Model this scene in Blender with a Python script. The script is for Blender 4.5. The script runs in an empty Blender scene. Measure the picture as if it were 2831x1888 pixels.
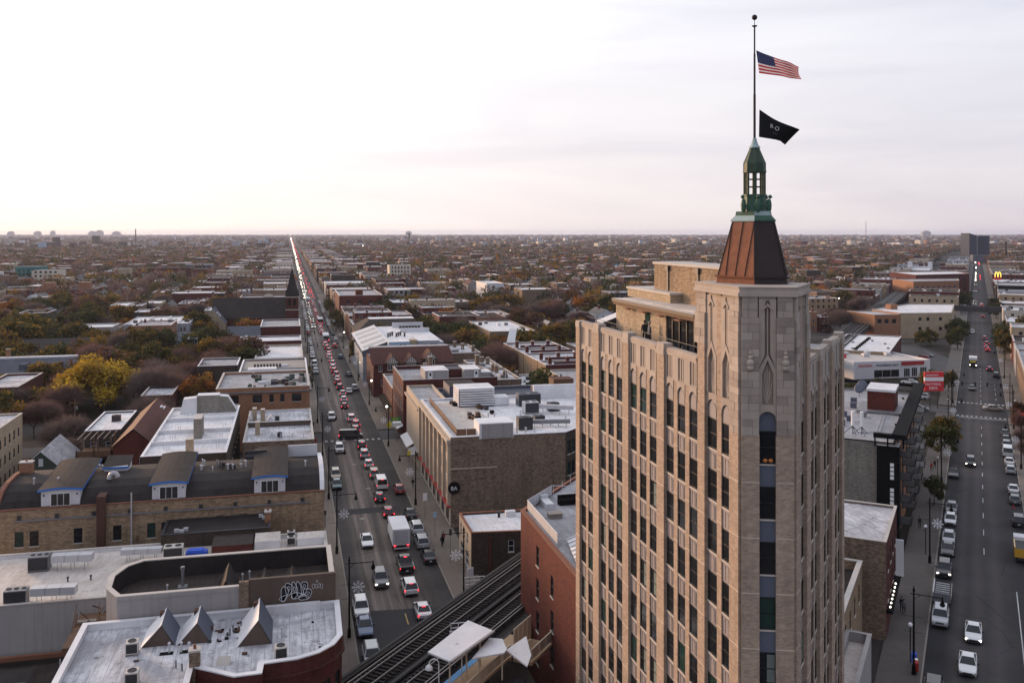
import bpy, math, random
from mathutils import Vector, Matrix
RND = random.Random(11)
sc = bpy.context.scene
COL = sc.collection
rad = math.radians
# -- camera
YAW = rad(13.519)
cam_d = bpy.data.cameras.new("camera")
cam_d.sensor_width = 36.0
cam_d.lens = 32.554
cam_d.shift_y = -0.1063
cam_d.clip_start = 0.5
cam_d.clip_end = 60000.0
cam = bpy.data.objects.new("camera", cam_d)
cam.location = (0, 0, 46.0)
cam.rotation_euler = (rad(90), 0, -YAW)
COL.objects.link(cam)
sc.camera = cam
# -- sky
SUN_AZ = rad(-34.0)      # from the avenue's axis (+Y) towards the left
SUN_EL = rad(7.0)
wd = bpy.data.worlds.new("World")
sc.world = wd
wd.use_nodes = True
nt = wd.node_tree
nt.nodes.clear()
def nd(nt, typ, **kw):
 n = nt.nodes.new(typ)
 for k, v in kw.items():
  if k == 'ins':
   for a, b in v.items():
    n.inputs[a].default_value = b
  else:
   setattr(n, k, v)
 return n
def lk(nt, a, b):
 nt.links.new(a, b)
def mth(nt, op, a, b=None, c=None, clamp=False):
 n = nt.nodes.new('ShaderNodeMath')
 n.operation = op
 n.use_clamp = clamp
 for i, x in enumerate((a, b, c)):
  if x is None:
   continue
  if isinstance(x, (int, float)):
   n.inputs[i].default_value = x
  else:
   nt.links.new(x, n.inputs[i])
 return n.outputs[0]
def mixc(nt, fac, a, b, blend='MIX'):
 n = nt.nodes.new('ShaderNodeMix')
 n.data_type = 'RGBA'
 n.blend_type = blend
 for sock, x in ((n.inputs[0], fac), (n.inputs[6], a), (n.inputs[7], b)):
  if isinstance(x, (int, float)):
   sock.default_value = x
  elif isinstance(x, tuple):
   sock.default_value = x if len(x) == 4 else x + (1.0,)
  else:
   nt.links.new(x, sock)
 return n.outputs[2]
def ramp(nt, fac, stops):
 n = nt.nodes.new('ShaderNodeValToRGB')
 e = n.color_ramp.elements
 while len(e) < len(stops):
  e.new(0.5)
 for el, (p, c) in zip(e, stops):
  el.position = p
  el.color = c if len(c) == 4 else tuple(c) + (1.0,)
 if isinstance(fac, (int, float)):
  n.inputs[0].default_value = fac
 else:
  nt.links.new(fac, n.inputs[0])
 return n.outputs[0]
def build_sky():
 tc = nd(nt, 'ShaderNodeTexCoord')
 sp = nd(nt, 'ShaderNodeSeparateXYZ')
 lk(nt, tc.outputs['Generated'], sp.inputs[0])
 x, y, z = sp.outputs
 sky = nd(nt, 'ShaderNodeTexSky', sky_type='NISHITA', sun_disc=False, sun_elevation=SUN_EL,
             sun_rotation=SUN_AZ, altitude=200.0, air_density=1.2, dust_density=2.5, ozone_density=1.0)
 az = mth(nt, 'ADD', mth(nt, 'MULTIPLY', x, math.sin(SUN_AZ)), mth(nt, 'MULTIPLY', y, math.cos(SUN_AZ)))
 towards = mth(nt, 'MULTIPLY_ADD', az, 0.5, 0.5, clamp=True)
 zz = mth(nt, 'MAXIMUM', z, 0.0)
 deck = ramp(nt, zz, [(0.0, (0.93, 0.83, 0.785)), (0.03, (0.95, 0.87, 0.84)), (0.09, (0.97, 0.92, 0.905)),
                         (0.20, (1.02, 1.0, 1.0)), (0.40, (1.12, 1.12, 1.13)), (1.0, (1.06, 1.07, 1.09))])
 gain = ramp(nt, towards, [(0.0, (0.44, 0.47, 0.57)), (0.45, (0.58, 0.61, 0.70)), (0.80, (0.85, 0.85, 0.88)),
                              (0.90, (1.0, 0.99, 1.0)), (0.96, (1.14, 1.12, 1.10)), (1.0, (1.28, 1.22, 1.13))])
 col = mixc(nt, 1.0, deck, gain, 'MULTIPLY')
 mp = nd(nt, 'ShaderNodeMapping')
 lk(nt, tc.outputs['Generated'], mp.inputs[0])
 mp.inputs['Scale'].default_value = (1.6, 1.6, 11.0)
 mp.inputs['Rotation'].default_value = (0.10, -0.05, 0.3)
 n1 = nd(nt, 'ShaderNodeTexNoise', ins={'Scale': 1.5, 'Detail': 6.0, 'Roughness': 0.52, 'Distortion': 0.6})
 lk(nt, mp.outputs[0], n1.inputs['Vector'])
 band = ramp(nt, n1.outputs['Fac'], [(0.40, (0, 0, 0)), (0.66, (1, 1, 1))])
 col = mixc(nt, mth(nt, 'MULTIPLY', band, 0.75), col, mixc(nt, 1.0, col, (0.83, 0.835, 0.885), 'MULTIPLY'))
 low = mth(nt, 'SUBTRACT', 1.0, mth(nt, 'MULTIPLY', zz, 5.5), clamp=True)
 near = mth(nt, 'MULTIPLY', mth(nt, 'POWER', towards, 26.0), 0.85)
 glow = mth(nt, 'MULTIPLY', mth(nt, 'POWER', low, 1.5), near)
 col = mixc(nt, glow, col, (1.45, 1.12, 0.72))
 col = mixc(nt, 0.06, col, mixc(nt, 1.0, sky.outputs[0], (0.1, 0.1, 0.1), 'MULTIPLY'))
 bg = nd(nt, 'ShaderNodeBackground')
 lk(nt, mixc(nt, 1.0, col, (10.0, 10.0, 10.0), 'MULTIPLY'), bg.inputs[0])
 bg.inputs[1].default_value = 0.1
 out = nd(nt, 'ShaderNodeOutputWorld')
 lk(nt, bg.outputs[0], out.inputs[0])
build_sky()
# -- sun
sun_d = bpy.data.lights.new("sun", 'SUN')
sun_d.energy = 3.3
sun_d.angle = rad(12.0)
sun_d.color = (1.0, 0.61, 0.35)
sun = bpy.data.objects.new("sun", sun_d)
sd = Vector((math.sin(SUN_AZ) * math.cos(SUN_EL), math.cos(SUN_AZ) * math.cos(SUN_EL), math.sin(SUN_EL)))
sun.rotation_euler = sd.to_track_quat('Z', 'Y').to_euler()
sun.location = (-200, 300, 150)
COL.objects.link(sun)
# -- exposure
sc.view_settings.view_transform = 'Standard'
sc.view_settings.look = 'None'
sc.view_settings.exposure = 0.33
sc.view_settings.gamma = 1.0
sc.view_settings.use_curve_mapping = False
sc.render.engine = 'CYCLES'
sc.cycles.use_denoising = True
sc.cycles.max_bounces = 5
sc.cycles.diffuse_bounces = 2
sc.cycles.glossy_bounces = 2
sc.cycles.transparent_max_bounces = 6
sc.cycles.volume_bounces = 0
sc.cycles.caustics_reflective = False
sc.cycles.caustics_refractive = False
# -- mesh helpers
class MB:
 """collects polygons; M maps local points into place"""
 def __init__(s, M=None):
  s.v, s.f, s.m, s.M = [], [], [], M
 def add(s, pts):
  b = len(s.v)
  if s.M is not None:
   pts = [tuple(s.M @ Vector(p)) for p in pts]
  s.v.extend(pts)
  return b
 def q(s, pts, m=0):
  b = s.add(pts)
  s.f.append(tuple(range(b, b + len(pts))))
  s.m.append(m)
 def box(s, x0, y0, z0, x1, y1, z1, m=0, top=None, bot=True):
  if x1 < x0: x0, x1 = x1, x0
  if y1 < y0: y0, y1 = y1, y0
  b = s.add([(x0, y0, z0), (x1, y0, z0), (x1, y1, z0), (x0, y1, z0), (x0, y0, z1), (x1, y0, z1), (x1, y1, z1), (x0, y1, z1)])
  fs = [(4, 5, 6, 7), (0, 1, 5, 4), (1, 2, 6, 5), (2, 3, 7, 6), (3, 0, 4, 7)]
  ms = [m if top is None else top, m, m, m, m]
  if bot:
   fs.append((3, 2, 1, 0)); ms.append(m)
  s.f.extend(tuple(b + i for i in f) for f in fs)
  s.m.extend(ms)
 def ring(s, poly, z):
  return s.add([(p[0], p[1], z) for p in poly])
 def prism(s, poly, z0, z1, m=0, top=None, bot=False, poly2=None):
  """poly counter-clockwise seen from above; poly2 = upper outline"""
  n = len(poly)
  a = s.ring(poly, z0)
  b = s.ring(poly2 or poly, z1)
  for i in range(n):
   j = (i + 1) % n
   s.f.append((a + i, a + j, b + j, b + i)); s.m.append(m)
  s.f.append(tuple(b + i for i in range(n))); s.m.append(m if top is None else top)
  if bot:
   s.f.append(tuple(a + i for i in reversed(range(n)))); s.m.append(m)
 def tube(s, a, b, r, n=6, m=0, r2=None, cap=True):
  a, b = Vector(a), Vector(b)
  d = (b - a).normalized()
  u = d.orthogonal().normalized()
  w = d.cross(u)
  r2 = r if r2 is None else r2
  pa, pb = [], []
  for i in range(n):
   t = 2 * math.pi * i / n
   o = u * math.cos(t) + w * math.sin(t)
   pa.append(tuple(a + o * r)); pb.append(tuple(b + o * r2))
  k = s.add(pa + pb)
  for i in range(n):
   j = (i + 1) % n
   s.f.append((k + i, k + j, k + n + j, k + n + i)); s.m.append(m)
  if cap:
   s.f.append(tuple(k + i for i in reversed(range(n)))); s.m.append(m)
   s.f.append(tuple(k + n + i for i in range(n))); s.m.append(m)
 def lathe(s, c, prof, n=10, m=0):
  """prof: list of (radius, z)"""
  prev = None
  for r, z in prof:
   k = s.add([(c[0] + r * math.cos(2 * math.pi * i / n), c[1] + r * math.sin(2 * math.pi * i / n), z) for i in range(n)])
   if prev is not None:
    for i in range(n):
     j = (i + 1) % n
     s.f.append((prev + i, prev + j, k + j, k + i)); s.m.append(m)
   prev = k
  s.f.append(tuple(prev + i for i in range(n))); s.m.append(m)
 def ball(s, c, r, m=0, n=8, k=5, sz=1.0):
  s.lathe(c, [(r * math.sin(math.pi * i / k) + 1e-4, c[2] - r * sz * math.cos(math.pi * i / k)) for i in range(k + 1)], n, m)
 def mesh(s, name, mats, smooth=False):
  me = bpy.data.meshes.new(name)
  me.from_pydata(s.v, [], s.f)
  for x in mats:
   me.materials.append(MAT[x] if isinstance(x, str) else x)
  if len(mats) > 1:
   me.polygons.foreach_set('material_index', s.m)
  if smooth:
   me.polygons.foreach_set('use_smooth', [True] * len(s.f))
  me.update()
  return me
def fm(ox, oy, dx, dy, oz=0.0):
 """frame: local x along (dx,dy), local y = outward = (-dy... left of it rotated), z up"""
 l = math.hypot(dx, dy)
 dx, dy = dx / l, dy / l
 return Matrix(((dx, -dy, 0, ox), (dy, dx, 0, oy), (0, 0, 1, oz), (0, 0, 0, 1)))
def frame_matrix(loc, rz):
 return Matrix.Translation(Vector(loc)) @ Matrix.Rotation(rz, 4, 'Z')
def ob(name, geo, mats=None, parent=None, loc=None, rz=0.0, world=True, **props):
 """links one object; with world=True the geometry (or loc) is in world coordinates even under a parent"""
 me = geo.mesh(name, mats) if isinstance(geo, MB) else geo
 o = bpy.data.objects.new(name, me)
 COL.objects.link(o)
 if loc is not None:
  o.location = loc
 o.rotation_euler[2] = rz
 if parent is not None:
  o.parent = parent
  if world and parent.parent is None:
   o.matrix_parent_inverse = frame_matrix(parent.location, parent.rotation_euler[2]).inverted()
 for k, v in props.items():
  o[k] = v
 return o
def tag(o, label, cat=None, group=None, kind=None):
 o['label'] = label
 if cat: o['category'] = cat
 if group: o['group'] = group
 if kind: o['kind'] = kind
 return o
def thing(name, label, cat, loc=(0, 0, 0), rz=0.0, group=None):
 o = bpy.data.objects.new(name, None)
 o.empty_display_size = 0.5
 COL.objects.link(o)
 o.location = loc
 o.rotation_euler[2] = rz
 return tag(o, label, cat, group)
def copy_tree(src, loc, rz, label=None, group=None, swap=None):
 """a copy of a thing with copies of its parts; swap maps material name -> material (object-linked slots)"""
 def cp(o, par):
  c = o.copy()
  COL.objects.link(c)
  c.parent = par
  for i, s_ in enumerate(c.material_slots):
   if swap and s_.link == 'OBJECT' and s_.material and s_.material.name in swap:
    s_.material = swap[s_.material.name]
  for ch in KIDS.get(o.name, ()):
   cp(ch, c)
  return c
 r = cp(src, None)
 r.location = loc
 r.rotation_euler[2] = rz
 if label: r['label'] = label
 if group: r['group'] = group
 return r
KIDS = {}
def kids(root):
 """remember the part tree of a prototype once"""
 ch = list(root.children)
 KIDS[root.name] = ch
 for c in ch:
  kids(c)
def ordinal(n):
 w = ['zeroth', 'first', 'second', 'third', 'fourth', 'fifth', 'sixth', 'seventh', 'eighth', 'ninth', 'tenth', 'eleventh', 'twelfth',
         'thirteenth', 'fourteenth', 'fifteenth', 'sixteenth', 'seventeenth', 'eighteenth', 'nineteenth', 'twentieth']
 if n <= 20: return w[n]
 t = {2: 'twenty', 3: 'thirty', 4: 'forty', 5: 'fifty', 6: 'sixty', 7: 'seventy', 8: 'eighty', 9: 'ninety'}
 if n < 100:
  return t[n // 10] + '-' + w[n % 10] if n % 10 else t[n // 10][:-1] + 'ieth'
 return 'hundred-and-' + ordinal(n - 100) if n > 100 else 'hundredth'
TH = rad(40.2)
MX, MY = math.sin(TH), math.cos(TH)
NX, NY = math.cos(TH), -math.sin(TH)
def pq(p, q, z=None):
 x, y = p * NX + q * MX, p * NY + q * MY
 return (x, y) if z is None else (x, y, z)
# -- materials
MAT = {}
def _base(name):
 m = bpy.data.materials.new(name)
 m.use_nodes = True
 t = m.node_tree
 b = t.nodes['Principled BSDF']
 MAT[name] = m
 return m, t, b
def wpos(t):
 return t.nodes.new('ShaderNodeNewGeometry').outputs['Position']
def noise(t, vec, scale, detail=3.0, rough=0.55, vscale=None, dist=0.0):
 n = t.nodes.new('ShaderNodeTexNoise')
 n.inputs['Scale'].default_value = scale
 n.inputs['Detail'].default_value = detail
 n.inputs['Roughness'].default_value = rough
 n.inputs['Distortion'].default_value = dist
 if vscale:
  mp = t.nodes.new('ShaderNodeMapping')
  mp.inputs['Scale'].default_value = vscale
  t.links.new(vec, mp.inputs[0])
  vec = mp.outputs[0]
 t.links.new(vec, n.inputs['Vector'])
 return n.outputs['Fac']
def sc3(c, k):
 return tuple(min(1.0, x * k) for x in c)
def plain(name, c, rough=0.7, var=0.12, scale=0.8, metal=0.0, spec=0.35, big=0.12, bump=0.0, streak=0.0):
 """painted / plain surface with two scales of unevenness"""
 m, t, b = _base(name)
 p = wpos(t)
 f1 = noise(t, p, scale, 4.0)
 col = mixc(t, f1, sc3(c, 1 - var), sc3(c, 1 + var))
 if big:
  f2 = noise(t, p, scale * 0.13, 2.0)
  col = mixc(t, ramp(t, f2, [(0.35, (0, 0, 0)), (0.65, (1, 1, 1))]), mixc(t, 1.0, col, (1 - big, 1 - big, 1 - big * 0.9), 'MULTIPLY'), col)
 if streak:
  f3 = noise(t, p, 1.0, 3.0, vscale=(2.2, 2.2, 0.12))
  col = mixc(t, mth(t, 'MULTIPLY', ramp(t, f3, [(0.5, (0, 0, 0)), (0.75, (1, 1, 1))]), streak), col, sc3(c, 0.45))
 t.links.new(col, b.inputs['Base Color'])
 b.inputs['Roughness'].default_value = rough
 b.inputs['Metallic'].default_value = metal
 b.inputs['Specular IOR Level'].default_value = spec
 if bump:
  bp = t.nodes.new('ShaderNodeBump')
  bp.inputs['Strength'].default_value = bump
  bp.inputs['Distance'].default_value = 0.05
  t.links.new(f1, bp.inputs['Height'])
  t.links.new(bp.outputs[0], b.inputs['Normal'])
 return m
def brick(name, c1, c2, mortar, bw=0.22, bh=0.075, msize=0.012, stain=0.25, rough=0.85, patch=0.2):
 """brickwork on any upright wall: courses run along the wall, coordinates in metres"""
 m, t, b = _base(name)
 g = t.nodes.new('ShaderNodeNewGeometry')
 sn = t.nodes.new('ShaderNodeSeparateXYZ'); t.links.new(g.outputs['True Normal'], sn.inputs[0])
 sp = t.nodes.new('ShaderNodeSeparateXYZ'); t.links.new(g.outputs['Position'], sp.inputs[0])
 u = mth(t, 'SUBTRACT', mth(t, 'MULTIPLY', sp.outputs[1], sn.outputs[0]), mth(t, 'MULTIPLY', sp.outputs[0], sn.outputs[1]))
 cv = t.nodes.new('ShaderNodeCombineXYZ')
 t.links.new(u, cv.inputs[0]); t.links.new(sp.outputs[2], cv.inputs[1])
 bt = t.nodes.new('ShaderNodeTexBrick')
 bt.inputs['Scale'].default_value = 1.0
 bt.inputs['Brick Width'].default_value = bw
 bt.inputs['Row Height'].default_value = bh
 bt.inputs['Mortar Size'].default_value = msize
 bt.inputs['Bias'].default_value = -0.1
 bt.inputs['Color1'].default_value = c1 + (1,)
 bt.inputs['Color2'].default_value = c2 + (1,)
 bt.inputs['Mortar'].default_value = mortar + (1,)
 t.links.new(cv.outputs[0], bt.inputs['Vector'])
 p = g.outputs['Position']
 f = noise(t, p, 0.35, 4.0)
 col = mixc(t, ramp(t, f, [(0.3, (0, 0, 0)), (0.7, (1, 1, 1))]), mixc(t, 1.0, bt.outputs['Color'], (1 - stain, 1 - stain, 1 - stain * 0.9), 'MULTIPLY'), bt.outputs['Color'])
 f2 = noise(t, p, 1.9, 5.0, 0.75, vscale=(1, 1, 2.6))
 col = mixc(t, mth(t, 'MULTIPLY', ramp(t, f2, [(0.46, (0, 0, 0)), (0.56, (1, 1, 1))]), min(1.0, patch * 1.5)), col, sc3(c1, 1.55))
 f4 = noise(t, p, 2.6, 5.0, 0.75, vscale=(1, 1, 2.6))
 col = mixc(t, mth(t, 'MULTIPLY', ramp(t, f4, [(0.54, (0, 0, 0)), (0.66, (1, 1, 1))]), min(1.0, patch * 1.6)), col, sc3(c2, 0.45))
 f3 = noise(t, p, 1.0, 3.0, vscale=(1.4, 1.4, 0.10))
 col = mixc(t, mth(t, 'MULTIPLY', ramp(t, f3, [(0.5, (0, 0, 0)), (0.74, (1, 1, 1))]), stain * 1.3), col, sc3(c1, 0.35))
 t.links.new(col, b.inputs['Base Color'])
 b.inputs['Roughness'].default_value = rough
 b.inputs['Specular IOR Level'].default_value = 0.2
 return m
def roofing(name, c, dirt, seam=0.0, dirtiness=0.5, rough=0.75):
 """flat roof membrane: seams every metre or so, ponding stains and patches"""
 m, t, b = _base(name)
 p = wpos(t)
 col = mixc(t, noise(t, p, 2.2, 4.0), sc3(c, 0.93), sc3(c, 1.05))
 f = noise(t, p, 0.22, 7.0, 0.72, dist=0.6)
 col = mixc(t, mth(t, 'MULTIPLY', ramp(t, f, [(0.40, (0, 0, 0)), (0.60, (1, 1, 1))]), dirtiness), col, dirt)
 f2 = noise(t, p, 3.5, 5.0, 0.75)
 col = mixc(t, mth(t, 'MULTIPLY', ramp(t, f2, [(0.58, (0, 0, 0)), (0.75, (1, 1, 1))]), dirtiness * 0.8), col, sc3(dirt, 0.7))
 f5 = noise(t, p, 1.0, 4.0, 0.7, vscale=(2.6, 0.35, 1.0))
 col = mixc(t, mth(t, 'MULTIPLY', ramp(t, f5, [(0.46, (0, 0, 0)), (0.64, (1, 1, 1))]), dirtiness * 0.75), col, sc3(dirt, 0.8))
 f6 = noise(t, p, 0.6, 6.0, 0.8)
 col = mixc(t, mth(t, 'MULTIPLY', ramp(t, f6, [(0.57, (0, 0, 0)), (0.66, (1, 1, 1))]), dirtiness * 0.95), col, sc3(dirt, 0.4))
 if seam:
  sp = t.nodes.new('ShaderNodeSeparateXYZ'); t.links.new(p, sp.inputs[0])
  for ax, per, wdt in ((0, 0.95, 0.05), (1, 6.0, 0.012)):
   fr = mth(t, 'FRACT', mth(t, 'MULTIPLY', sp.outputs[ax], 1.0 / per))
   ln = mth(t, 'LESS_THAN', fr, wdt)
   col = mixc(t, mth(t, 'MULTIPLY', ln, seam), col, sc3(dirt, 0.75))
 t.links.new(col, b.inputs['Base Color'])
 b.inputs['Roughness'].default_value = rough
 b.inputs['Specular IOR Level'].default_value = 0.25 if c[0] > 0.2 else 0.1
 return m
def glass(name, c=(0.012, 0.014, 0.017), rough=0.12, spec=0.35):
 m, t, b = _base(name)
 p = wpos(t)
 f = noise(t, p, 0.9, 2.0)
 col = mixc(t, f, sc3(c, 0.6), sc3(c, 1.5))
 t.links.new(col, b.inputs['Base Color'])
 b.inputs['Roughness'].default_value = rough
 b.inputs['Specular IOR Level'].default_value = spec
 return m
def glow(name, c, strength):
 m, t, b = _base(name)
 b.inputs['Base Color'].default_value = c + (1,)
 b.inputs['Emission Color'].default_value = c + (1,)
 b.inputs['Emission Strength'].default_value = strength
 return m
brick('tower_brick', (0.47, 0.35, 0.258), (0.345, 0.252, 0.186), (0.30, 0.24, 0.20), 0.23, 0.08, 0.013, 0.22, patch=0.16)
plain('tower_stone', (0.40, 0.335, 0.285), 0.8, 0.22, 1.3, big=0.2, streak=0.25, bump=0.3)
plain('tower_stone_light', (0.435, 0.37, 0.318), 0.8, 0.2, 1.1, big=0.15, streak=0.2, bump=0.3)
plain('tower_stone_dark', (0.345, 0.285, 0.245), 0.8, 0.25, 1.5, big=0.25, streak=0.3, bump=0.3)
plain('spandrel_grey', (0.275, 0.245, 0.245), 0.6, 0.12, 1.5, streak=0.15)
plain('spandrel_blue', (0.115, 0.13, 0.175), 0.5, 0.1, 1.0)
plain('sill_stone', (0.56, 0.50, 0.44), 0.7, 0.12)
plain('joint_light', (0.66, 0.55, 0.44), 0.7, 0.05)
plain('sash_dark', (0.02, 0.02, 0.022), 0.4, 0.1)
glass('window_glass')
glass('window_glass_green', (0.013, 0.036, 0.031))
plain('curtain', (0.20, 0.24, 0.22), 0.9, 0.2, 4.0)
plain('copper_brown', (0.20, 0.07, 0.035), 0.42, 0.5, 2.5, metal=0.45, spec=0.4, streak=0.35)
plain('copper_dark_and_shade', (0.035, 0.024, 0.022), 0.5, 0.25, 2.0, metal=0.1, spec=0.3, streak=0.2)  # dark copper; also the shaded copy of copper_brown on the spire
plain('patina', (0.055, 0.125, 0.085), 0.6, 0.35, 5.0, metal=0.1, streak=0.3)
plain('patina_dark', (0.05, 0.075, 0.05), 0.6, 0.4, 5.0, metal=0.1, streak=0.3)
plain('patina_pale', (0.36, 0.47, 0.46), 0.55, 0.12, 2.0)
plain('bronze_dark', (0.03, 0.028, 0.026), 0.45, 0.2, 3.0, metal=0.4)
def cloth(name, c):
 m, t, b = _base(name)
 b.inputs['Base Color'].default_value = c + (1,)
 b.inputs['Roughness'].default_value = 0.85
 tr = t.nodes.new('ShaderNodeBsdfTranslucent'); tr.inputs[0].default_value = c + (1,)
 mx = t.nodes.new('ShaderNodeMixShader'); mx.inputs[0].default_value = 0.45
 t.links.new(b.outputs[0], mx.inputs[1]); t.links.new(tr.outputs[0], mx.inputs[2]); t.links.new(mx.outputs[0], t.nodes['Material Output'].inputs[0])
cloth('flag_red', (0.62, 0.03, 0.045)); cloth('flag_white', (0.85, 0.83, 0.85)); cloth('flag_blue', (0.03, 0.045, 0.19)); plain('flag_black', (0.008, 0.008, 0.009), 0.8, 0.1)
brick('brick_brown', (0.20, 0.14, 0.097), (0.13, 0.088, 0.063), (0.15, 0.122, 0.098), 0.3, 0.1, 0.016, 0.35, patch=0.45)
brick('brick_tan', (0.30, 0.21, 0.13), (0.235, 0.16, 0.10), (0.24, 0.19, 0.14), 0.3, 0.1, 0.014, 0.3, patch=0.35)
brick('brick_yellow', (0.42, 0.325, 0.22), (0.345, 0.26, 0.17), (0.33, 0.27, 0.2), 0.3, 0.1, 0.014, 0.25, patch=0.25)
brick('brick_orange', (0.32, 0.155, 0.085), (0.25, 0.118, 0.065), (0.24, 0.15, 0.10), 0.3, 0.1, 0.012, 0.18, patch=0.2)
brick('brick_red', (0.125, 0.031, 0.022), (0.085, 0.021, 0.016), (0.085, 0.035, 0.027), 0.3, 0.1, 0.012, 0.25, patch=0.25)
brick('brick_dark_red', (0.105, 0.028, 0.022), (0.075, 0.02, 0.017), (0.08, 0.035, 0.03), 0.3, 0.1, 0.012, 0.3, patch=0.2)
brick('brick_dark', (0.066, 0.049, 0.038), (0.042, 0.031, 0.026), (0.062, 0.05, 0.04), 0.3, 0.1, 0.016, 0.35, patch=0.3)
brick('brick_grey', (0.235, 0.215, 0.185), (0.19, 0.172, 0.15), (0.21, 0.195, 0.175), 0.4, 0.2, 0.016, 0.3, patch=0.25)
brick('roof_tile_red', (0.105, 0.033, 0.024), (0.075, 0.024, 0.018), (0.04, 0.015, 0.012), 0.3, 0.16, 0.03, 0.3)
plain('stone_beige', (0.46, 0.375, 0.29), 0.8, 0.14, 1.2, streak=0.25)
plain('terracotta', (0.21, 0.085, 0.05), 0.8, 0.15)
plain('coping', (0.50, 0.46, 0.42), 0.8, 0.15, 1.5, streak=0.2)
plain('render_grey', (0.33, 0.31, 0.30), 0.85, 0.12, 0.9, streak=0.4)
plain('render_brown', (0.105, 0.075, 0.06), 0.85, 0.15, 0.9, streak=0.3)
plain('render_cream', (0.56, 0.50, 0.41), 0.85, 0.08, 0.8, streak=0.2)
plain('siding_white', (0.60, 0.60, 0.62), 0.6, 0.06, streak=0.12)
plain('siding_grey', (0.30, 0.32, 0.36), 0.7, 0.1, streak=0.2)
plain('siding_blue', (0.30, 0.40, 0.52), 0.6, 0.08)
plain('siding_green', (0.045, 0.065, 0.05), 0.7, 0.1)
plain('siding_slate', (0.085, 0.095, 0.13), 0.6, 0.12)
plain('trim_blue', (0.03, 0.16, 0.52), 0.5, 0.12, 3.0)
plain('wood', (0.14, 0.075, 0.042), 0.8, 0.25, 2.0)
plain('wood_grey', (0.28, 0.24, 0.21), 0.8, 0.2, 3.0)
plain('timber_white', (0.62, 0.59, 0.53), 0.7, 0.06)
plain('timber_dark', (0.045, 0.025, 0.018), 0.7, 0.15)
roofing('roof_white', (0.62, 0.62, 0.65), (0.29, 0.285, 0.31), 0.75, 0.9)
roofing('roof_white_clean', (0.78, 0.775, 0.79), (0.46, 0.43, 0.43), 0.2, 0.5)
roofing('roof_cream', (0.60, 0.545, 0.50), (0.38, 0.32, 0.28), 0.1, 0.5)
roofing('roof_silver', (0.40, 0.40, 0.425), (0.22, 0.21, 0.22), 0.3, 0.7)
roofing('roof_black', (0.024, 0.021, 0.022), (0.05, 0.042, 0.039), 0.4, 0.6)
roofing('roof_brown', (0.06, 0.047, 0.042), (0.034, 0.028, 0.025), 0.5, 0.6)
roofing('roof_slate', (0.105, 0.112, 0.135), (0.065, 0.07, 0.085), 0.3, 0.5)
roofing('roof_shingle', (0.16, 0.155, 0.155), (0.09, 0.085, 0.085), 0.2, 0.6)
roofing('roof_rust', (0.125, 0.052, 0.042), (0.075, 0.034, 0.03), 0.2, 0.5)
plain('coating_white', (0.72, 0.715, 0.73), 0.6, 0.08, 1.5, big=0.2, streak=0.15)
plain('metal_light', (0.52, 0.52, 0.54), 0.45, 0.1, metal=0.2, streak=0.15)
plain('metal_grey', (0.22, 0.22, 0.235), 0.5, 0.15, metal=0.3, streak=0.2)
plain('metal_dark', (0.045, 0.045, 0.05), 0.5, 0.2, metal=0.3)
plain('ac_cream', (0.52, 0.48, 0.43), 0.6, 0.1, streak=0.2)
plain('black_paint', (0.007, 0.007, 0.008), 0.85, 0.2, spec=0.08)
plain('tarp_blue', (0.02, 0.10, 0.60), 0.5, 0.15, 4.0)
plain('paint_red', (0.36, 0.025, 0.025), 0.5, 0.08)
plain('sign_red', (0.62, 0.03, 0.035), 0.45, 0.04)
plain('sign_white', (0.78, 0.78, 0.78), 0.45, 0.04)
plain('sign_green', (0.02, 0.25, 0.07), 0.45, 0.04)
plain('sign_yellow', (0.75, 0.62, 0.06), 0.45, 0.04)
plain('rust', (0.075, 0.034, 0.022), 0.85, 0.3, 2.0)
plain('concrete', (0.30, 0.275, 0.25), 0.85, 0.14, 0.7, streak=0.1)
plain('spray_white', (0.75, 0.78, 0.82), 0.6, 0.03); plain('spray_black', (0.012, 0.012, 0.014), 0.6, 0.1)
glass('window_glass_navy', (0.012, 0.02, 0.045), 0.25)
glow('lamp_white', (1.0, 0.93, 0.80), 3.5)
glow('lamp_yellow', (1.0, 0.72, 0.10), 0.9)
glow('lamp_warm', (1.0, 0.62, 0.25), 2.5)
glow('head_light', (1.0, 0.90, 0.72), 6.0)
glow('tail_light', (1.0, 0.03, 0.05), 2.2)
glow('signal_red', (1.0, 0.06, 0.04), 3.0)
glow('signal_green', (0.10, 0.9, 0.45), 2.0)
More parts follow.
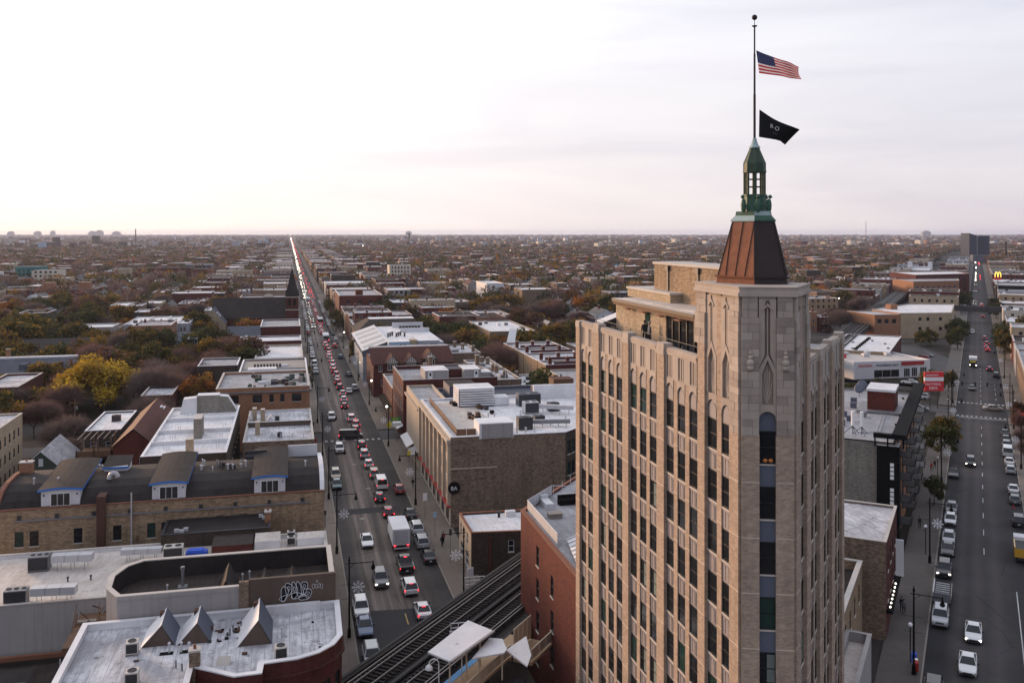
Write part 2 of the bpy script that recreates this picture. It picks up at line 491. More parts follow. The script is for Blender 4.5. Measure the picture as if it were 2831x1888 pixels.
# -- ground, streets
def asphalt(name, c, axis, bands, dark=0.6):
 """asphalt worn lighter along the wheel paths; axis = unit vector across the street, bands = ramp stops in metres"""
 m, t, b = _base(name)
 p = wpos(t)
 vm = t.nodes.new('ShaderNodeVectorMath'); vm.operation = 'DOT_PRODUCT'
 t.links.new(p, vm.inputs[0]); vm.inputs[1].default_value = axis
 lo, hi = bands[0][0], bands[-1][0]
 wob = mth(t, 'MULTIPLY', mth(t, 'SUBTRACT', noise(t, p, 0.05, 2.0), 0.5), 0.8)
 f = mth(t, 'DIVIDE', mth(t, 'SUBTRACT', mth(t, 'ADD', vm.outputs['Value'], wob), lo), hi - lo)
 w = ramp(t, f, [((s - lo) / (hi - lo), (v, v, v)) for s, v in bands])
 w = mth(t, 'MULTIPLY', w, mth(t, 'MULTIPLY_ADD', noise(t, p, 0.03, 3.0), 0.9, 0.5))
 if axis[1] == 0:
  w = mth(t, 'MULTIPLY', w, mth(t, 'MULTIPLY_ADD', ramp(t, noise(t, p, 1.0, 4.0, 0.6, vscale=(1.3, 0.025, 1.0)), [(0.35, (0, 0, 0)), (0.65, (1, 1, 1))]), 1.3, 0.45))
 n1 = noise(t, p, 0.5, 5.0, 0.65)
 n2 = noise(t, p, 0.09, 4.0, 0.6)
 col = mixc(t, n1, sc3(c, 0.8), sc3(c, 1.2))
 col = mixc(t, ramp(t, n2, [(0.4, (0, 0, 0)), (0.62, (1, 1, 1))]), sc3(c, dark), col)
 col = mixc(t, w, col, (c[0] * 3.7, c[1] * 3.3, c[2] * 2.95))
 v = t.nodes.new('ShaderNodeTexVoronoi'); v.feature = 'DISTANCE_TO_EDGE'; v.inputs['Scale'].default_value = 0.16
 t.links.new(p, v.inputs['Vector'])
 col = mixc(t, mth(t, 'MULTIPLY', mth(t, 'LESS_THAN', v.outputs['Distance'], 0.006), 0.5), col, sc3(c, 0.4))
 t.links.new(col, b.inputs['Base Color'])
 b.inputs['Roughness'].default_value = 0.8
 b.inputs['Specular IOR Level'].default_value = 0.15
 return m
asphalt('asphalt_avenue', (0.058, 0.053, 0.051), (1, 0, 0),
  [(7.3, 0.02), (8.8, 0.05), (9.9, 0.35), (10.5, 0.75), (11.2, 0.4), (12.2, 0.8), (13.0, 0.35), (14.1, 0.5), (15.0, 0.3), (16.0, 0.45), (17.2, 0.1), (20.0, 0.0)])
asphalt('asphalt_diagonal', (0.034, 0.033, 0.036), (NX, NY, 0),  # base colour lowered to hold the shade of the buildings on this street
  [(-5.1, 0.0), (-3.2, 0.02), (-1.9, 0.4), (-1.0, 0.2), (0.0, 0.45), (1.0, 0.25), (2.2, 0.45), (3.2, 0.2), (4.2, 0.1), (6.8, 0.0)])
plain('asphalt_new', (0.022, 0.021, 0.023), 0.8, 0.15, 0.6, big=0.25)
plain('asphalt_side', (0.075, 0.07, 0.068), 0.85, 0.15, 0.4, big=0.3)
plain('alley_concrete', (0.15, 0.135, 0.12), 0.9, 0.2, 0.5, big=0.3)
plain('road_white', (0.55, 0.55, 0.54), 0.7, 0.25, 2.0, big=0.3)
plain('road_yellow', (0.52, 0.37, 0.10), 0.7, 0.25, 2.0, big=0.3)
def paving(name, c):
 m, t, b = _base(name)
 p = wpos(t)
 col = mixc(t, noise(t, p, 0.7, 4.0), sc3(c, 0.78), sc3(c, 1.15))
 col = mixc(t, mth(t, 'MULTIPLY', ramp(t, noise(t, p, 0.12, 4.0), [(0.42, (0, 0, 0)), (0.6, (1, 1, 1))]), 0.45), col, sc3(c, 0.6))
 sp = t.nodes.new('ShaderNodeSeparateXYZ'); t.links.new(p, sp.inputs[0])
 for ax in (0, 1):
  fr = mth(t, 'FRACT', mth(t, 'MULTIPLY', sp.outputs[ax], 1 / 1.55))
  col = mixc(t, mth(t, 'MULTIPLY', mth(t, 'LESS_THAN', fr, 0.035), 0.5), col, sc3(c, 0.4))
 t.links.new(col, b.inputs['Base Color'])
 b.inputs['Roughness'].default_value = 0.85
paving('paving_mat', (0.17, 0.138, 0.112))
paving('paving_shaded', (0.105, 0.09, 0.08))  # darkened copy of the paving, with the shade beside the diagonal street painted in
plain('kerb_stone', (0.24, 0.21, 0.18), 0.85, 0.15)
def ground_material():
 m, t, b = _base('ground_mat')
 p = wpos(t)
 f = noise(t, p, 0.03, 6.0, 0.7)
 col = mixc(t, f, (0.018, 0.017, 0.013), (0.045, 0.036, 0.028))
 f2 = noise(t, p, 0.012, 4.0, 0.7)
 col = mixc(t, ramp(t, f2, [(0.45, (0, 0, 0)), (0.6, (1, 1, 1))]), col, (0.075, 0.068, 0.064))
 t.links.new(col, b.inputs['Base Color'])
 b.inputs['Roughness'].default_value = 0.95
 b.inputs['Specular IOR Level'].default_value = 0.1
ground_material()
g = MB(fm(0, 0, math.cos(YAW), -math.sin(YAW)))
g.q([(-15000, -2500, 0), (15000, -2500, 0), (15000, 16800, 0), (-15000, 16800, 0)])
ob('ground', g, ['ground_mat'], kind='structure')
AV0, AV1 = 7.3, 20.0          # kerbs of the avenue
LB, RB = 4.2, 24.4            # building lines
CROSS = [212.0, 409.0, 507.0, 612.0, 715.0, 820.0, 925.0, 1030.0, 1240.0]   # streets crossing the avenue
g = MB(); g.q([(AV0, -150, 0.02), (AV1, -150, 0.02), (AV1, 15500, 0.02), (AV0, 15500, 0.02)])
avenue = ob('avenue_road', g, ['asphalt_avenue'], kind='structure')
g = MB(); g.q([pq(-5.06, 60, 0.016), pq(6.78, 60, 0.016), pq(6.78, 1500, 0.016), pq(-5.06, 1500, 0.016)])
g.q([pq(-5.06, 1500, 0.016), pq(6.78, 1500, 0.016), pq(-60, 5200, 0.016), pq(-74, 5200, 0.016)])
diag = ob('diagonal_road', g, ['asphalt_diagonal'], kind='structure')
g = MB()
g.q([(AV0, 60, 0.024), (AV1, 60, 0.024), (AV1, 112.6, 0.024), (AV0 + 1.6, 113.6, 0.024), (AV0, 113.6, 0.024)])
ob('new_asphalt_road', g, ['asphalt_new'], kind='structure')
for i, y in enumerate(CROSS):
 g = MB()
 g.q([(-400, y - 4.5, 0.012), (AV0, y - 4.5, 0.012), (AV0, y + 4.5, 0.012), (-400, y + 4.5, 0.012)])
 g.q([(AV1, y - 4.5, 0.012), (900 if y > 300 else 120, y - 4.5, 0.012), (900 if y > 300 else 120, y + 4.5, 0.012), (AV1, y + 4.5, 0.012)])
 ob('side_street', g, ['asphalt_side'], kind='structure')
QX = [(266.0, 4.6)]
for q, h in QX + [(470.0, 6.0), (620, 5.0), (760, 5.0)]:
 g = MB()
 g.q([pq(-80 if q < 300 else -41, q - h, 0.012), pq(-5.06, q - h, 0.012), pq(-5.06, q + h, 0.012), pq(-80 if q < 300 else -41, q + h, 0.012)])
 g.q([pq(6.78, q - h, 0.012), pq(160, q - h, 0.012), pq(160, q + h, 0.012), pq(6.78, q + h, 0.012)])
 ob('side_street', g, ['asphalt_side'], kind='structure')
SIDE_X = [-92.0, -192.0, -292.0, -392.0, 118.0, 214.0, 312.0, 410.0]
def pavement(x0, y0, x1, y1, frame=None, mat='paving_mat'):
 a = MB(frame)
 a.box(x0, y0, 0.0, x1, y1, 0.15, 0, bot=False)
 return ob('pavement', a, [mat], kind='structure')
def kerb(x0, y0, x1, y1, frame=None, mat='kerb_stone'):
 a = MB(frame)
 a.box(x0, y0, 0.0, x1, y1, 0.154, 0, bot=False)
 return ob('kerb', a, [mat], kind='structure')
ys = [60.0] + CROSS + [2400.0]
for a, b in zip(ys[:-1], ys[1:]):
 a2, b2 = (a + 5.5 if a > 60 else a), (b - 5.5 if b < 2400 else b)
 pavement(LB - 0.3, a2, AV0 - 0.18, b2); kerb(AV0 - 0.18, a2, AV0, b2)
 pavement(AV1 + 0.18, a2, RB + 0.3, b2); kerb(AV1, a2, AV1 + 0.18, b2)
DM = Matrix(((NX, MX, 0, 0), (NY, MY, 0, 0), (0, 0, 1, 0), (0, 0, 0, 1)))
qs = [60.0, 266.0, 470.0, 620.0, 760.0, 1500.0]
for a, b in zip(qs[:-1], qs[1:]):
 a2, b2 = (a + 6 if a > 60 else a), (b - 6 if b < 1500 else b)
 pavement(-9.4, a2, -5.24, b2, DM, 'paving_shaded'); kerb(-5.24, a2, -5.06, b2, DM)
 pavement(6.96, a2, 11.2, b2, DM); kerb(6.78, a2, 6.96, b2, DM)
st = MB(); st.box(-0.3, -0.55, 0, 0.3, 0.55, 0.004); STRIPE = st.mesh('stripe', ['road_white'])
st = MB(); st.box(-0.06, -1.5, 0, 0.06, 1.5, 0.004); DASH = st.mesh('lane_dash', ['road_white'])
st = MB(); st.box(-0.07, -1.6, 0, 0.07, 1.6, 0.004); DASHY = st.mesh('lane_dash', ['road_yellow'])
for yy in (208.0,):
 for k in range(10):
  if k in (4,): continue
  ob('stripe', STRIPE, parent=avenue, loc=(7.9 + k * 1.28, yy - 0.02 * k, 0.024))
for yy in (403.5, 414.5):
 for k in range(10):
  ob('stripe', STRIPE, parent=avenue, loc=(7.9 + k * 1.28, yy, 0.024))
for k in range(3):
 ob('lane_dash', DASHY, parent=avenue, loc=(13.6 - 0.05 * k, 110.2 - 8.8 * k, 0.028))
for k in range(13):
 ob('lane_dash', DASH, parent=avenue, loc=(13.65, 232 + 12 * k, 0.024))
for q in (258.8, 279.0):
 for k in range(11):
  p = -4.4 + k * 1.05
  x, y = pq(p, q)
  ob('stripe', STRIPE, parent=diag, loc=(x, y, 0.02), rz=-TH)
for k in range(22):
 x, y = pq(0.86, 150 + 9.5 * k)
 if k in (11, 12, 13): continue
 ob('lane_dash', DASH, parent=diag, loc=(x, y, 0.02), rz=-TH)
for k in range(4):
 x, y = pq(4.6, 288 + 9 * k); ob('lane_dash', DASH, parent=diag, loc=(x, y, 0.02), rz=-TH)
st = MB(); st.box(-0.055, -17.0, 0, 0.055, 17.0, 0.004); EDGE = st.mesh('parking_line', ['road_white'])
x, y = pq(4.5, 118); ob('parking_line', EDGE, parent=diag, loc=(x, y, 0.02), rz=-TH)
st = MB(); st.box(-5.0, -0.2, 0, 5.6, 0.2, 0.004)
x, y = pq(0.9, 256.6); ob('stop_line', st.mesh('stop_line', ['road_white']), parent=diag, loc=(x, y, 0.021), rz=-TH)
st = MB(); st.box(-5.2, -1.5, 0, 5.2, 1.5, 0.004)
o = ob('asphalt_patch', st.mesh('asphalt_patch', ['asphalt_new']), parent=avenue, loc=(12.9, 154.6, 0.022))
for (x, y) in ((11.4, 150.5), (13.8, 168.0), (12.6, 186.0)):
 st = MB(); st.lathe((0, 0), [(0.45, 0), (0.42, 0.006)], 12); ob('manhole_cover', st.mesh('manhole_cover', ['concrete']), parent=avenue, loc=(x, y, 0.022))
# -- the tower
tower = thing('hotel_tower', 'tall tan brick and stone Art Deco corner tower with a copper spire', 'tower', (30, 60, 0))
ZP = 38.4                     # parapet
FL = 3.055                    # storey height
SILL0 = 33.2
NF = 10
A2 = Vector((24.4, 47.0)); FD = Vector((0.939, -0.343)); FD.normalize()
B2 = A2 + FD * 2.80
SOUTH = Matrix(((0, -1, 0, 24.4), (1, 0, 0, 0), (0, 0, 1, 0), (0, 0, 0, 1)))      # s = world y, t outward
FRONT = fm(B2.x, B2.y, -FD.x, -FD.y)                                               # s from B towards A
NORTH = fm(B2.x, B2.y, -MX, -MY)                                                   # s negative away from B
def arch_pts(s0, s1, z0, z1, n=7):
 """round-headed outline (local s,z)"""
 r = (s1 - s0) / 2
 c = (s0 + s1) / 2
 zz = z1 - r
 return [(s0, z0)] + [(c - r * math.cos(math.pi * i / n), zz + r * math.sin(math.pi * i / n)) for i in range(n + 1)] + [(s1, z0)]
def slab(mb, outline, t0, t1, m=0):
 """outline (s,z) counter-clockwise or not, extruded from t0 to t1"""
 n = len(outline)
 a = mb.add([(s, t0, z) for s, z in outline])
 b = mb.add([(s, t1, z) for s, z in outline])
 mb.f.append(tuple(b + i for i in range(n))); mb.m.append(m)
 mb.f.append(tuple(a + i for i in reversed(range(n)))); mb.m.append(m)
 for i in range(n):
  j = (i + 1) % n
  mb.f.append((a + i, a + j, b + j, b + i)); mb.m.append(m)
def tower_window_mesh(w, h, mats):
 f = MB()
 for x0, x1, z0, z1 in ((0, 0.06, 0, h), (w - 0.06, w, 0, h), (0.06, w - 0.06, 0, 0.07), (0.06, w - 0.06, h - 0.06, h), (0.06, w - 0.06, h * 0.5 - 0.03, h * 0.5 + 0.03)):
  f.box(x0, -0.04, z0, x1, 0.03, z1)
 return f.mesh('window', mats)
WMESH = {}
def tower_window(M, s0, s1, zs, h, kind):
 key = (round(s1 - s0, 2), h)
 w = s1 - s0
 if key not in WMESH:
  fr = tower_window_mesh(w, h, ['sash_dark'])
  pn = {}
  for nm in ('window_glass', 'window_glass_green'):
   p = MB(); p.box(0.05, -0.02, 0.06, w - 0.05, 0.0, h - 0.05); pn[nm] = p.mesh('pane', [nm])
  cu = MB()
  for i in range(7):
   a = 0.07 + i * (w * 0.45) / 7
   cu.box(a, 0.004, h * 0.08, a + w * 0.05, 0.016, h * 0.93)
  si = MB(); si.box(-0.02, -0.05, -0.09, w + 0.02, 0.08, 0.0)
  WMESH[key] = (fr, pn, cu.mesh('curtain', ['curtain']), si.mesh('sill', ['sill_stone']))
 fr, pn, cu, si = WMESH[key]
 loc = M @ Vector((s0, -0.06, zs))
 ang = math.atan2(M[1][0], M[0][0])
 o = ob('window', fr, parent=tower, loc=loc, rz=ang)
 ob('pane', pn['window_glass_green' if kind == 1 else 'window_glass'], parent=o)
 if kind == 2:
  ob('curtain', cu, parent=o)
 ob('sill', si, parent=o)
SPM = {}
def spandrel(M, s0, s1, z0, z1, mat, fluted=True):
 key = (round(s1 - s0, 2), round(z1 - z0, 2), mat)
 if key not in SPM:
  w, h = s1 - s0, z1 - z0
  a = MB(); a.box(-0.02, -0.25, 0, w + 0.02, -0.05, h)
  if fluted:
   for c, hw in ((0.5, 0.14), (0.26, 0.035), (0.74, 0.035)):
    slab(a, arch_pts(w * c - w * hw, w * c + w * hw, h * 0.12, h * 0.86, 5), -0.05, -0.015)
   a.box(0, -0.05, h - 0.1, w, -0.01, h)
  SPM[key] = a.mesh('spandrel_panel', [mat])
 ob('spandrel_panel', SPM[key], parent=tower, loc=M @ Vector((s0, 0, z0)), rz=math.atan2(M[1][0], M[0][0]))
def pier(M, s0, s1, ztop, t, name='pier', joints=True, z0=0.0):
 a = MB(M)
 a.box(s0, -0.45, z0, s1, t, ztop, 0)
 if joints:
  for k in range(NF):
   z = SILL0 - FL * k - 1.02
   a.box(s0 - 0.006, t - 0.05, z, s1 + 0.006, t + 0.012, z + 0.045, 1)
 return ob(name, a, ['tower_brick', 'joint_light'], tower)
def bay(M, wins, full=True):
 """a group of windows between two wide piers; wins = list of (s0,s1)"""
 for i, (a, b) in enumerate(wins):
  for k in range(NF):
   zs = SILL0 - FL * k
   r = RND.random()
   tower_window(M, a, b, zs, 1.80, 1 if r < 0.10 else 2 if r < 0.2 else 0)
   if k < NF - 1:
    spandrel(M, a, b, zs + 1.80 - FL, zs - 0.09, 'spandrel_grey')
  g = MB(M)
  slab(g, arch_pts(a, b, 35.0, 36.12), -0.3, -0.05)
  slab(g, arch_pts(a + 0.2, b - 0.2, 35.05, 35.92), -0.05, -0.015)
  ob('arched_panel', g, ['spandrel_grey'], tower)
def head(M, a, b, z0, z1, t, m='tower_stone_light'):
 """stone above a round-headed opening"""
 g = MB(M)
 pts = arch_pts(a, b, 35.3, z0, 8)
 n = len(pts)
 outer = [(a, pts[0][1])] + [(p[0], z1) for p in pts[1:-1]] + [(b, pts[0][1])]
 for i in range(1, n - 2):
  p, q_ = pts[i], pts[i + 1]
  k = g.add([(p[0], t, p[1]), (q_[0], t, q_[1]), (q_[0], t, z1), (p[0], t, z1), (p[0], -0.3, p[1]), (q_[0], -0.3, q_[1])])
  g.f.append((k, k + 1, k + 2, k + 3)); g.m.append(0)
  g.f.append((k, k + 4, k + 5, k + 1)); g.m.append(0)
 return ob('arch_head', g, [m], tower)
def parapet_panel(M, a, b, z0, z1, t):
 """fluted stone panel of the parapet: three upright ribs in a sunk field"""
 g = MB(M)
 w = b - a
 g.box(a, -0.5, z0, b, t - 0.22, z1, 1)
 g.box(a, t - 0.22, z0, a + w * 0.14, t, z1); g.box(b - w * 0.14, t - 0.22, z0, b, t, z1)
 for c in (0.36, 0.64):
  g.box(a + w * c - 0.08, t - 0.22, z0, a + w * c + 0.08, t - 0.04, z1)
 g.box(a + w * 0.14, t - 0.22, z1 - 0.16, b - w * 0.14, t, z1); g.box(a + w * 0.14, t - 0.22, z0, b - w * 0.14, t - 0.02, z0 + 0.08)
 ob('parapet_panel', g, ['tower_stone_light', 'tower_stone_dark'], tower)
def main_facade(M, groups, piers):
 for s0, s1, cap in piers:
  j0, j1 = (s1 - 0.46, s1) if M is SOUTH else (s0, s0 + 0.30)
  p0, p1 = (s0, j0) if M is SOUTH else (j1, s1)
  pier(M, p0, p1, ZP - 0.55, 0.20)
  pier(M, j0, j1, ZP - 0.55, 0.0, 'pier_return', False)
  g = MB(M)
  lo, hi = p0 - 0.02, p1 + 0.02
  g.box(j0, -0.5, ZP - 0.55, j1, 0.04, ZP - 0.05)
  g.box(lo, -0.5, ZP - 0.55, hi, 0.24, ZP - 0.1); g.box(lo + 0.08, -0.45, ZP - 0.1, hi - 0.08, 0.19, ZP + 0.22 * cap)
  ob('pier_cap', g, ['tower_stone_light'], tower)
 for wins in groups:
  bay(M, wins)
  lo, hi = min(w[0] for w in wins), max(w[1] for w in wins)
  ws = sorted(wins)
  for (a, b), (c, d) in zip(ws[:-1], ws[1:]):
   pier(M, b, c, 36.4, 0.03, 'mullion_pier')
   g = MB(M); g.box(b, -0.45, 36.4, c, 0.06, ZP - 0.3); ob('parapet_block', g, ['tower_stone_light'], tower)
  for a, b in wins:
   head(M, a, b, 36.12, 36.42, 0.06)
   parapet_panel(M, a, b, 36.42, ZP - 0.3, 0.06)
  g = MB(M); g.box(lo, -0.5, ZP - 0.3, hi, 0.10, ZP - 0.12); g.box(lo, -0.5, ZP - 0.12, hi, 0.02, ZP)
  ob('parapet_coping', g, ['tower_stone'], tower)
S_WIN = [[(74.6, 75.9), (72.75, 74.0)],
         [(69.55, 70.85), (67.7, 68.95), (65.85, 67.1)],
         [(62.85, 64.15), (61.0, 62.25), (59.2, 60.4)],
         [(56.25, 57.5), (54.45, 55.65), (52.7, 53.85)]]
S_PIER = [(75.9, 77.4, 0), (70.85, 72.75, 1), (64.15, 65.85, 1), (57.5, 59.2, 1)]
main_facade(SOUTH, S_WIN, S_PIER)
off = lambda y: -(y - 47.0) * 0.80
N_WIN = [[(off(b), off(a)) for a, b in g_] for g_ in ([(52.7, 53.85), (54.45, 55.65), (56.25, 57.5)], [(59.2, 60.4), (61.0, 62.25), (62.85, 64.15)], [(65.85, 67.1), (67.7, 68.95), (69.55, 70.85)])]
N_PIER = [(off(b), off(a), 1) for a, b in ((57.5, 59.2), (64.15, 65.85), (70.85, 72.75))]
main_facade(NORTH, N_WIN, N_PIER)
ZT = 43.0
T_WIN_S = [(49.98, 51.3), (48.1, 49.4)]
bay(SOUTH, T_WIN_S)
pier(SOUTH, 51.3, 52.25, ZP + 0.9, 0.20)
pier(SOUTH, 52.25, 52.7, ZP + 0.9, 0.0, 'pier_return', False)
pier(SOUTH, 49.4, 49.98, 36.4, 0.03, 'mullion_pier')
pier(SOUTH, 47.0, 48.1, 34.8, 0.20)
T_WIN_N = [(off(51.3), off(49.98)), (off(49.4), off(48.1))]
bay(NORTH, T_WIN_N)
pier(NORTH, off(52.7), off(51.3), ZP + 0.9, 0.20)
pier(NORTH, off(49.98), off(49.4), 36.4, 0.03, 'mullion_pier')
pier(NORTH, off(48.1), off(47.0), 34.8, 0.20)
for s0, s1 in ((0.0, 0.93), (1.87, 2.80)):
 pier(FRONT, s0 - 0.02, s1 + 0.02, 34.8, 0.20)
for k in range(NF):
 zs = SILL0 - FL * k
 tower_window(FRONT, 0.93, 1.87, zs, 1.80, [0, 0, 0, 1, 2, 0, 0, 0, 0, 0][k])
 spandrel(FRONT, 0.93, 1.87, zs + 1.80 - FL, zs - 0.09, 'spandrel_blue', False)
g = MB(FRONT); slab(g, arch_pts(0.93, 1.87, 35.0, 36.12), -0.3, -0.14)
ob('arched_panel', g, ['spandrel_blue'], tower)
def blocks(M, s0, s1, z0, z1, t, seed):
 """coursed stone: every block its own piece"""
 r = random.Random(seed)
 z = z0
 row = 0
 while z < z1 - 0.05:
  h = min(r.uniform(0.36, 0.5), z1 - z)
  if z1 - z - h < 0.2: h = z1 - z
  n = 2 if (s1 - s0) > 0.8 else 1
  cuts = [s0, s1] if n == 1 or row % 3 == 2 else [s0, s0 + (s1 - s0) * r.choice((0.38, 0.62, 0.5)), s1]
  for a, b in zip(cuts[:-1], cuts[1:]):
   g = MB(M)
   g.box(a + 0.006, -0.45, z + 0.006, b - 0.006, t + r.uniform(-0.012, 0.012), z + h - 0.006)
   ob('stone_block', g, [r.choice(('tower_stone', 'tower_stone', 'tower_stone_light', 'tower_stone_dark'))], tower)
  z += h
  row += 1
for s0, s1, sd_ in ((-0.02, 0.93, 1), (1.87, 2.82, 2)):
 blocks(FRONT, s0, s1, 34.8, 41.3, 0.22, sd_)
 blocks(FRONT, s0 + 0.06, s1 - 0.06, 41.3, 42.45, 0.12, sd_ + 7)
blocks(SOUTH, 47.0, 48.1, 34.8, 41.6, 0.20, 3); blocks(NORTH, off(48.1), off(47.0), 34.8, 41.6, 0.20, 4)
blocks(SOUTH, 51.3, 52.7, ZP + 0.9, 41.2, 0.20, 5); blocks(NORTH, off(52.7), off(51.3), ZP + 0.9, 41.2, 0.20, 6)
blocks(SOUTH, 47.1, 48.1, 41.6, 42.45, 0.12, 8); blocks(SOUTH, 51.3, 52.6, 41.2, 42.45, 0.12, 9)
blocks(NORTH, off(48.1), off(47.1), 41.6, 42.45, 0.12, 10); blocks(NORTH, off(52.6), off(51.3), 41.2, 42.45, 0.12, 12)
def niche(M, a, b, peak, t, rich=True):
 """tall gabled niche with a leaf relief, and a deep pointed slot above it"""
 c = (a + b) / 2
 w = b - a
 g = MB(M)
 g.box(a, -0.45, 36.3, b, -0.1, 42.5, 1)                                  # back of the niche
 for sgn in (-1, 1):
  x0, x1 = c + sgn * w * 0.5, c + sgn * w * 0.33
  slab(g, [(x0, 36.5), (x1, 36.5), (x1, peak - 1.0), (c, peak - 0.25), (c, peak + 0.1), (x0, peak - 0.75)], -0.1, t - 0.02)
  slab(g, [(x0, peak - 0.75), (c + sgn * 0.15, peak + 0.05), (c + sgn * 0.15, 42.0), (c + sgn * 0.06, 42.3), (x0, 42.3)], -0.1, t - 0.05)
 slab(g, [(a, 42.2), (b, 42.2), (b, 42.5), (a, 42.5)], -0.1, t - 0.1)
 slab(g, [(c - 0.34, 41.75), (c, 42.12), (c + 0.34, 41.75), (c + 0.34, 41.62), (c, 41.92), (c - 0.34, 41.62)], t - 0.06, t)
 g.box(c - 0.035, -0.1, peak, c + 0.035, t - 0.08, 41.9)
 ob('niche', g, ['tower_stone', 'tower_stone_dark'], tower)
 g = MB(M)
 for k, (dx, z0, z1, lean) in enumerate(((0, 37.0, 38.7, 0), (0.13, 36.75, 38.3, 0.05), (-0.13, 36.75, 38.3, -0.05), (0.2, 36.6, 37.7, 0.12), (-0.2, 36.6, 37.7, -0.12), (0.1, 36.5, 37.2, 0.2), (-0.1, 36.5, 37.2, -0.2))):
  pts = []
  for i in range(7):
   u = i / 6
   pts.append((c + dx * w * 0.9 * math.sin(u * 2.0) + lean * u * u, z0 + (z1 - z0) * u))
  for p_, q_ in zip(pts[:-1], pts[1:]):
   g.tube((p_[0], -0.09, p_[1]), (q_[0], -0.09, q_[1]), 0.035, 5, 0)
 ob('leaf_relief', g, ['tower_stone_light'], tower)
for a, b in T_WIN_S:
 head(SOUTH, a, b, 36.12, 36.5, 0.04, 'tower_stone')
 niche(SOUTH, a, b, 39.5, 0.10)
for a, b in T_WIN_N:
 head(NORTH, a, b, 36.12, 36.5, 0.04, 'tower_stone')
 niche(NORTH, a, b, 39.5, 0.10)
for M_, s0, s1 in ((SOUTH, 49.4, 49.98), (NORTH, off(49.98), off(49.4))):
 g = MB(M_); g.box(s0, -0.45, 36.4, s1, 0.05, 42.4); ob('niche_pier', g, ['tower_brick'], tower)
head(FRONT, 0.93, 1.87, 36.12, 36.5, 0.1, 'tower_stone')
niche(FRONT, 0.93, 1.87, 39.2, 0.14)
for s in (0.45, 2.35):
 g = MB(FRONT)
 for z, r_, t in ((38.55, 0.20, 0.27), (38.82, 0.22, 0.28), (39.12, 0.15, 0.26), (39.36, 0.10, 0.26), (39.5, 0.05, 0.25)):
  g.ball((s, t, z), r_, 0, 8, 5)
 ob('finial', g, ['tower_stone_light'], tower)
NT = -4.56
def turret_outline(o, back=3.2):
 """o = outward offset"""
 a = Vector((24.4 - o, 52.7)); b = Vector((24.4 - o, 47.0 - o * 0.35))
 c = B2 + Vector((NX, NY)) * o + Vector((-MX, -MY)) * (o * 0.35)
 d = B2 + Vector((NX, NY)) * o + Vector((MX, MY)) * 4.56
 e = d + Vector((-FD.y, FD.x)) * 0.0 + Vector((-NX, -NY)) * back + Vector((MX, MY)) * 0.8
 f = a + Vector((back, 0.8))
 return [tuple(a), tuple(b), tuple(c), tuple(d), tuple(e), tuple(f)]
g = MB()
g.prism(turret_outline(-0.55), 36.0, 42.5)
ob('turret_core', g, ['tower_stone'], tower)
g = MB()
g.prism(turret_outline(0.26), 42.45, 42.66, bot=True); g.prism(turret_outline(0.16), 42.66, 42.92, bot=True); g.prism(turret_outline(0.22), 42.92, ZT, bot=True)
ob('turret_cornice', g, ['tower_stone_light'], tower)
far_n = Vector(B2) + Vector((MX, MY)) * 20.6
body = [(24.4 + 0.42, 77.38), (24.4 + 0.42, 47.2), (B2.x - 0.3, B2.y + 0.5), (far_n.x - 0.42 * NX, far_n.y - 0.42 * NY), (far_n.x - 9, far_n.y + 12), (34, 77.38)]
g = MB(); g.prism(body, 0, 37.5, 0, 1)
ob('tower_body', g, ['brick_dark', 'roof_silver'], tower)
X_, k_ = 0.8777, None
g = MB(); g.box(27.2, 64.2, 37.5, 33.0, 75.0, 40.15); ob('pavilion_wall', g, ['brick_yellow'], tower)
g = MB(); g.box(26.85, 58.6, 40.15, 33.2, 75.15, 40.4, 0, 1); g.box(27.6, 59.0, 40.4, 32, 74.4, 40.46, 1)
ob('pavilion_roof', g, ['copper_dark_and_shade', 'roof_cream'], tower)
g = MB(); g.box(26.95, 58.6, 39.9, 27.12, 75.1, 40.15); ob('fascia', g, ['wood'], tower)
gl = MB(); gl.box(27.3, 59.0, 37.5, 27.36, 67.1, 40.1); o = ob('glass_wall', gl, ['window_glass'], tower)
for i in range(7):
 a = MB(); a.box(27.22, 59.3 + i * 1.25, 37.5, 27.4, 59.42 + i * 1.25, 40.1); ob('mullion', a, ['sash_dark'], o)
a = MB(); a.box(27.17, 67.3, 37.5, 27.24, 68.3, 39.8); ob('glass_door', a, ['window_glass_green'], tower)
for i in range(4):
 a = MB(); a.box(26.6, 60.5 + i * 3.4, 39.75, 26.95, 61.5 + i * 3.4, 39.85); ob('heater_lamp', a, ['terracotta'], tower)
g = MB(); g.box(29.0, 67.6, 40.4, 32.0, 77.0, 41.1, 0, 1); g.box(28.9, 67.5, 41.1, 32.1, 77.1, 41.26, 2); ob('plant_room', g, ['brick_yellow', 'roof_silver', 'coping'], tower)
g = MB(); g.box(30.0, 60.5, 40.4, 32.6, 73.3, 43.35, 0, 1); g.box(29.88, 60.4, 43.35, 32.7, 73.4, 43.55, 2); ob('lift_house', g, ['brick_tan', 'roof_silver', 'coping'], tower)
for y in (70.3, 64.6):
 a = MB(); a.box(29.9, y - 0.14, 40.5, 30.0, y + 0.14, 43.2); a.box(29.8, y - 0.3, 42.9, 30.0, y + 0.3, 43.3); ob('downpipe', a, ['metal_dark'], tower)
g = MB(); g.lathe((31.5, 61.7), [(0.45, 43.55), (0.45, 44.0), (0.6, 44.05), (0.5, 44.35), (0.12, 44.5)], 10); g.box(32.2, 60.7, 43.55, 33.0, 61.2, 44.1)
ob('roof_vent', g, ['coating_white'], tower)
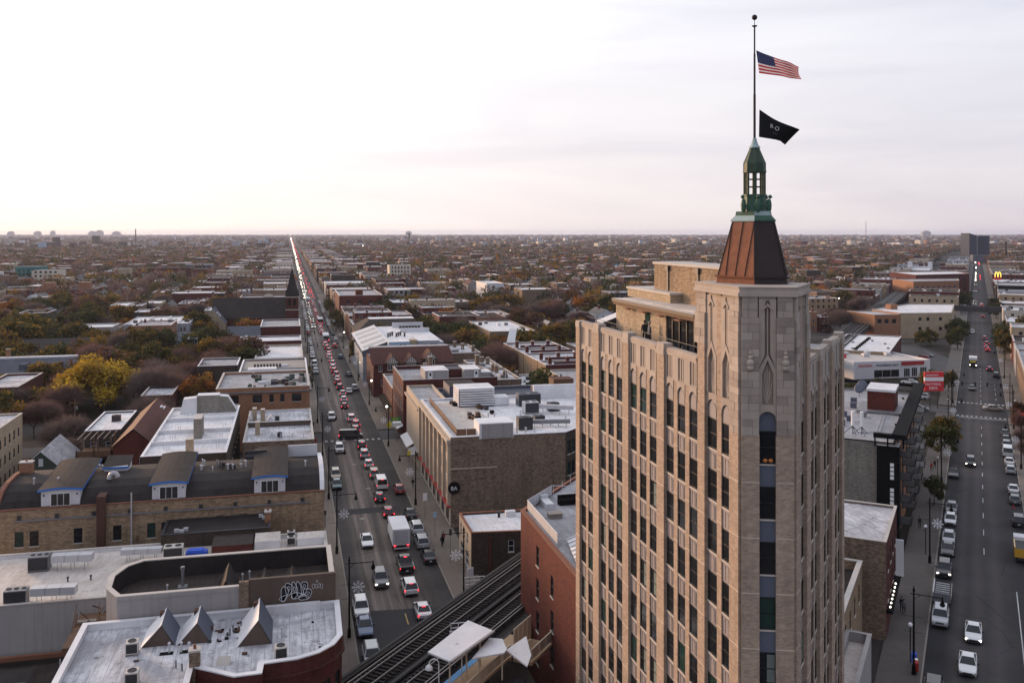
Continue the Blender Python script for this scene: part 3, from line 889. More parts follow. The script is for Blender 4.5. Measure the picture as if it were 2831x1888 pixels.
g = MB(); k = g.add([(26.0, 75.1, 37.5), (28.0, 75.1, 37.5), (28.0, 75.1, 39.0), (26.0, 75.1, 38.3), (26.0, 77.0, 37.5), (28.0, 77.0, 37.5), (28.0, 77.0, 39.0), (26.0, 77.0, 38.3)])
for f in ((0, 1, 2, 3), (5, 4, 7, 6), (0, 3, 7, 4), (1, 5, 6, 2)): g.f.append(tuple(k + i for i in f)); g.m.append(1)
g.f.append((k + 3, k + 2, k + 6, k + 7)); g.m.append(0)
ob('stair_hood', g, ['coating_white', 'metal_dark'], tower)
g = MB()
for y in (53.5, 58, 62, 66, 70, 74):
 g.tube((25.1, y, 37.5), (25.1, y, 38.75), 0.025, 5)
g.tube((25.1, 53.0, 38.75), (25.1, 76.4, 38.75), 0.025, 5)
ob('terrace_rail', g, ['metal_dark'], tower)
ch = MB(); ch.box(-0.25, -0.25, 0.3, 0.25, 0.25, 0.38); ch.box(-0.25, 0.2, 0.38, 0.25, 0.26, 0.85)
for x in (-0.2, 0.2):
 for y in (-0.2, 0.2): ch.box(x - 0.02, y - 0.02, 0, x + 0.02, y + 0.02, 0.3)
CHAIR = ch.mesh('terrace_chair', ['metal_dark'])
for i, (x, y) in enumerate(((25.9, 71.6), (25.9, 70.6), (25.9, 69.7), (25.8, 61.0), (25.9, 59.6), (25.8, 57.6))):
 tag(ob('terrace_chair', CHAIR, loc=(x, y, 37.5), rz=RND.uniform(1.2, 1.9)), f'dark terrace chair, {ordinal(i + 1)} from the parapet end on the tower deck', 'chair', 'chairs on the tower terrace')
SC = Vector((26.86, 50.1))
def spire_ring(scale, z):
 base = [(-2.05, 0.6), (-0.42, -1.55), (1.45, -1.4), (2.05, 0.3), (1.5, 1.7), (-1.2, 1.8)]        # (right, depth)
 return [(SC.x + (x * math.cos(YAW) + y * math.sin(YAW)) * scale, SC.y + (-x * math.sin(YAW) + y * math.cos(YAW)) * scale) for x, y in base]
def seams(lo, hi, z0, z1, i, ts, r=0.035):
 g = MB()
 j = (i + 1) % 6
 for a, b in ts:
  p = [lo[i][k] * (1 - a) + lo[j][k] * a for k in (0, 1)]
  q_ = [hi[i][k] * (1 - b) + hi[j][k] * b for k in (0, 1)]
  g.tube((p[0], p[1], z0), (q_[0], q_[1], z1), r, 5)
 return g
r0, r1 = spire_ring(1.0, 0), spire_ring(0.60, 0)
g = MB(); g.prism(spire_ring(1.06, 0), 42.7, 43.35, bot=True, poly2=spire_ring(1.02, 0)); g.m = [0 if i in (0, 5) else 1 for i in range(len(g.f))]; ob('spire_skirt', g, ['copper_brown', 'copper_dark_and_shade'], tower)  # faces turned from the sun get their shade as darker copper
g = MB(); g.prism(spire_ring(1.09, 0), 43.35, 43.45, bot=True); g.m = [0 if i in (0, 5) else 1 for i in range(len(g.f))]; ob('skirt_band', g, ['copper_brown', 'copper_dark_and_shade'], tower)
for i in range(6):
 j = (i + 1) % 6
 g = MB(); g.q([r0[i] + (43.45,), r0[j] + (43.45,), r1[j] + (46.65,), r1[i] + (46.65,)]); ob('spire_face', g, ['copper_brown' if i in (0, 5) else 'copper_dark_and_shade'], tower)  # shade painted in: only the left faces keep the brown copper
for i in range(6):
 ob('seam', seams(r0, r1, 43.45, 46.65, i, [(0.0, 0.0), (0.22, 0.0), (0.48, 0.5), (0.74, 1.0)] if i in (0, 5) else [(0.0, 0.0), (0.3, 0.3), (0.66, 0.66)] if i != 1 else [(0, 0), (1, 1)]), ['copper_dark_and_shade'], tower)
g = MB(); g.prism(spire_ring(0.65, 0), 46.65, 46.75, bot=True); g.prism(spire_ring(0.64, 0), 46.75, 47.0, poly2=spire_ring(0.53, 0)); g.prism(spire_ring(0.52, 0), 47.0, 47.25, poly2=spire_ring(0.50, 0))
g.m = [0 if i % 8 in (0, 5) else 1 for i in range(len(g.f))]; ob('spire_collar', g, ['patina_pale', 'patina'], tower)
def octa(r, z=None):
 return [(SC.x + r * math.cos(rad(22.5 + 45 * i)), SC.y + r * math.sin(rad(22.5 + 45 * i))) for i in range(8)]
g = MB(); g.prism(octa(0.70), 47.25, 48.15, poly2=octa(0.66)); g.prism(octa(0.73), 48.15, 48.25, bot=True); ob('lantern_base', g, ['patina'], tower)
for i in range(5):                                       # the perched birds around the lantern base
 t = rad(-165 + 60 * i)
 x, y = SC.x + 0.86 * math.cos(t), SC.y + 0.86 * math.sin(t)
 g = MB()
 g.lathe((x, y), [(0.09, 47.2), (0.15, 47.35), (0.17, 47.65), (0.12, 47.9), (0.07, 47.98)], 7)
 hx, hy = SC.x + 0.93 * math.cos(t), SC.y + 0.93 * math.sin(t)
 g.ball((hx, hy, 48.1), 0.12, 0, 7, 5)
 g.tube((hx, hy, 48.1), (SC.x + 1.1 * math.cos(t), SC.y + 1.1 * math.sin(t), 48.06), 0.04, 5, 0, 0.005)
 for s_ in (-1, 1):
  u = t + s_ * 0.32
  wx, wy = SC.x + 0.8 * math.cos(u), SC.y + 0.8 * math.sin(u)
  g.tube((x, y, 47.85), (wx, wy, 47.4), 0.09, 5, 0, 0.03)
 ob('eagle_figure', g, ['patina'], tower)
for i in range(8):
 x, y = octa(0.58)[i]
 g = MB(); g.tube((x, y, 48.25), (x, y, 49.6), 0.075, 6); ob('lantern_post', g, ['patina_dark'], tower)
for z in (48.7, 49.15):
 g = MB()
 o8 = octa(0.58)
 for i in range(8):
  g.tube(o8[i] + (z,), o8[(i + 1) % 8] + (z,), 0.025, 5)
 ob('lantern_bar', g, ['patina_dark'], tower)
g = MB(); g.prism(octa(0.69), 49.55, 49.66, bot=True); g.prism(octa(0.63), 49.66, 50.1, poly2=octa(0.63)); g.prism(octa(0.63), 50.1, 51.05, poly2=octa(0.24)); ob('lantern_roof', g, ['patina_dark'], tower)
for i in range(8):
 a, b = octa(0.63)[i], octa(0.24)[i]
 g = MB(); g.tube(a + (49.66,), a + (50.1,), 0.03, 5); g.tube(a + (50.1,), b + (51.05,), 0.03, 5, r2=0.02); ob('roof_rib', g, ['patina'], tower)
g = MB(); g.lathe(SC, [(0.33, 51.0), (0.33, 51.06), (0.22, 51.2), (0.12, 51.5), (0.13, 51.55), (0.07, 51.6)], 10); ob('pole_socket', g, ['patina_pale'], tower)
fp = thing('flagpole', 'tall dark flagpole with a ball finial on top of the spire', 'flagpole', (SC.x, SC.y, 51.5))
g = MB(); g.tube((SC.x, SC.y, 51.5), (SC.x, SC.y, 54.2), 0.075, 8); g.tube((SC.x, SC.y, 54.2), (SC.x, SC.y, 56.6), 0.062, 8); g.tube((SC.x, SC.y, 56.6), (SC.x, SC.y, 58.2), 0.048, 8)
ob('pole', g, ['bronze_dark'], fp)
g = MB(); g.lathe(SC, [(0.05, 58.18), (0.16, 58.23), (0.16, 58.27), (0.04, 58.3)], 10); g.tube((SC.x, SC.y, 58.28), (SC.x, SC.y, 58.65), 0.02, 6); ob('truck_ring', g, ['bronze_dark'], fp)
g = MB(); g.ball((SC.x, SC.y, 58.76), 0.165, 0, 12, 8); ob('ball', g, ['bronze_dark'], fp)
def flag(corners, nu, nv, cell, wave, mats, name, label, thick=0.006):
 """cloth between four corners (hoist top, fly top, fly bottom, hoist bottom), rippled; cell(u,v) -> material index"""
 c = [Vector(x) for x in corners]
 nrm = (c[1] - c[0]).cross(c[3] - c[0]).normalized()
 P = []
 for j in range(nv + 1):
  v = j / nv
  for i in range(nu + 1):
   u = i / nu
   p = (c[0] * (1 - u) + c[1] * u) * (1 - v) + (c[3] * (1 - u) + c[2] * u) * v
   w = wave(u, v)
   P.append(tuple(p + nrm * w[0] + Vector((0, 0, w[1]))))
 g = MB()
 g.v = P + [tuple(Vector(p) + nrm * thick) for p in P]
 N = len(P)
 for j in range(nv):
  for i in range(nu):
   a = j * (nu + 1) + i
   m = cell((i + 0.5) / nu, (j + 0.5) / nv)
   g.f.append((a, a + 1, a + nu + 2, a + nu + 1)); g.m.append(m)
   g.f.append((N + a + nu + 1, N + a + nu + 2, N + a + 1, N + a)); g.m.append(m)
 o = ob(name, g.mesh(name, mats, True))
 o['label'] = label; o['category'] = 'flag'
 return o, lambda u, v: Vector(c[0] * (1 - u) * (1 - v) + c[1] * u * (1 - v) + c[2] * u * v + c[3] * (1 - u) * v) + nrm * wave(u, v)[0] + Vector((0, 0, wave(u, v)[1])), nrm
RV = Vector((math.cos(YAW), -math.sin(YAW), 0)); UV_ = Vector((0, 0, 1)); FV = Vector((math.sin(YAW), math.cos(YAW), 0))
def us_cell(u, v):
 if u < 0.40 and v < 7 / 13: return 2
 return 0 if int(v * 13) % 2 == 0 else 1
hp = Vector((SC.x, SC.y, 0))
K = 0.00567      # metres per zoomed pixel of the flag view
def at(dx, z, depth=0.0): return hp + RV * dx + FV * depth + UV_ * z
fl, fpos, fn = flag([at(0.10, 56.81), at(2.82, 55.99, 0.5), at(3.10, 55.24, 0.9), at(0.30, 55.47, 0.1)], 40, 26, us_cell,
     lambda u, v: (0.20 * u * math.sin(6.5 * u + 2.5 * v) + 0.06 * math.sin(15 * u - 3 * v) * u, -0.06 * math.sin(3.1 * u) * (1 - v) + 0.07 * u * math.sin(5 * u) * (1 - v)),
     ['flag_red', 'flag_white', 'flag_blue'], 'stars_and_stripes_flag', 'red, white and blue striped flag with stars flying from the flagpole')
for r_ in range(9):
 for c_ in range(6 if r_ % 2 == 0 else 5):
  u, v = (0.035 + 0.066 * c_ + (0.033 if r_ % 2 else 0)) * 1.0, (r_ + 0.7) / 9.6 * 7 / 13
  p = fpos(u, v)
  s_ = MB()
  n_ = []
  for i in range(10):
   q_ = 0.036 if i % 2 == 0 else 0.015
   t = math.pi / 2 + i * math.pi / 5
   n_.append(tuple(p - fn * 0.012 + RV * q_ * math.cos(t) + UV_ * q_ * math.sin(t)))
  s_.q(n_)
  s_.q([tuple(Vector(x) + fn * 0.035) for x in n_])
  ob('star', s_, ['flag_white'], fl)
bf, bpos, bn = flag([at(0.29, 53.3), at(2.82, 52.16, 0.5), at(2.13, 51.45, 0.8), at(0.26, 51.67, 0.0)], 30, 18, lambda u, v: 0,
     lambda u, v: (0.16 * u * math.sin(6 * u + 2 * v), -0.12 * math.sin(3.1 * u) * (1 - v) - 0.35 * max(0, u - 0.8) * v * 2.2),
     ['flag_black'], 'black_flag', 'black flag with white lettering flying below the striped flag')
def letters(txt, size, mat, name, parent, M):
 cu = bpy.data.curves.new(name, 'FONT')
 cu.body = txt
 cu.size = size
 cu.extrude = size * 0.02
 tmp = bpy.data.objects.new(name, cu)
 COL.objects.link(tmp)
 dg = bpy.context.evaluated_depsgraph_get()
 me = bpy.data.meshes.new_from_object(tmp.evaluated_get(dg))
 bpy.data.objects.remove(tmp)
 me.transform(M)
 me.materials.clear()
 me.materials.append(MAT[mat])
 o = ob(name, me, parent=parent)
 return o
def upright(p, right, size_off=0.0):
 """matrix standing text up at p, reading along 'right'"""
 r_ = Vector(right).normalized()
 n_ = r_.cross(Vector((0, 0, 1))).normalized()
 return Matrix(((r_.x, 0, n_.x, p[0]), (r_.y, 0, n_.y, p[1]), (r_.z, 1, n_.z, p[2]), (0, 0, 0, 1)))
for ch_, u, v, sz in (('R', 0.30, 0.52, 0.34), ('O', 0.43, 0.55, 0.34)):
 p = bpos(u, v) - bn * 0.05
 letters(ch_, sz, 'flag_white', 'lettering', bf, upright(tuple(p - FV * 0.12), (RV * 0.97 - UV_ * 0.1)))
for i, ch_ in enumerate('CHI'):
 p = bpos(0.42 + 0.055 * i, 0.74)
 letters(ch_, 0.1, 'siding_grey', 'lettering', bf, upright(tuple(p - FV * 0.14), RV))
# -- building kit
def wall_face(mb, a, b, z0, z1, holes=(), m=0, depth=0.16, mr=None):
 """upright wall from a to b (outside on the right hand), with rectangular openings (s0, z0, w, h)"""
 d = Vector((b[0] - a[0], b[1] - a[1]))
 L = d.length
 d /= L
 n = (d.y, -d.x)
 P = lambda s, t, z: (a[0] + d.x * s + n[0] * t, a[1] + d.y * s + n[1] * t, z)
 hs = [(h[0], h[0] + h[2], h[1], h[1] + h[3]) for h in holes if h[0] > 0.05 and h[0] + h[2] < L - 0.05]
 S = sorted({0.0, L, *[x for h in hs for x in h[:2]]})
 for s0, s1 in zip(S[:-1], S[1:]):
  mid = (s0 + s1) / 2
  cuts = sorted([(h[2], h[3]) for h in hs if h[0] < mid < h[1]])
  z = z0
  for lo, hi in cuts + [(z1, z1)]:
   if lo > z + 1e-4:
    mb.q([P(s0, 0, z), P(s1, 0, z), P(s1, 0, lo), P(s0, 0, lo)], m)
   z = max(z, hi)
 for s0, s1, lo, hi in hs:
  k = mb.add([P(s0, 0, lo), P(s1, 0, lo), P(s1, 0, hi), P(s0, 0, hi), P(s0, -depth, lo), P(s1, -depth, lo), P(s1, -depth, hi), P(s0, -depth, hi)])
  for f in ((0, 1, 5, 4), (1, 2, 6, 5), (2, 3, 7, 6), (3, 0, 4, 7)):
   mb.f.append(tuple(k + i for i in f)); mb.m.append(m if mr is None else mr)
 return hs, P, math.atan2(-d.y, -d.x)
WM = {}
def window_meshes(w, h, style):
 key = (round(w, 2), round(h, 2), style)
 if key in WM:
  return WM[key]
 fmat = {'white': 'siding_white', 'dark': 'sash_dark', 'tan': 'render_cream', 'green': 'siding_green'}[style.split('-')[0]]
 opts = style.split('-')[1:]
 b = 0.07
 f = MB()
 hw = w / 2
 for x0, x1, z0, z1 in ((-hw, -hw + b, 0, h), (hw - b, hw, 0, h), (-hw + b, hw - b, 0, b), (-hw + b, hw - b, h - b, h)):
  f.box(x0, -0.13, z0, x1, -0.04, z1)
 if 'sash' in opts or not opts:
  f.box(-hw + b, -0.13, h * 0.5 - 0.035, hw - b, -0.05, h * 0.5 + 0.035)
 if 'tri' in opts:
  for x in (-w / 6, w / 6): f.box(x - 0.04, -0.13, b, x + 0.04, -0.05, h - b)
 if 'two' in opts:
  f.box(-0.04, -0.13, b, 0.04, -0.05, h - b)
 if 'lintel' in opts:
  f.box(-hw - 0.1, -0.02, h, hw + 0.1, 0.03, h + 0.18)
 p = MB(); p.box(-hw + b, -0.12, b, hw - b, -0.10, h - b)
 s = MB(); s.box(-hw - 0.06, -0.14, -0.1, hw + 0.06, 0.08, 0.0)
 WM[key] = (f.mesh('window', [fmat]), p.mesh('pane', ['window_glass']), s.mesh('sill', ['sill_stone']), p.mesh('pane', ['window_glass_green']))
 return WM[key]
def place_window(root, P, ang, hole, style, parts=True):
 s0, s1, lo, hi = hole
 fr, pn, si, pg = window_meshes(s1 - s0, hi - lo, style)
 o = ob('window', fr, parent=root, loc=P((s0 + s1) / 2, 0, lo), rz=ang)
 ob('pane', pg if RND.random() < 0.12 else pn, parent=o)
 if parts:
  ob('sill', si, parent=o)
 return o
def rowwin(L, z, w, h, n, margin=1.2, jit=0.0):
 """n evenly spaced openings on a wall of length L"""
 if n <= 0: return []
 step = (L - 2 * margin) / n
 return [(margin + step * (i + 0.5) - w / 2 + RND.uniform(-jit, jit), z, w, h) for i in range(n)]
def inset(poly, d):
 n = len(poly)
 out = []
 for i in range(n):
  p0, p1, p2 = Vector(poly[i - 1]), Vector(poly[i]), Vector(poly[(i + 1) % n])
  e1, e2 = (p1 - p0).normalized(), (p2 - p1).normalized()
  n1, n2 = Vector((-e1.y, e1.x)), Vector((-e2.y, e2.x))
  b = n1 + n2
  k = b.dot(n1)
  out.append(tuple(p1 + b * (d / k if abs(k) > 0.25 else d)))
 return out
def bldg(name, label, cat, poly, h, wall, roof, par=0.5, cop='coping', cw=0.3, wins=None, style='white-sash', z0=0.0, group=None, walls=None, parts=True, inner=None, cop_h=0.08):
 """flat-roofed building: walls with real openings, a sunk roof sheet, parapet and coping.
 poly counter-clockwise; wins = {edge: [(s,z,w,h)...]}; walls = {edge: material}"""
 cx = sum(p[0] for p in poly) / len(poly); cy = sum(p[1] for p in poly) / len(poly)
 root = thing(name, label, cat, (cx, cy, z0), 0, group)
 n = len(poly)
 mats = [wall]
 for w in (walls or {}).values():
  if w not in mats: mats.append(w)
 w_ = MB()
 todo = []
 for i in range(n):
  a, b = poly[i], poly[(i + 1) % n]
  mi = mats.index((walls or {}).get(i, wall))
  hs, P, ang = wall_face(w_, a, b, z0, h, (wins or {}).get(i, ()), mi)
  todo += [(P, ang, x) for x in hs]
 ins = inset(poly, cw)
 for i in range(n):
  j = (i + 1) % n
  w_.q([ins[j] + (h - par,), ins[i] + (h - par,), ins[i] + (h,), ins[j] + (h,)], len(mats) if inner else 0)
 ob('walls', w_, mats + ([inner] if inner else []), root)
 r = MB(); r.q([p + (h - par,) for p in inset(poly, cw * 0.5)])
 ob('roof', r, [roof], root)
 c = MB()
 out = inset(poly, -0.06); ins2 = inset(poly, cw + 0.05)
 for i in range(n):
  j = (i + 1) % n
  A, B, Cc, D = out[i], out[j], ins2[j], ins2[i]
  zt = h + cop_h
  c.q([A + (zt,), B + (zt,), Cc + (zt,), D + (zt,)])
  c.q([A + (h - 0.02,), B + (h - 0.02,), B + (zt,), A + (zt,)])
  c.q([D + (zt,), Cc + (zt,), Cc + (h - 0.02,), D + (h - 0.02,)])
 ob('coping', c, [cop], root)
 for P, ang, x in todo:
  place_window(root, P, ang, x, style, parts)
 root['_h'] = h
 return root
def rect(x0, y0, x1, y1):
 return [(x0, y0), (x1, y0), (x1, y1), (x0, y1)]      # edges: 0 = near (-y), 1 = +x, 2 = far, 3 = -x
def prect(p0, q0, p1, q1):
 return [pq(p0, q0), pq(p1, q0), pq(p1, q1), pq(p0, q1)]
def gable_house(name, label, cat, x0, y0, x1, y1, eave, ridge, wall, roof, axis='y', wins=None, style='white-sash', group=None, over=0.3, frame=None, trim='siding_white', parts=True):
 """pitched-roof house; axis = direction of the ridge; wins keyed by rect edge"""
 poly = rect(x0, y0, x1, y1)
 if frame: poly = [tuple((frame @ Vector((p[0], p[1], 0)))[:2]) for p in poly]
 cx = sum(p[0] for p in poly) / 4; cy = sum(p[1] for p in poly) / 4
 root = thing(name, label, cat, (cx, cy, 0), 0, group)
 w_ = MB(); todo = []
 for i in range(4):
  hs, P, ang = wall_face(w_, poly[i], poly[(i + 1) % 4], 0, eave, (wins or {}).get(i, ()))
  todo += [(P, ang, x) for x in hs]
 mid = lambda a, b: tuple((Vector(a) + Vector(b)) / 2)
 if axis == 'y':
  e = [(poly[0], poly[1]), (poly[3], poly[2])]
 else:
  e = [(poly[3], poly[0]), (poly[2], poly[1])]
 tri = [(a, b, mid(a, b)) for a, b in e]
 for a, b, c in tri:
  w_.q([tuple(a) + (eave,), tuple(b) + (eave,), tuple(c) + (ridge,)])
 ob('walls', w_, [wall], root)
 (a0, b0, c0), (a1, b1, c1) = tri
 sl = (ridge - eave)
 dn = lambda p, c: Vector(p) + (Vector(p) - Vector(c)).normalized() * over
 ax = (Vector(c1) - Vector(c0)).normalized() * over
 r = MB()
 for (p0, q0), (p1, q1) in (((a0, c0), (a1, c1)), ((b0, c0), (b1, c1))):
  half = (Vector(p0) - Vector(q0)).length
  ez = eave - sl * over / half
  A = dn(p0, q0) - ax; B = dn(p1, q1) + ax; Cc = Vector(q1) + ax; D = Vector(q0) - ax
  for z in (0.02, 0.16):
   r.q([(A.x, A.y, ez + z), (B.x, B.y, ez + z), (Cc.x, Cc.y, ridge + z), (D.x, D.y, ridge + z)])
  r.q([(A.x, A.y, ez + 0.02), (B.x, B.y, ez + 0.02), (B.x, B.y, ez + 0.16), (A.x, A.y, ez + 0.16)], 1)
  for U, V in ((A, D), (B, Cc)):
   r.q([(U.x, U.y, ez + 0.02), (V.x, V.y, ridge + 0.02), (V.x, V.y, ridge + 0.16), (U.x, U.y, ez + 0.16)], 1)
 ob('roof', r, [roof, trim], root)
 for P, ang, x in todo:
  place_window(root, P, ang, x, style, parts)
 return root
def part_box(root, name, mat, x0, y0, z0, x1, y1, z1, top=None, frame=None):
 g = MB(frame); g.box(x0, y0, z0, x1, y1, z1, 0, 1 if top else None)
 return ob(name, g, [mat] + ([top] if top else []), root)
def chimney(root, x, y, z0, z1, w=0.7, d=0.5, mat='brick_brown', rz=0.0):
 g = MB(fm(x, y, math.cos(rz), math.sin(rz)))
 g.box(-w / 2, -d / 2, z0, w / 2, d / 2, z1 - 0.15); g.box(-w / 2 - 0.06, -d / 2 - 0.06, z1 - 0.15, w / 2 + 0.06, d / 2 + 0.06, z1, 1)
 c = ob('chimney', g, [mat, 'coping'], root)
 f = MB(fm(x, y, math.cos(rz), math.sin(rz)))
 f.tube((0, 0, z1), (0, 0, z1 + 0.3), 0.11, 7); ob('flue', f, ['terracotta'], c)
 return c
def vent(root, x, y, z, h=0.7, r=0.07, mat='metal_light', hat=True):
 g = MB(); g.tube((x, y, z), (x, y, z + h), r, 7)
 if hat: g.lathe((x, y), [(r * 1.9, z + h), (r * 1.9, z + h + 0.05), (0.02, z + h + 0.16)], 7)
 return ob('vent_pipe', g, [mat], root)
ACN = [0]
_acm = {}
def ac_unit(x, y, z, label, rz=0.0, w=0.9, d=0.9, h=1.0, fans=1, mat='ac_cream', group='rooftop cooling units'):
 """boxed cooling unit: casing, louvred side, round fan grille(s) on top, feet"""
 key = (w, d, h, fans, mat)
 if key not in _acm:
  c = MB(); c.box(-w / 2, -d / 2, 0.12, w / 2, d / 2, h)
  lv = MB()
  for i in range(6):
   zz = 0.22 + i * (h - 0.35) / 6
   lv.box(-w / 2 + 0.06, -d / 2 - 0.025, zz, w / 2 - 0.06, -d / 2 - 0.002, zz + (h - 0.35) / 12)
  pl = MB(); pl.box(-w / 2 + 0.05, -d / 2 - 0.004, 0.2, w / 2 - 0.05, -d / 2 + 0.01, h - 0.1)
  fn = []
  for i in range(fans):
   f = MB(); cx = (i - (fans - 1) / 2) * w / fans
   r = min(w / fans, d) * 0.36
   f.lathe((cx, 0), [(r, h), (r, h + 0.05), (r * 0.86, h + 0.055), (r * 0.86, h + 0.012)], 14)
   f.box(cx - r, -0.015, h + 0.05, cx + r, 0.015, h + 0.065); f.box(cx - 0.015, -r, h + 0.05, cx + 0.015, r, h + 0.066)
   fn.append(f.mesh('fan_grille', ['metal_dark']))
  ft = MB(); ft.box(-w / 2, -d / 2, 0, -w / 2 + 0.1, d / 2, 0.12); ft.box(w / 2 - 0.1, -d / 2, 0, w / 2, d / 2, 0.12)
  _acm[key] = (c.mesh('casing', [mat]), lv.mesh('louvre', ['metal_dark']), pl.mesh('coil_panel', ['metal_dark']), fn, ft.mesh('foot_rail', ['metal_grey']))
 t = thing('cooling_unit', label, 'cooling unit', (x, y, z), rz, group)
 c, lv, pl, fn, ft = _acm[key]
 ob('casing', c, parent=t, world=False); ob('coil_panel', pl, parent=t, world=False)
 ob('louvre', lv, parent=t, world=False); ob('foot_rail', ft, parent=t, world=False)
 for f in fn: ob('fan_grille', f, parent=t, world=False)
 return t
def duct(root, pts, w, h, mat='metal_light', legs=True, zr=None):
 """boxed duct through points (x,y,z)"""
 g = MB()
 for a, b in zip(pts[:-1], pts[1:]):
  a, b = Vector(a), Vector(b)
  L = (b - a).length
  n = max(1, int(L / 1.3))
  d = (b - a) / L
  fmx = fm(a.x, a.y, d.x, d.y, a.z)
  for i in range(n):
   u0, u1 = L * i / n, L * (i + 1) / n
   for k in [g.add([tuple(fmx @ Vector((u, s * w / 2, zz + d.z * u))) for u in (u0 + 0.02, u1 - 0.02) for s in (-1, 1) for zz in (0, h)])]:
    for f in ((0, 1, 3, 2), (4, 6, 7, 5), (0, 4, 5, 1), (2, 3, 7, 6), (1, 5, 7, 3), (0, 2, 6, 4)):
     g.f.append(tuple(k + q_ for q_ in f)); g.m.append(0)
   if legs and zr is not None:
    u = (u0 + u1) / 2
    for s in (-1, 1):
     p = fmx @ Vector((u, s * w * 0.55, 0))
     g.tube((p.x, p.y, zr), (p.x, p.y, a.z + d.z * u), 0.025, 4, 1)
 return ob('duct', g, [mat, 'metal_dark'], root)
# -- near buildings left of the avenue
c1 = [(4.2, 82.5), (-16.5, 82.5), (-16.5, 58.0), (-7.2, 58.0), (-7.0, 72.4), (-3.9, 70.1), (-2.0, 70.2), (-1.9, 71.7), (0.6, 71.9), (2.2, 72.6), (3.4, 73.8), (4.1, 75.4)]
b1 = bldg('corner_building', 'round-cornered brown brick building with seamed white roof and three gabled skylights', 'building', c1, 13.75, 'brick_dark_red', 'roof_white', 0.5, 'coating_white', 0.35,
          {8: [(0.5, 9.2, 1.1, 2.2)], 9: [(0.3, 9.2, 1.0, 2.2)], 10: [(0.3, 9.2, 1.0, 2.2)], 11: rowwin(7.1, 9.2, 1.1, 2.2, 3), 7: [(0.6, 9.2, 1.1, 2.2)]}, 'dark-sash', inner='coating_white')
g = MB()
for i in range(7, 12):
 a, b = Vector(c1[i]), Vector(c1[(i + 1) % 12])
 d = (b - a).normalized(); n = Vector((d.y, -d.x))
 for z, t in ((12.55, 0.22), (12.4, 0.12)):
  P = [a, b, b + n * t, a + n * t]
  k = g.add([(p.x, p.y, z) for p in P] + [(p.x, p.y, z + 0.16) for p in P])
  for f in ((4, 5, 6, 7), (2, 3, 7, 6), (3, 2, 1, 0)): g.f.append(tuple(k + q_ for q_ in f)); g.m.append(0)
ob('cornice', g, ['brick_dark_red'], b1)
def skylight(root, x, y0, y1, hw, z0, z1, dark_right='siding_slate'):
 g = MB()
 hl, hr = hw * 1.3, hw * .82
 k = g.add([(x - hl, y0, z0), (x + hr, y0, z0), (x, y0, z1), (x - hl, y1, z0), (x + hr, y1, z0), (x, y1, z1)])
 g.f += [(k, k + 1, k + 2), (k + 4, k + 3, k + 5), (k, k + 3, k + 4, k + 1)]; g.m += [0, 0, 0]
 s = ob('skylight', g, ['render_brown'], root)
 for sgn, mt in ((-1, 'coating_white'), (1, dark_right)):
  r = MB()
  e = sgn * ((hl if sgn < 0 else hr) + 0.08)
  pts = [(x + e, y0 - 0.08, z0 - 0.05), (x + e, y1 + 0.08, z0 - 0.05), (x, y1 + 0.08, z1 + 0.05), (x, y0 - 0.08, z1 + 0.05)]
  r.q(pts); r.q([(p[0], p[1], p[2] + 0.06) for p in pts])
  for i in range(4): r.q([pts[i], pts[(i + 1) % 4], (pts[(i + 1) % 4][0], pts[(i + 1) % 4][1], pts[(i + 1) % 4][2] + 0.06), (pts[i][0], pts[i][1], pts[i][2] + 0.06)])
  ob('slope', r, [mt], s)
 o = MB(); o.box(x - hw * 0.42, y1 - 0.75, z1 - 0.62, x - hw * 0.12, y1 - 0.15, z1 - 0.02); ob('hatch', o, ['rust'], s)
skylight(b1, -9.85, 77.9, 81.3, 1.15, 13.25, 14.85)
skylight(b1, -7.15, 77.7, 81.1, 1.15, 13.25, 14.85)
skylight(b1, -2.4, 76.3, 80.8, 1.2, 13.25, 15.15)
for i in range(22):
 x, y = RND.uniform(-6.0, -3.6) if i < 12 else RND.uniform(-12, 3), RND.uniform(77.5, 81.5) if i < 12 else RND.uniform(73.5, 81)
 part_box(b1, 'roof_debris', RND.choice(('metal_dark', 'black_paint', 'rust')), x, y, 13.25, x + RND.uniform(.1, .45), y + RND.uniform(.1, .4), 13.25 + RND.uniform(.05, .3))
for x in (-9.3, -7.8): part_box(b1, 'pipe_flashing', 'black_paint', x - .5, 76.1, 13.25, x + .5, 76.6, 13.3)
chimney(b1, -6.85, 72.6, 10.0, 15.05, 0.75, 0.75, 'brick_brown')
for x, y in ((-9.1, 76.4), (-8.2, 76.3), (-7.6, 76.1), (-0.6, 77.3)):
 vent(b1, x, y, 13.25, 0.75)
for x, y in ((-4.7, 78.6), (-4.5, 79.3), (-3.9, 79.9), (-8.3, 73.7), (-7.8, 73.1)):
 vent(b1, x, y, 13.25, 0.55, 0.05, 'metal_dark', False)
g2 = MB(); k = g2.add([(-5.4, 73.3, 13.26), (-4.4, 73.1, 13.26), (-4.4, 73.9, 13.26), (-5.4, 74.1, 13.26), (-5.3, 73.9, 13.75), (-4.3, 73.7, 13.75)])
g2.f += [(k, k + 1, k + 5, k + 4), (k + 1, k + 2, k + 5), (k + 3, k, k + 4), (k + 2, k + 3, k + 4, k + 5)]; g2.m += [0] * 4
ob('roof_hood', g2, ['ac_cream'], b1)
g = MB(); g.box(-2.0, 82.0, 13.25, 2.6, 82.45, 13.95); ob('flashing', g, ['coating_white'], b1)
ac_unit(-11.9, 77.0, 13.25, 'cream cooling unit beside the paired gabled skylights', 0.05)
ac_unit(-11.1, 71.8, 13.25, 'cream cooling unit at the bottom edge of the seamed white roof', 0.0)
ac_unit(-0.65, 73.5, 13.25, 'cream cooling unit near the rounded roof corner', 0.1)
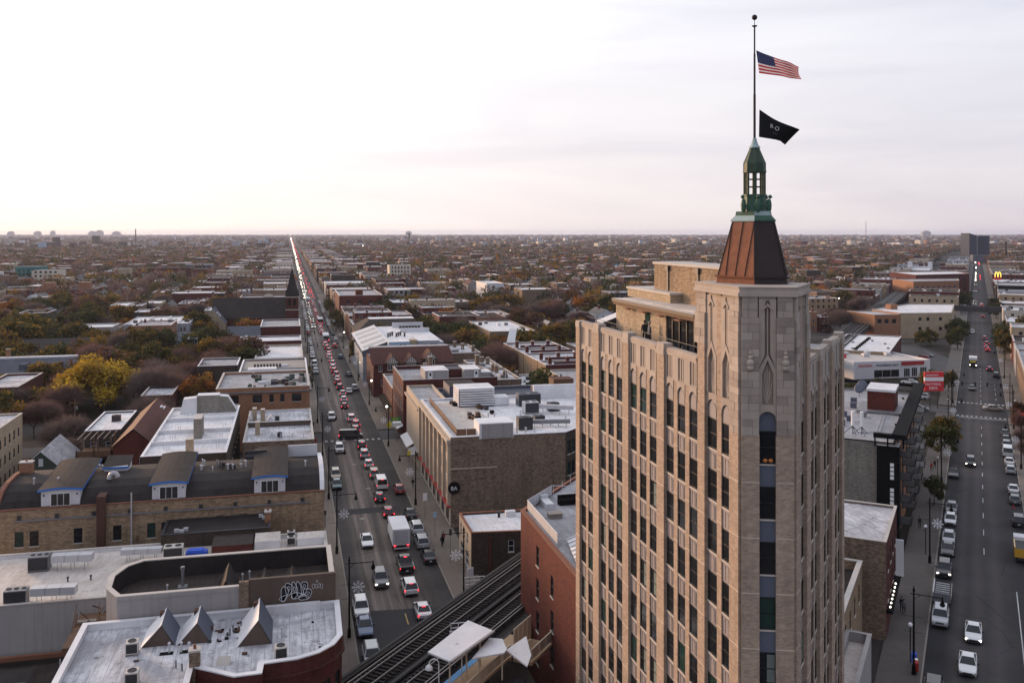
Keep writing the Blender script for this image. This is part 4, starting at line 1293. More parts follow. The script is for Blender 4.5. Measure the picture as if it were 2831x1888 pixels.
b2 = bldg('sunken_roof_building', 'building with sunk dark roof behind a grey and brown wall with graffiti', 'building',
          [(-14.0, 82.8), (3.85, 82.8), (3.85, 91.7), (-13.2, 91.7), (-14.6, 90.4), (-15.4, 88.0), (-15.2, 85.0)], 15.6, 'render_grey', 'roof_brown', 1.7, 'coping', 0.35, walls={1: 'render_brown'}, inner='roof_black')  # inner parapet faces coloured near-black as the shadow inside the sunk roof
g = MB(); g.box(-3.4, 82.72, 13.2, 3.95, 82.8, 16.15, 0); g.box(-3.4, 82.8, 15.6, 3.95, 83.1, 16.15, 0); ob('raised_wall', g, ['render_brown'], b2)
g = MB(); g.box(-4.2, 82.6, 12.5, -3.4, 83.0, 16.05); ob('brick_pier', g, ['brick_brown'], b2)
g = MB(); g.box(-14.0, 82.74, 15.3, -4.2, 82.8, 15.62, 0); ob('wall_cap', g, ['render_grey'], b2)
def spray(root, loops, mat_fill, mat_line, y, lw=0.045):
 for cx, cz, rx, rz_, a0, tilt in loops:
  n = 18
  pts = []
  for i in range(n):
   t = 2 * math.pi * i / n
   r_ = 1 + 0.14 * math.sin(3 * t + a0)
   x, z = rx * r_ * math.cos(t), rz_ * r_ * math.sin(t)
   pts.append((cx + x * math.cos(tilt) - z * math.sin(tilt), cz + x * math.sin(tilt) + z * math.cos(tilt)))
  g = MB()
  if mat_fill:
   g.q([(p[0], y - 0.004, p[1]) for p in pts], 0)
  for i in range(n):
   p, q_ = pts[i], pts[(i + 1) % n]
   g.tube((p[0], y - 0.008, p[1]), (q_[0], y - 0.008, q_[1]), lw * 0.5, 4, 1)
  ob('graffiti_letter', g, [mat_fill or 'spray_black', mat_line], root)
spray(b2, [(-0.42, 14.75, 0.30, 0.62, 0.4, -0.15), (-0.05, 15.1, 0.33, 0.52, 1.2, 0.1), (0.42, 14.9, 0.26, 0.72, 2.0, 0.05), (0.85, 14.95, 0.27, 0.66, 2.6, 0.2), (1.25, 15.05, 0.28, 0.62, 0.1, -0.1),
           (1.55, 14.6, 0.33, 0.42, 1.0, 0.3), (0.62, 14.45, 0.5, 0.26, 1.7, 0.05), (-0.5, 14.3, 0.34, 0.22, 0.7, 0.5), (1.2, 14.25, 0.42, 0.24, 2.2, -0.1)], 'spray_black', 'spray_white', 82.72)
spray(b2, [(-0.05, 15.12, 0.1, 0.2, 0.3, 0), (0.44, 15.0, 0.07, 0.26, 0.9, 0), (1.27, 15.2, 0.09, 0.16, 0.2, 0), (1.58, 14.58, 0.12, 0.13, 0.2, 0)], None, 'spray_white', 82.715, 0.035)
spray(b2, [(2.05, 15.15, 0.12, 0.2, 0.1, 0), (2.3, 15.12, 0.1, 0.17, 1.0, 0.2), (2.52, 15.15, 0.1, 0.2, 2.0, -0.2), (2.75, 15.1, 0.1, 0.22, 0.5, 0.1), (2.35, 15.55, 0.08, 0.1, 0, 0)], None, 'spray_white', 82.715, 0.025)
for (x, y) in ((-10.6, 87.6), (-4.2, 88.8), (-3.6, 89.4), (-1.2, 86.2), (-0.7, 86.9), (-2.1, 86.0), (0.4, 86.5)):
 vent(b2, x, y, 13.9, 0.6, 0.06)
g = MB(); g.tube((-9.4, 88.6, 13.9), (-9.4, 88.6, 15.5), 0.13, 8); g.tube((-9.4, 88.6, 15.5), (-9.4, 88.6, 15.75), 0.19, 8); g.box(-9.8, 88.2, 13.9, -9.0, 89.0, 14.0); ob('flue', g, ['metal_grey'], b2)
for x, w in ((-5.4, 0.16), (-2.2, 0.14), (0.25, 0.14)):
 g = MB(); k = g.add([(x - 0.9, 84.4, 13.92), (x + 0.9, 84.4, 13.92), (x, 84.4, 15.7 if x < -5 else 15.0), (x - 0.9, 88.9, 13.92), (x + 0.9, 88.9, 13.92), (x, 88.9, 15.7 if x < -5 else 15.0)])
 g.f += [(k, k + 1, k + 2), (k + 4, k + 3, k + 5), (k, k + 2, k + 5, k + 3), (k + 1, k + 4, k + 5, k + 2)]; g.m += [0] * 4
 ob('gable_monitor', g, ['roof_black'], b2)
part_box(b2, 'roof_box', 'coating_white', 0.1, 85.4, 13.9, 0.6, 85.8, 14.3)
b3 = bldg('duct_roof_building', 'low building with pale cream roof, boxed metal ducts and grey side wall', 'building', rect(-46.0, 97.2, 4.2, 112.6), 10.4, 'render_grey', 'roof_cream', 0.35, 'coping', 0.3, inner='coating_white')
for x0, y0 in ((-24.6, 107.3), (-24.3, 97.9)):
 duct(b3, [(x0, y0 + 0.3, 10.9), (x0 + 4.1, y0 - 0.1, 10.9)], 1.1, 0.75, 'metal_light', True, 10.05)
duct(b3, [(-17.9, 108.6, 10.8), (-13.6, 108.2, 10.8)], 0.9, 0.6, 'metal_light', True, 10.05)
ac_unit(-25.9, 107.9, 10.05, 'grey triple-fan cooling unit at the head of the far duct', 0.0, 2.0, 1.6, 1.6, 3, 'metal_grey')
ac_unit(-25.7, 98.4, 10.05, 'grey triple-fan cooling unit at the head of the near duct by the roof edge', 0.0, 2.0, 1.3, 1.5, 3, 'metal_grey')
ac_unit(-12.4, 107.9, 10.05, 'cream twin-fan cooling unit behind the sunk dark roof', 0.0, 2.0, 1.4, 1.5, 2)
tp = MB(); tp.box(-11.2, 108.3, 10.05, -8.9, 109.3, 10.5); tp.box(-10.9, 108.1, 10.5, -9.3, 109.1, 10.75); tag(ob('blue_tarp', tp, ['tarp_blue']), 'crumpled bright blue tarpaulin lying on the pale duct roof', 'tarpaulin')
part_box(b3, 'roof_room', 'brick_dark_red', -8.4, 107.6, 10.05, -4.0, 112.0, 11.2, 'roof_brown')
part_box(b3, 'roof_tray', 'coating_white', -3.8, 107.8, 10.05, -1.0, 111.0, 11.3, 'roof_cream')
part_box(b3, 'roof_tray', 'coating_white', 0.9, 109.0, 10.05, 3.9, 111.4, 10.9, 'roof_cream')
ac_unit(0.2, 109.6, 10.05, 'left of two small cream cooling units by the avenue parapet', 0.0, 0.9, 0.8, 1.0)
ac_unit(0.2, 111.0, 10.05, 'rear of two small cream cooling units by the avenue parapet', 0.0, 0.9, 0.8, 1.2)
for x in (-22.2, -20.0): vent(b3, x, 103.5, 10.05, 0.4, 0.08, 'metal_dark')
b4 = bldg('yard_building', 'low dark flat roof in the yard at the bottom edge', 'building', rect(-46, 60, -16.6, 96.9), 5.6, 'brick_dark', 'roof_brown', 0.4, 'coping')
part_box(b4, 'pipe', 'terracotta', -38, 95.6, 5.7, -19.5, 96.0, 6.1)
part_box(b4, 'roof_hatch', 'metal_grey', -26.4, 88.6, 5.2, -22.4, 91.4, 6.8, 'roof_black')
g = MB(); g.tube((-20.6, 93.0, 5.2), (-20.6, 93.0, 6.6), 0.06, 6); ob('vent_pipe', g, ['coating_white'], b4)
dk = thing('timber_stair', 'weathered timber stair and scrap beside the curved roof corner', 'stair', (-18.0, 92.5, 0))
for i in range(9):
 part_box(dk, 'tread', 'wood_grey', -19.4, 89.6 + i * 0.55, 6.0 + i * 0.42, -17.6, 90.1 + i * 0.55, 6.12 + i * 0.42)
for x in (-19.5, -17.5):
 g = MB(); g.tube((x, 89.4, 6.0), (x, 94.6, 10.0), 0.08, 5); g.tube((x, 89.4, 7.0), (x, 94.6, 11.0), 0.05, 5); ob('stringer', g, ['wood'], dk)
for i in range(14):
 a = Vector((RND.uniform(-18.6, -16.8), RND.uniform(90.5, 95.0), RND.uniform(9.4, 10.4))); b = a + Vector((RND.uniform(-1, 1), RND.uniform(-1, 1), RND.uniform(-0.3, 0.5)))
 g = MB(); g.tube(a, b, 0.06, 4); ob('scrap_board', g, [RND.choice(('wood', 'wood_grey', 'rust'))], dk)
part_box(dk, 'landing', 'wood', -19.6, 89.0, 8.8, -16.6, 96.6, 9.2)
wl = 37.1
w4 = [(x, 9.6, 0.95, 1.75) for x in (2.0, 3.6, 8.3, 12.6, 16.4, 18.0, 19.6)] + [(24.2, 10.6, 0.9, 1.1), (27.0, 10.6, 0.9, 1.1), (29.4, 10.8, 0.9, 0.9)]
w4 += [(x, 6.2, 0.95, 1.8) for x in (2.0, 3.6, 9.6, 12.6, 16.4)] + [(x, 2.6, 0.95, 1.8) for x in (2.0, 5.6, 9.6, 12.6)]
b5 = thing('dormer_building', 'long tan brick building with dark curved roof and three blue-trimmed white dormers', 'building', (-14, 124, 0))
poly = rect(-32.9, 117.6, 4.2, 131.0)
w_ = MB(); todo = []
for i in range(4):
 hs, P, ang = wall_face(w_, poly[i], poly[(i + 1) % 4], 0, 13.9, {0: w4, 1: rowwin(13.4, 9.6, 1.1, 1.9, 4) + rowwin(13.4, 5.8, 1.1, 1.9, 4)}.get(i, ()))
 todo += [(P, ang, x) for x in hs]
ob('walls', w_, ['brick_tan'], b5)
for P, ang, x in todo: place_window(b5, P, ang, x, 'dark-sash')
prof = [(117.75, 13.7), (118.5, 14.7), (119.8, 15.45), (121.8, 15.85), (125.5, 15.95), (130.7, 15.3)]
r = MB()
for (ya, za), (yb, zb) in zip(prof[:-1], prof[1:]):
 r.q([(-32.6, ya, za), (3.7, ya, za), (3.7, yb, zb), (-32.6, yb, zb)])
ob('curved_roof', r, ['roof_black'], b5)
for x0, x1, mt in ((-33.1, -32.6, 'terracotta'), (3.7, 4.25, 'coating_white')):
 e = MB()
 for (ya, za), (yb, zb) in zip(prof[:-1], prof[1:]):
  k = e.add([(x0, ya, za + 0.3), (x1, ya, za + 0.3), (x1, yb, zb + 0.3), (x0, yb, zb + 0.3), (x0, ya, 12.5), (x1, ya, 12.5), (x1, yb, 12.5), (x0, yb, 12.5)])
  for f in ((0, 1, 2, 3), (0, 3, 7, 4), (1, 5, 6, 2)): e.f.append(tuple(k + q_ for q_ in f)); e.m.append(0)
 ob('gable_parapet', e, [mt], b5)
part_box(b5, 'coping', 'terracotta', -33.0, 117.45, 13.9, 4.2, 117.8, 14.0)
part_box(b5, 'gutter', 'metal_grey', -30.8, 117.42, 12.55, 2.6, 117.58, 12.72)
for i in range(9):
 part_box(b5, 'hopper', 'metal_dark', -30.6 + i * 4.0, 117.38, 12.75, -30.2 + i * 4.0, 117.6, 13.2)
for x0, x1, ly in ((-28.2, -24.0, 129.6), (-16.0, -12.2, 130.2), (-4.2, -0.5, 130.4)):
 d = MB(); d.box(x0, 118.0, 13.8, x1, 128.0, 15.85); dm = ob('dormer', d, ['siding_white'], b5)
 c = MB()
 for i in range(6):
  u0, u1 = i / 6, (i + 1) / 6
  xa, xb = x0 - 0.35 + (x1 - x0 + 0.7) * u0, x0 - 0.35 + (x1 - x0 + 0.7) * u1
  za, zb = 15.95 + 0.22 * math.sin(math.pi * u0), 15.95 + 0.22 * math.sin(math.pi * u1)
  c.q([(xa, 117.7, za), (xb, 117.7, zb), (xb, ly, zb + 0.75), (xa, ly, za + 0.75)], 0)
  c.q([(xa, 117.7, za - 0.22), (xb, 117.7, zb - 0.22), (xb, 117.7, zb + 0.02), (xa, 117.7, za + 0.02)], 1)
 c.q([(x1 + 0.35, 117.7, 15.73), (x1 + 0.35, ly, 16.48), (x1 + 0.35, ly, 16.72), (x1 + 0.35, 117.7, 15.97)], 1)
 c.q([(x0 - 0.35, 117.7, 15.73), (x0 - 0.35, ly, 16.48), (x0 - 0.35, ly, 16.72), (x0 - 0.35, 117.7, 15.97)], 1)
 ob('canopy', c, ['roof_brown', 'trim_blue'], dm)
 mx = (x0 + x1) / 2
 f = MB(); f.box(mx - 1.1, 117.93, 14.0, mx + 1.1, 118.02, 15.5); dr = ob('patio_door', f, ['sign_white'], dm)
 for i in range(3):
  p = MB(); p.box(mx - 1.0 + i * 0.69, 117.9, 14.08, mx - 0.38 + i * 0.69, 117.94, 15.42); ob('pane', p, ['window_glass'], dr)
 for s_ in (x0 + 0.3, x1 - 0.3):
  l_ = MB(); l_.box(s_ - 0.06, 117.9, 15.2, s_ + 0.06, 118.0, 15.4); ob('wall_lamp', l_, ['black_paint'], dm)
d = MB(); d.box(-22.6, 125.2, 15.7, -19.9, 128.6, 16.5); k = d.add([(-22.8, 125.0, 16.5), (-19.7, 125.0, 16.35), (-19.7, 128.8, 17.1), (-22.8, 128.8, 17.2)]); d.f.append((k, k + 1, k + 2, k + 3)); d.m.append(1); d.box(-22.8, 124.96, 16.3, -19.7, 125.0, 16.52, 2)
ob('roof_room', d, ['siding_white', 'roof_brown', 'trim_blue'], b5)
for i in range(18):
 vent(b5, RND.uniform(-11.2, -5.2), RND.uniform(122.6, 125.6), 15.9, RND.uniform(0.35, 0.8), RND.uniform(0.06, 0.16), RND.choice(('metal_light', 'metal_grey', 'metal_dark')))
for x, y in ((-25.0, 128.0), (-24.4, 128.6), (-23.4, 126.5), (-23.0, 126.2), (-29.8, 121.5), (-27, 121), (2.0, 122.5)):
 vent(b5, x, y, 15.7, 0.8, 0.09)
g = MB()
for i in range(8):
 t0, t1 = math.pi * i / 8 * 0.9, math.pi * (i + 1) / 8 * 0.9
 g.tube((-20.9 - 0.5 * math.cos(t0), 121.6, 15.9 + 0.7 * math.sin(t0)), (-20.9 - 0.5 * math.cos(t1), 121.6, 15.9 + 0.7 * math.sin(t1)), 0.3, 8)
ob('gooseneck_vent', g, ['metal_light'], b5)
part_box(b5, 'exhaust_duct', 'rust', -22.0, 116.95, 1.0, -21.1, 117.6, 14.4); part_box(b5, 'exhaust_duct', 'rust', -22.0, 116.95, 14.4, -21.1, 120.6, 15.0)
g = MB(); g.tube((-18.2, 117.2, 6.5), (-18.2, 117.2, 15.2), 0.09, 6); ob('flue', g, ['metal_light'], b5)
chimney(b5, -32.2, 127.8, 13.0, 17.2, 1.5, 1.1, 'brick_orange')
bench = MB(); bench.box(-5.6, 127.0, 16.0, -3.0, 127.9, 16.5); bench.box(-5.7, 127.9, 16.0, -2.9, 128.05, 17.0); ob('roof_bench', bench, ['metal_dark'], b5)
part_box(b5, 'screen_wall', 'siding_white', -0.2, 130.2, 15.2, 3.7, 130.5, 16.9)
b6 = bldg('annex', 'low brick annex with black flat roof leaning against the long tan building', 'annex', rect(-14.2, 111.6, -2.2, 117.3), 11.6, 'brick_dark', 'roof_black', 0.12, 'metal_dark', 0.2,
          {0: [(1.6, 8.6, 1.0, 1.4), (4.9, 8.6, 1.0, 1.4), (7.0, 8.6, 1.0, 1.4)]}, 'white-sash')
chimney(b6, -2.5, 114.5, 5, 12.8, 0.7, 1.0, 'brick_orange')
for x, y in ((-12.9, 112.6), (-11.9, 112.9), (-12.3, 112.2), (-3.6, 116.2), (-3.2, 115.4)): part_box(b6, 'roof_cap', 'metal_light', x, y, 11.5, x + 0.5, y + 0.4, 11.85)
g = MB()
for i in range(6):
 t0, t1 = math.pi * i / 6, math.pi * (i + 1) / 6
 g.tube((-13.2 - 0.2 * math.cos(t0), 111.5, 10.3 + 0.2 * math.sin(t0)), (-13.2 - 0.2 * math.cos(t1), 111.5, 10.3 + 0.2 * math.sin(t1)), 0.05, 5)
g.tube((-13.0, 111.5, 9.3), (-13.0, 111.5, 10.3), 0.05, 5); ob('vent_hook', g, ['coating_white'], b6)
sf = thing('fire_stair', 'grey timber rear stair and landing against the tan brick wall', 'stair', (-16.4, 116, 0))
part_box(sf, 'landing', 'wood_grey', -17.6, 113.6, 8.9, -14.4, 117.2, 9.05)
part_box(sf, 'landing', 'wood_grey', -18.4, 114.2, 6.0, -16.2, 117.2, 6.15)
for x in (-17.5, -14.5):
 for y in (113.7, 117.0): part_box(sf, 'post', 'wood', x - 0.08, y - 0.08, 0, x + 0.08, y + 0.08, 10.1)
for z in (9.5, 10.0):
 g = MB(); g.tube((-17.5, 113.7, z), (-14.5, 113.7, z), 0.03, 4); g.tube((-17.5, 113.7, z), (-17.5, 117, z), 0.03, 4); g.tube((-14.5, 113.7, z), (-14.5, 117, z), 0.03, 4); ob('rail', g, ['metal_dark'], sf)
for i in range(7): part_box(sf, 'tread', 'wood_grey', -18.3 + i * 0.1, 113.0 + i * 0.05, 6.1 + i * 0.4, -17.3, 113.5 + i * 0.05, 6.16 + i * 0.4)
b7 = bldg('chimney_block', 'grey-brown brick block with stepped white roof and two tall brick chimney walls', 'building', rect(-22.2, 151.5, -9.6, 192.0), 11.6, 'brick_dark', 'roof_white_clean', 0.4, 'coating_white', 0.3,
          {0: [(2.0, 5.5, 1.2, 1.6), (8.0, 5.5, 1.2, 1.6)], 1: rowwin(40, 7.0, 0.9, 1.6, 9)}, 'dark-sash', inner='coating_white')
for y in (160.5, 169.5, 180.0):
 part_box(b7, 'fire_wall', 'coating_white', -21.9, y, 11.2, -9.9, y + 0.35, 11.85)
part_box(b7, 'chimney_wall', 'brick_grey', -15.7, 164.2, 11.2, -14.4, 168.5, 14.6, 'coping'); part_box(b7, 'chimney_wall', 'brick_yellow', -15.9, 153.8, 11.2, -14.8, 155.6, 13.4, 'coping')
part_box(b7, 'stair_house', 'brick_grey', -17.3, 187.5, 11.2, -13.2, 190.5, 14.6, 'coating_white')
g = MB(); k = g.add([(-13.2, 187.6, 11.2), (-9.8, 187.6, 11.2), (-13.2, 187.6, 14.4), (-11.6, 187.6, 14.2), (-13.2, 190, 11.2), (-9.8, 190, 11.2), (-13.2, 190, 14.4), (-11.6, 190, 14.2)])
g.f += [(k, k + 1, k + 3, k + 2), (k + 1, k + 5, k + 7, k + 3), (k + 3, k + 7, k + 6, k + 2)]; g.m += [0, 1, 1]; ob('sloped_wall', g, ['brick_grey', 'coating_white'], b7)
g = MB(); k = g.add([(-20.4, 187.6, 11.2), (-17.3, 187.6, 11.2), (-17.3, 187.6, 14.2), (-19.8, 187.6, 14.0), (-20.4, 190, 11.2), (-17.3, 190, 14.2), (-19.8, 190, 14.0)])
g.f += [(k, k + 1, k + 2, k + 3), (k, k + 3, k + 6, k + 4), (k + 3, k + 2, k + 5, k + 6)]; g.m += [0, 0, 0]; ob('sloped_wall', g, ['coating_white'], b7)
for y in (157, 165, 173, 184):
 for x in (-19.5, -19.1, -18.7, -11.5, -11.1): vent(b7, x, y, 11.2, 0.75, 0.04, 'metal_light', False)
b8 = bldg('twin_roof_building', 'two-storey brick building with twin white roofs divided by a dark wall', 'building', rect(-7.8, 166.0, 4.2, 195.0), 9.8, 'brick_brown', 'roof_white', 0.35, 'coping', 0.3, {1: rowwin(29, 5.6, 1.1, 1.8, 8)}, 'white-sash', inner='coating_white')
part_box(b8, 'fire_wall', 'render_brown', -7.6, 180.2, 9.4, 4.0, 180.6, 10.4, 'coating_white')
for x, y in ((-6.6, 187.5), (-5.0, 186.0), (-5.6, 174.0)): part_box(b8, 'chimney_wall', 'brick_yellow', x - 0.4, y - 0.8, 9.4, x + 0.4, y + 0.8, 11.8, 'coping')
for x, y in ((-3.6, 187.0), (-3.0, 172.0)):
 g = MB(); k = g.add([(x - 0.7, y - 0.9, 9.45), (x + 0.7, y - 0.9, 9.45), (x, y - 0.9, 10.4), (x - 0.7, y + 0.9, 9.45), (x + 0.7, y + 0.9, 9.45), (x, y + 0.9, 10.4)])
 g.f += [(k, k + 1, k + 2), (k + 4, k + 3, k + 5), (k, k + 2, k + 5, k + 3), (k + 1, k + 4, k + 5, k + 2)]; g.m += [0] * 4; ob('roof_monitor', g, ['coating_white'], b8)
 ac_unit(x + 1.3, y - 1.0, 9.45, f'small dark cooling unit beside the {"rear" if y > 180 else "front"} gabled monitor of the twin white roofs', 0, 0.8, 0.8, 0.8, 1, 'metal_dark')
for x in (-1.5, 0.5, 2.5): vent(b8, x, 170, 9.45, 0.6)
b9 = bldg('orange_corner_building', 'orange brick building with grey cornice and cluttered roof terrace by the avenue', 'building', rect(-14.9, 202.0, 4.2, 225.0), 13.4, 'brick_orange', 'roof_silver', 0.5, 'coping', 0.35,
          {0: [(2.6, 10.2, 2.0, 1.7), (7.4, 10.2, 1.9, 1.7), (10.8, 10.2, 0.9, 1.7), (13.0, 10.2, 0.9, 1.7), (15.4, 10.2, 2.0, 1.7), (2.6, 6.6, 2.0, 1.7), (7.4, 6.6, 1.9, 1.7), (10.8, 6.6, 0.9, 1.7), (13.0, 6.6, 0.9, 1.7), (15.4, 6.6, 2.0, 1.7), (7.4, 2.9, 1.9, 1.7), (15.4, 2.9, 2.0, 1.7)], 1: rowwin(23, 10.2, 1.2, 1.7, 6)}, 'dark-tri')
part_box(b9, 'cornice', 'metal_grey', -15.2, 201.55, 12.35, 4.5, 202.0, 12.6); part_box(b9, 'cornice', 'metal_grey', 4.2, 201.55, 12.35, 4.55, 225, 12.6)
for i in range(26):
 x, y = RND.uniform(-8.5, 3.0), RND.uniform(204, 223)
 part_box(b9, 'terrace_box', RND.choice(('wood', 'metal_dark', 'siding_white', 'wood_grey', 'siding_green', 'rust')), x, y, 12.9, x + RND.uniform(0.4, 1.8), y + RND.uniform(0.4, 1.6), 12.9 + RND.uniform(0.3, 1.2))
for x, y in ((-8.2, 204.5), (1.0, 205.0), (3.0, 212)):
 g = MB(); g.ball((x, y, 13.4), 0.5, 0, 8, 5); ob('terrace_shrub', g, ['siding_green'], b9)
b10 = bldg('grey_roof_building', 'brick building with white and grey stepped roof beyond the orange one', 'building', rect(-11.6, 226.0, 4.2, 250.0), 13.0, 'brick_brown', 'roof_silver', 0.4, 'coating_white', 0.3, {0: rowwin(15.8, 9, 1.0, 1.6, 5)}, 'white-sash')
part_box(b10, 'roof_screen', 'coating_white', -9.6, 227.0, 12.6, -3.0, 230.5, 13.7, 'roof_white_clean')
part_box(b10, 'terrace_floor', 'concrete', -11.0, 234.0, 12.6, 3.8, 248, 12.8)
for i in range(9): part_box(b10, 'terrace_seat', 'metal_dark', -8.5 + i * 0.75, 236.0, 12.8, -8.0 + i * 0.75, 236.6, 13.6)
for x in (-2.0, -1.0):
 g = MB(); g.ball((x, 239.0 + x, 12.9), 0.9, 0, 10, 5, 0.4); ob('skylight_dome', g, ['siding_white'], b10)
b11 = bldg('long_white_roof_shop', 'low shop with long bright white roof behind the dark green tree', 'shop', rect(-10.0, 285.0, 4.0, 318.0), 8.6, 'brick_yellow', 'roof_white_clean', 0.5, 'coping', 0.3)
b12 = bldg('cream_roof_shop', 'low dark brick shop with narrow cream roof beside the avenue', 'shop', rect(-17.0, 330.0, 4.0, 346.0), 8.6, 'brick_dark_red', 'roof_white_clean', 0.4, 'coating_white', 0.3)
b13 = bldg('dark_red_shop', 'dark red brick shop with silver roof and plain side wall by the avenue', 'shop', rect(-10.5, 356.0, 4.0, 385.0), 11.0, 'brick_dark_red', 'roof_silver', 0.5, 'coating_white', 0.3)
h = gable_house('slate_gable_house', 'house with grey slate gable roof and small white skylight behind the avenue shops', 'house', -22.0, 350, -10.6, 368, 6.5, 11.0, 'brick_brown', 'roof_slate', 'x', {3: [(2, 4.5, 1, 1.4)]})
part_box(h, 'roof_window', 'sign_white', -15.8, 352.2, 7.75, -14.8, 352.9, 8.3)
chh = thing('church', 'dark brick church with long slate roof and pointed black spire beside the avenue', 'church', (-10, 436, 0))
g = MB(); g.box(-33, 428, 0, 0, 446, 8.0); ob('nave_wall', g, ['brick_dark_red'], chh)
g = MB(); k = g.add([(-33.5, 427.5, 7.9), (0, 427.5, 7.9), (0, 437, 16.5), (-33.5, 437, 16.5), (-33.5, 446.5, 7.9), (0, 446.5, 7.9)])
g.f += [(k, k + 1, k + 2, k + 3), (k + 3, k + 2, k + 5, k + 4), (k, k + 3, k + 4), (k + 1, k + 5, k + 2)]; g.m += [0, 0, 1, 1]; ob('nave_roof', g, ['roof_black', 'brick_dark_red'], chh)
g = MB(); g.box(-1.6, 426.5, 0, 4.0, 432.1, 17.5); ob('bell_tower', g, ['brick_dark_red'], chh)
for z in (11.2, 16.9): part_box(chh, 'stone_band', 'coping', -1.75, 426.35, z, 4.15, 432.25, z + 0.35)
for sx in (-0.4, 1.8):
 g = MB(); g.box(sx, 426.42, 13.2, sx + 1.0, 426.6, 16.2); ob('belfry_opening', g, ['black_paint'], chh)
g = MB(); k = g.add([(-1.8, 426.3, 17.5), (4.2, 426.3, 17.5), (4.2, 432.3, 17.5), (-1.8, 432.3, 17.5), (1.2, 429.3, 30.5)])
g.f += [(k, k + 1, k + 4), (k + 1, k + 2, k + 4), (k + 2, k + 3, k + 4), (k + 3, k, k + 4)]; g.m += [0] * 4; ob('spire', g, ['roof_black'], chh)
for x, y in ((-1.4, 426.7), (3.8, 426.7), (-1.4, 431.9), (3.8, 431.9)):
 g = MB(); g.lathe((x, y), [(0.5, 17.5), (0.4, 18.8), (0.02, 20.6)], 6); ob('pinnacle', g, ['roof_black'], chh)
b14 = bldg('stone_front_hall', 'cream stone hall with rounded gable front just beyond the church', 'hall', rect(-24, 470, 3.5, 500), 13.5, 'brick_dark_red', 'roof_silver', 0.6, 'render_cream', 0.4)
g = MB(); g.box(-20, 469.6, 7.5, 0, 470.0, 13.0, 0); slab(g, [(s - 13, z) for s, z in arch_pts(0, 6, 13.0, 16.0)], 469.6, 469.9); 
ob('stone_front', g, ['render_cream'], b14)
h = gable_house('red_gable_house', 'red house with long rusty-brown gable roof and two white roof windows', 'house', -30.0, 174.0, -23.4, 205.0, 8.6, 11.4, 'brick_red', 'roof_rust', 'y', {0: [(0.9, 5.2, 1.1, 1.0), (4.3, 4.4, 1.5, 1.9)]}, 'white-two', trim='black_paint')
for i in range(2): part_box(h, 'roof_window', 'sign_white', -25.6 + i * 0.55, 199.6, 10.3 - i * 0.2, -25.25 + i * 0.55, 201.6, 10.62 - i * 0.2)
h = bldg('porch_house', 'white-roofed brick house with weathered timber rear porches', 'house', rect(-37.0, 186.0, -30.8, 205.0), 9.1, 'brick_dark', 'roof_white_clean', 0.3, 'coating_white', 0.25, {0: [(1, 5.5, 1, 1.5), (3.6, 5.5, 1, 1.5)]})
ac_unit(-33.2, 196, 8.8, 'dark boxed unit on the roof of the house with timber porches', 0, 1.6, 1.2, 1.2, 1, 'wood')
for z in (3.0, 5.8):
 part_box(h, 'porch_deck', 'wood', -37.0, 178.5, z, -31.0, 186.0, z + 0.2)
 part_box(h, 'porch_rail', 'wood', -37.0, 178.4, z + 0.2, -31.0, 178.52, z + 1.2); part_box(h, 'porch_rail', 'wood', -31.1, 178.5, z + 0.2, -31.0, 186, z + 1.2)
for x in (-36.9, -34.0, -31.1):
 for y in (178.5, 182.2): part_box(h, 'porch_post', 'wood', x - 0.1, y - 0.1, 0, x + 0.1, y + 0.1, 9.6 if x > -35 else 7.2)
for i in range(6): part_box(h, 'pergola_bar', 'wood_grey', -36.9 + i * 1.1, 179, 8.9, -36.8 + i * 1.1, 186, 9.05)
h = gable_house('green_gable_house', 'dark green timber house with white-trimmed windows under the bare tree', 'house', -44.5, 172.5, -38.0, 186.0, 5.6, 8.6, 'siding_green', 'roof_silver', 'y', {0: [(1.2, 3.2, 1.0, 1.6), (4.3, 3.2, 1.0, 1.6)]}, 'white-sash')
part_box(h, 'attic_window', 'siding_white', -41.6, 172.42, 6.1, -40.9, 172.5, 7.4)
wz = [z for z in (2.0, 5.2, 8.4)]
h = bldg('edge_apartment_block', 'tan brick apartment block with white roof at the picture edge', 'apartment block', rect(-62.0, 160.0, -48.6, 190.0), 12.2, 'brick_yellow', 'roof_white', 0.3, 'coping', 0.3, {1: [w for z in wz for w in rowwin(30, z, 0.9, 1.7, 10)]}, 'dark-sash')
h = bldg('low_dark_block', 'dark brick block with patchy silver roof among the bare brown trees', 'building', rect(-34.0, 232.0, -27.0, 246.0), 7.6, 'brick_dark_red', 'roof_white', 0.4, 'coping', 0.3)
h = bldg('black_roof_house', 'dark brick house with white chimney cap beside the grey roofed building', 'house', rect(-24.6, 268.0, -14.0, 284.0), 9.2, 'brick_dark', 'roof_silver', 0.4, 'coating_white', 0.3)
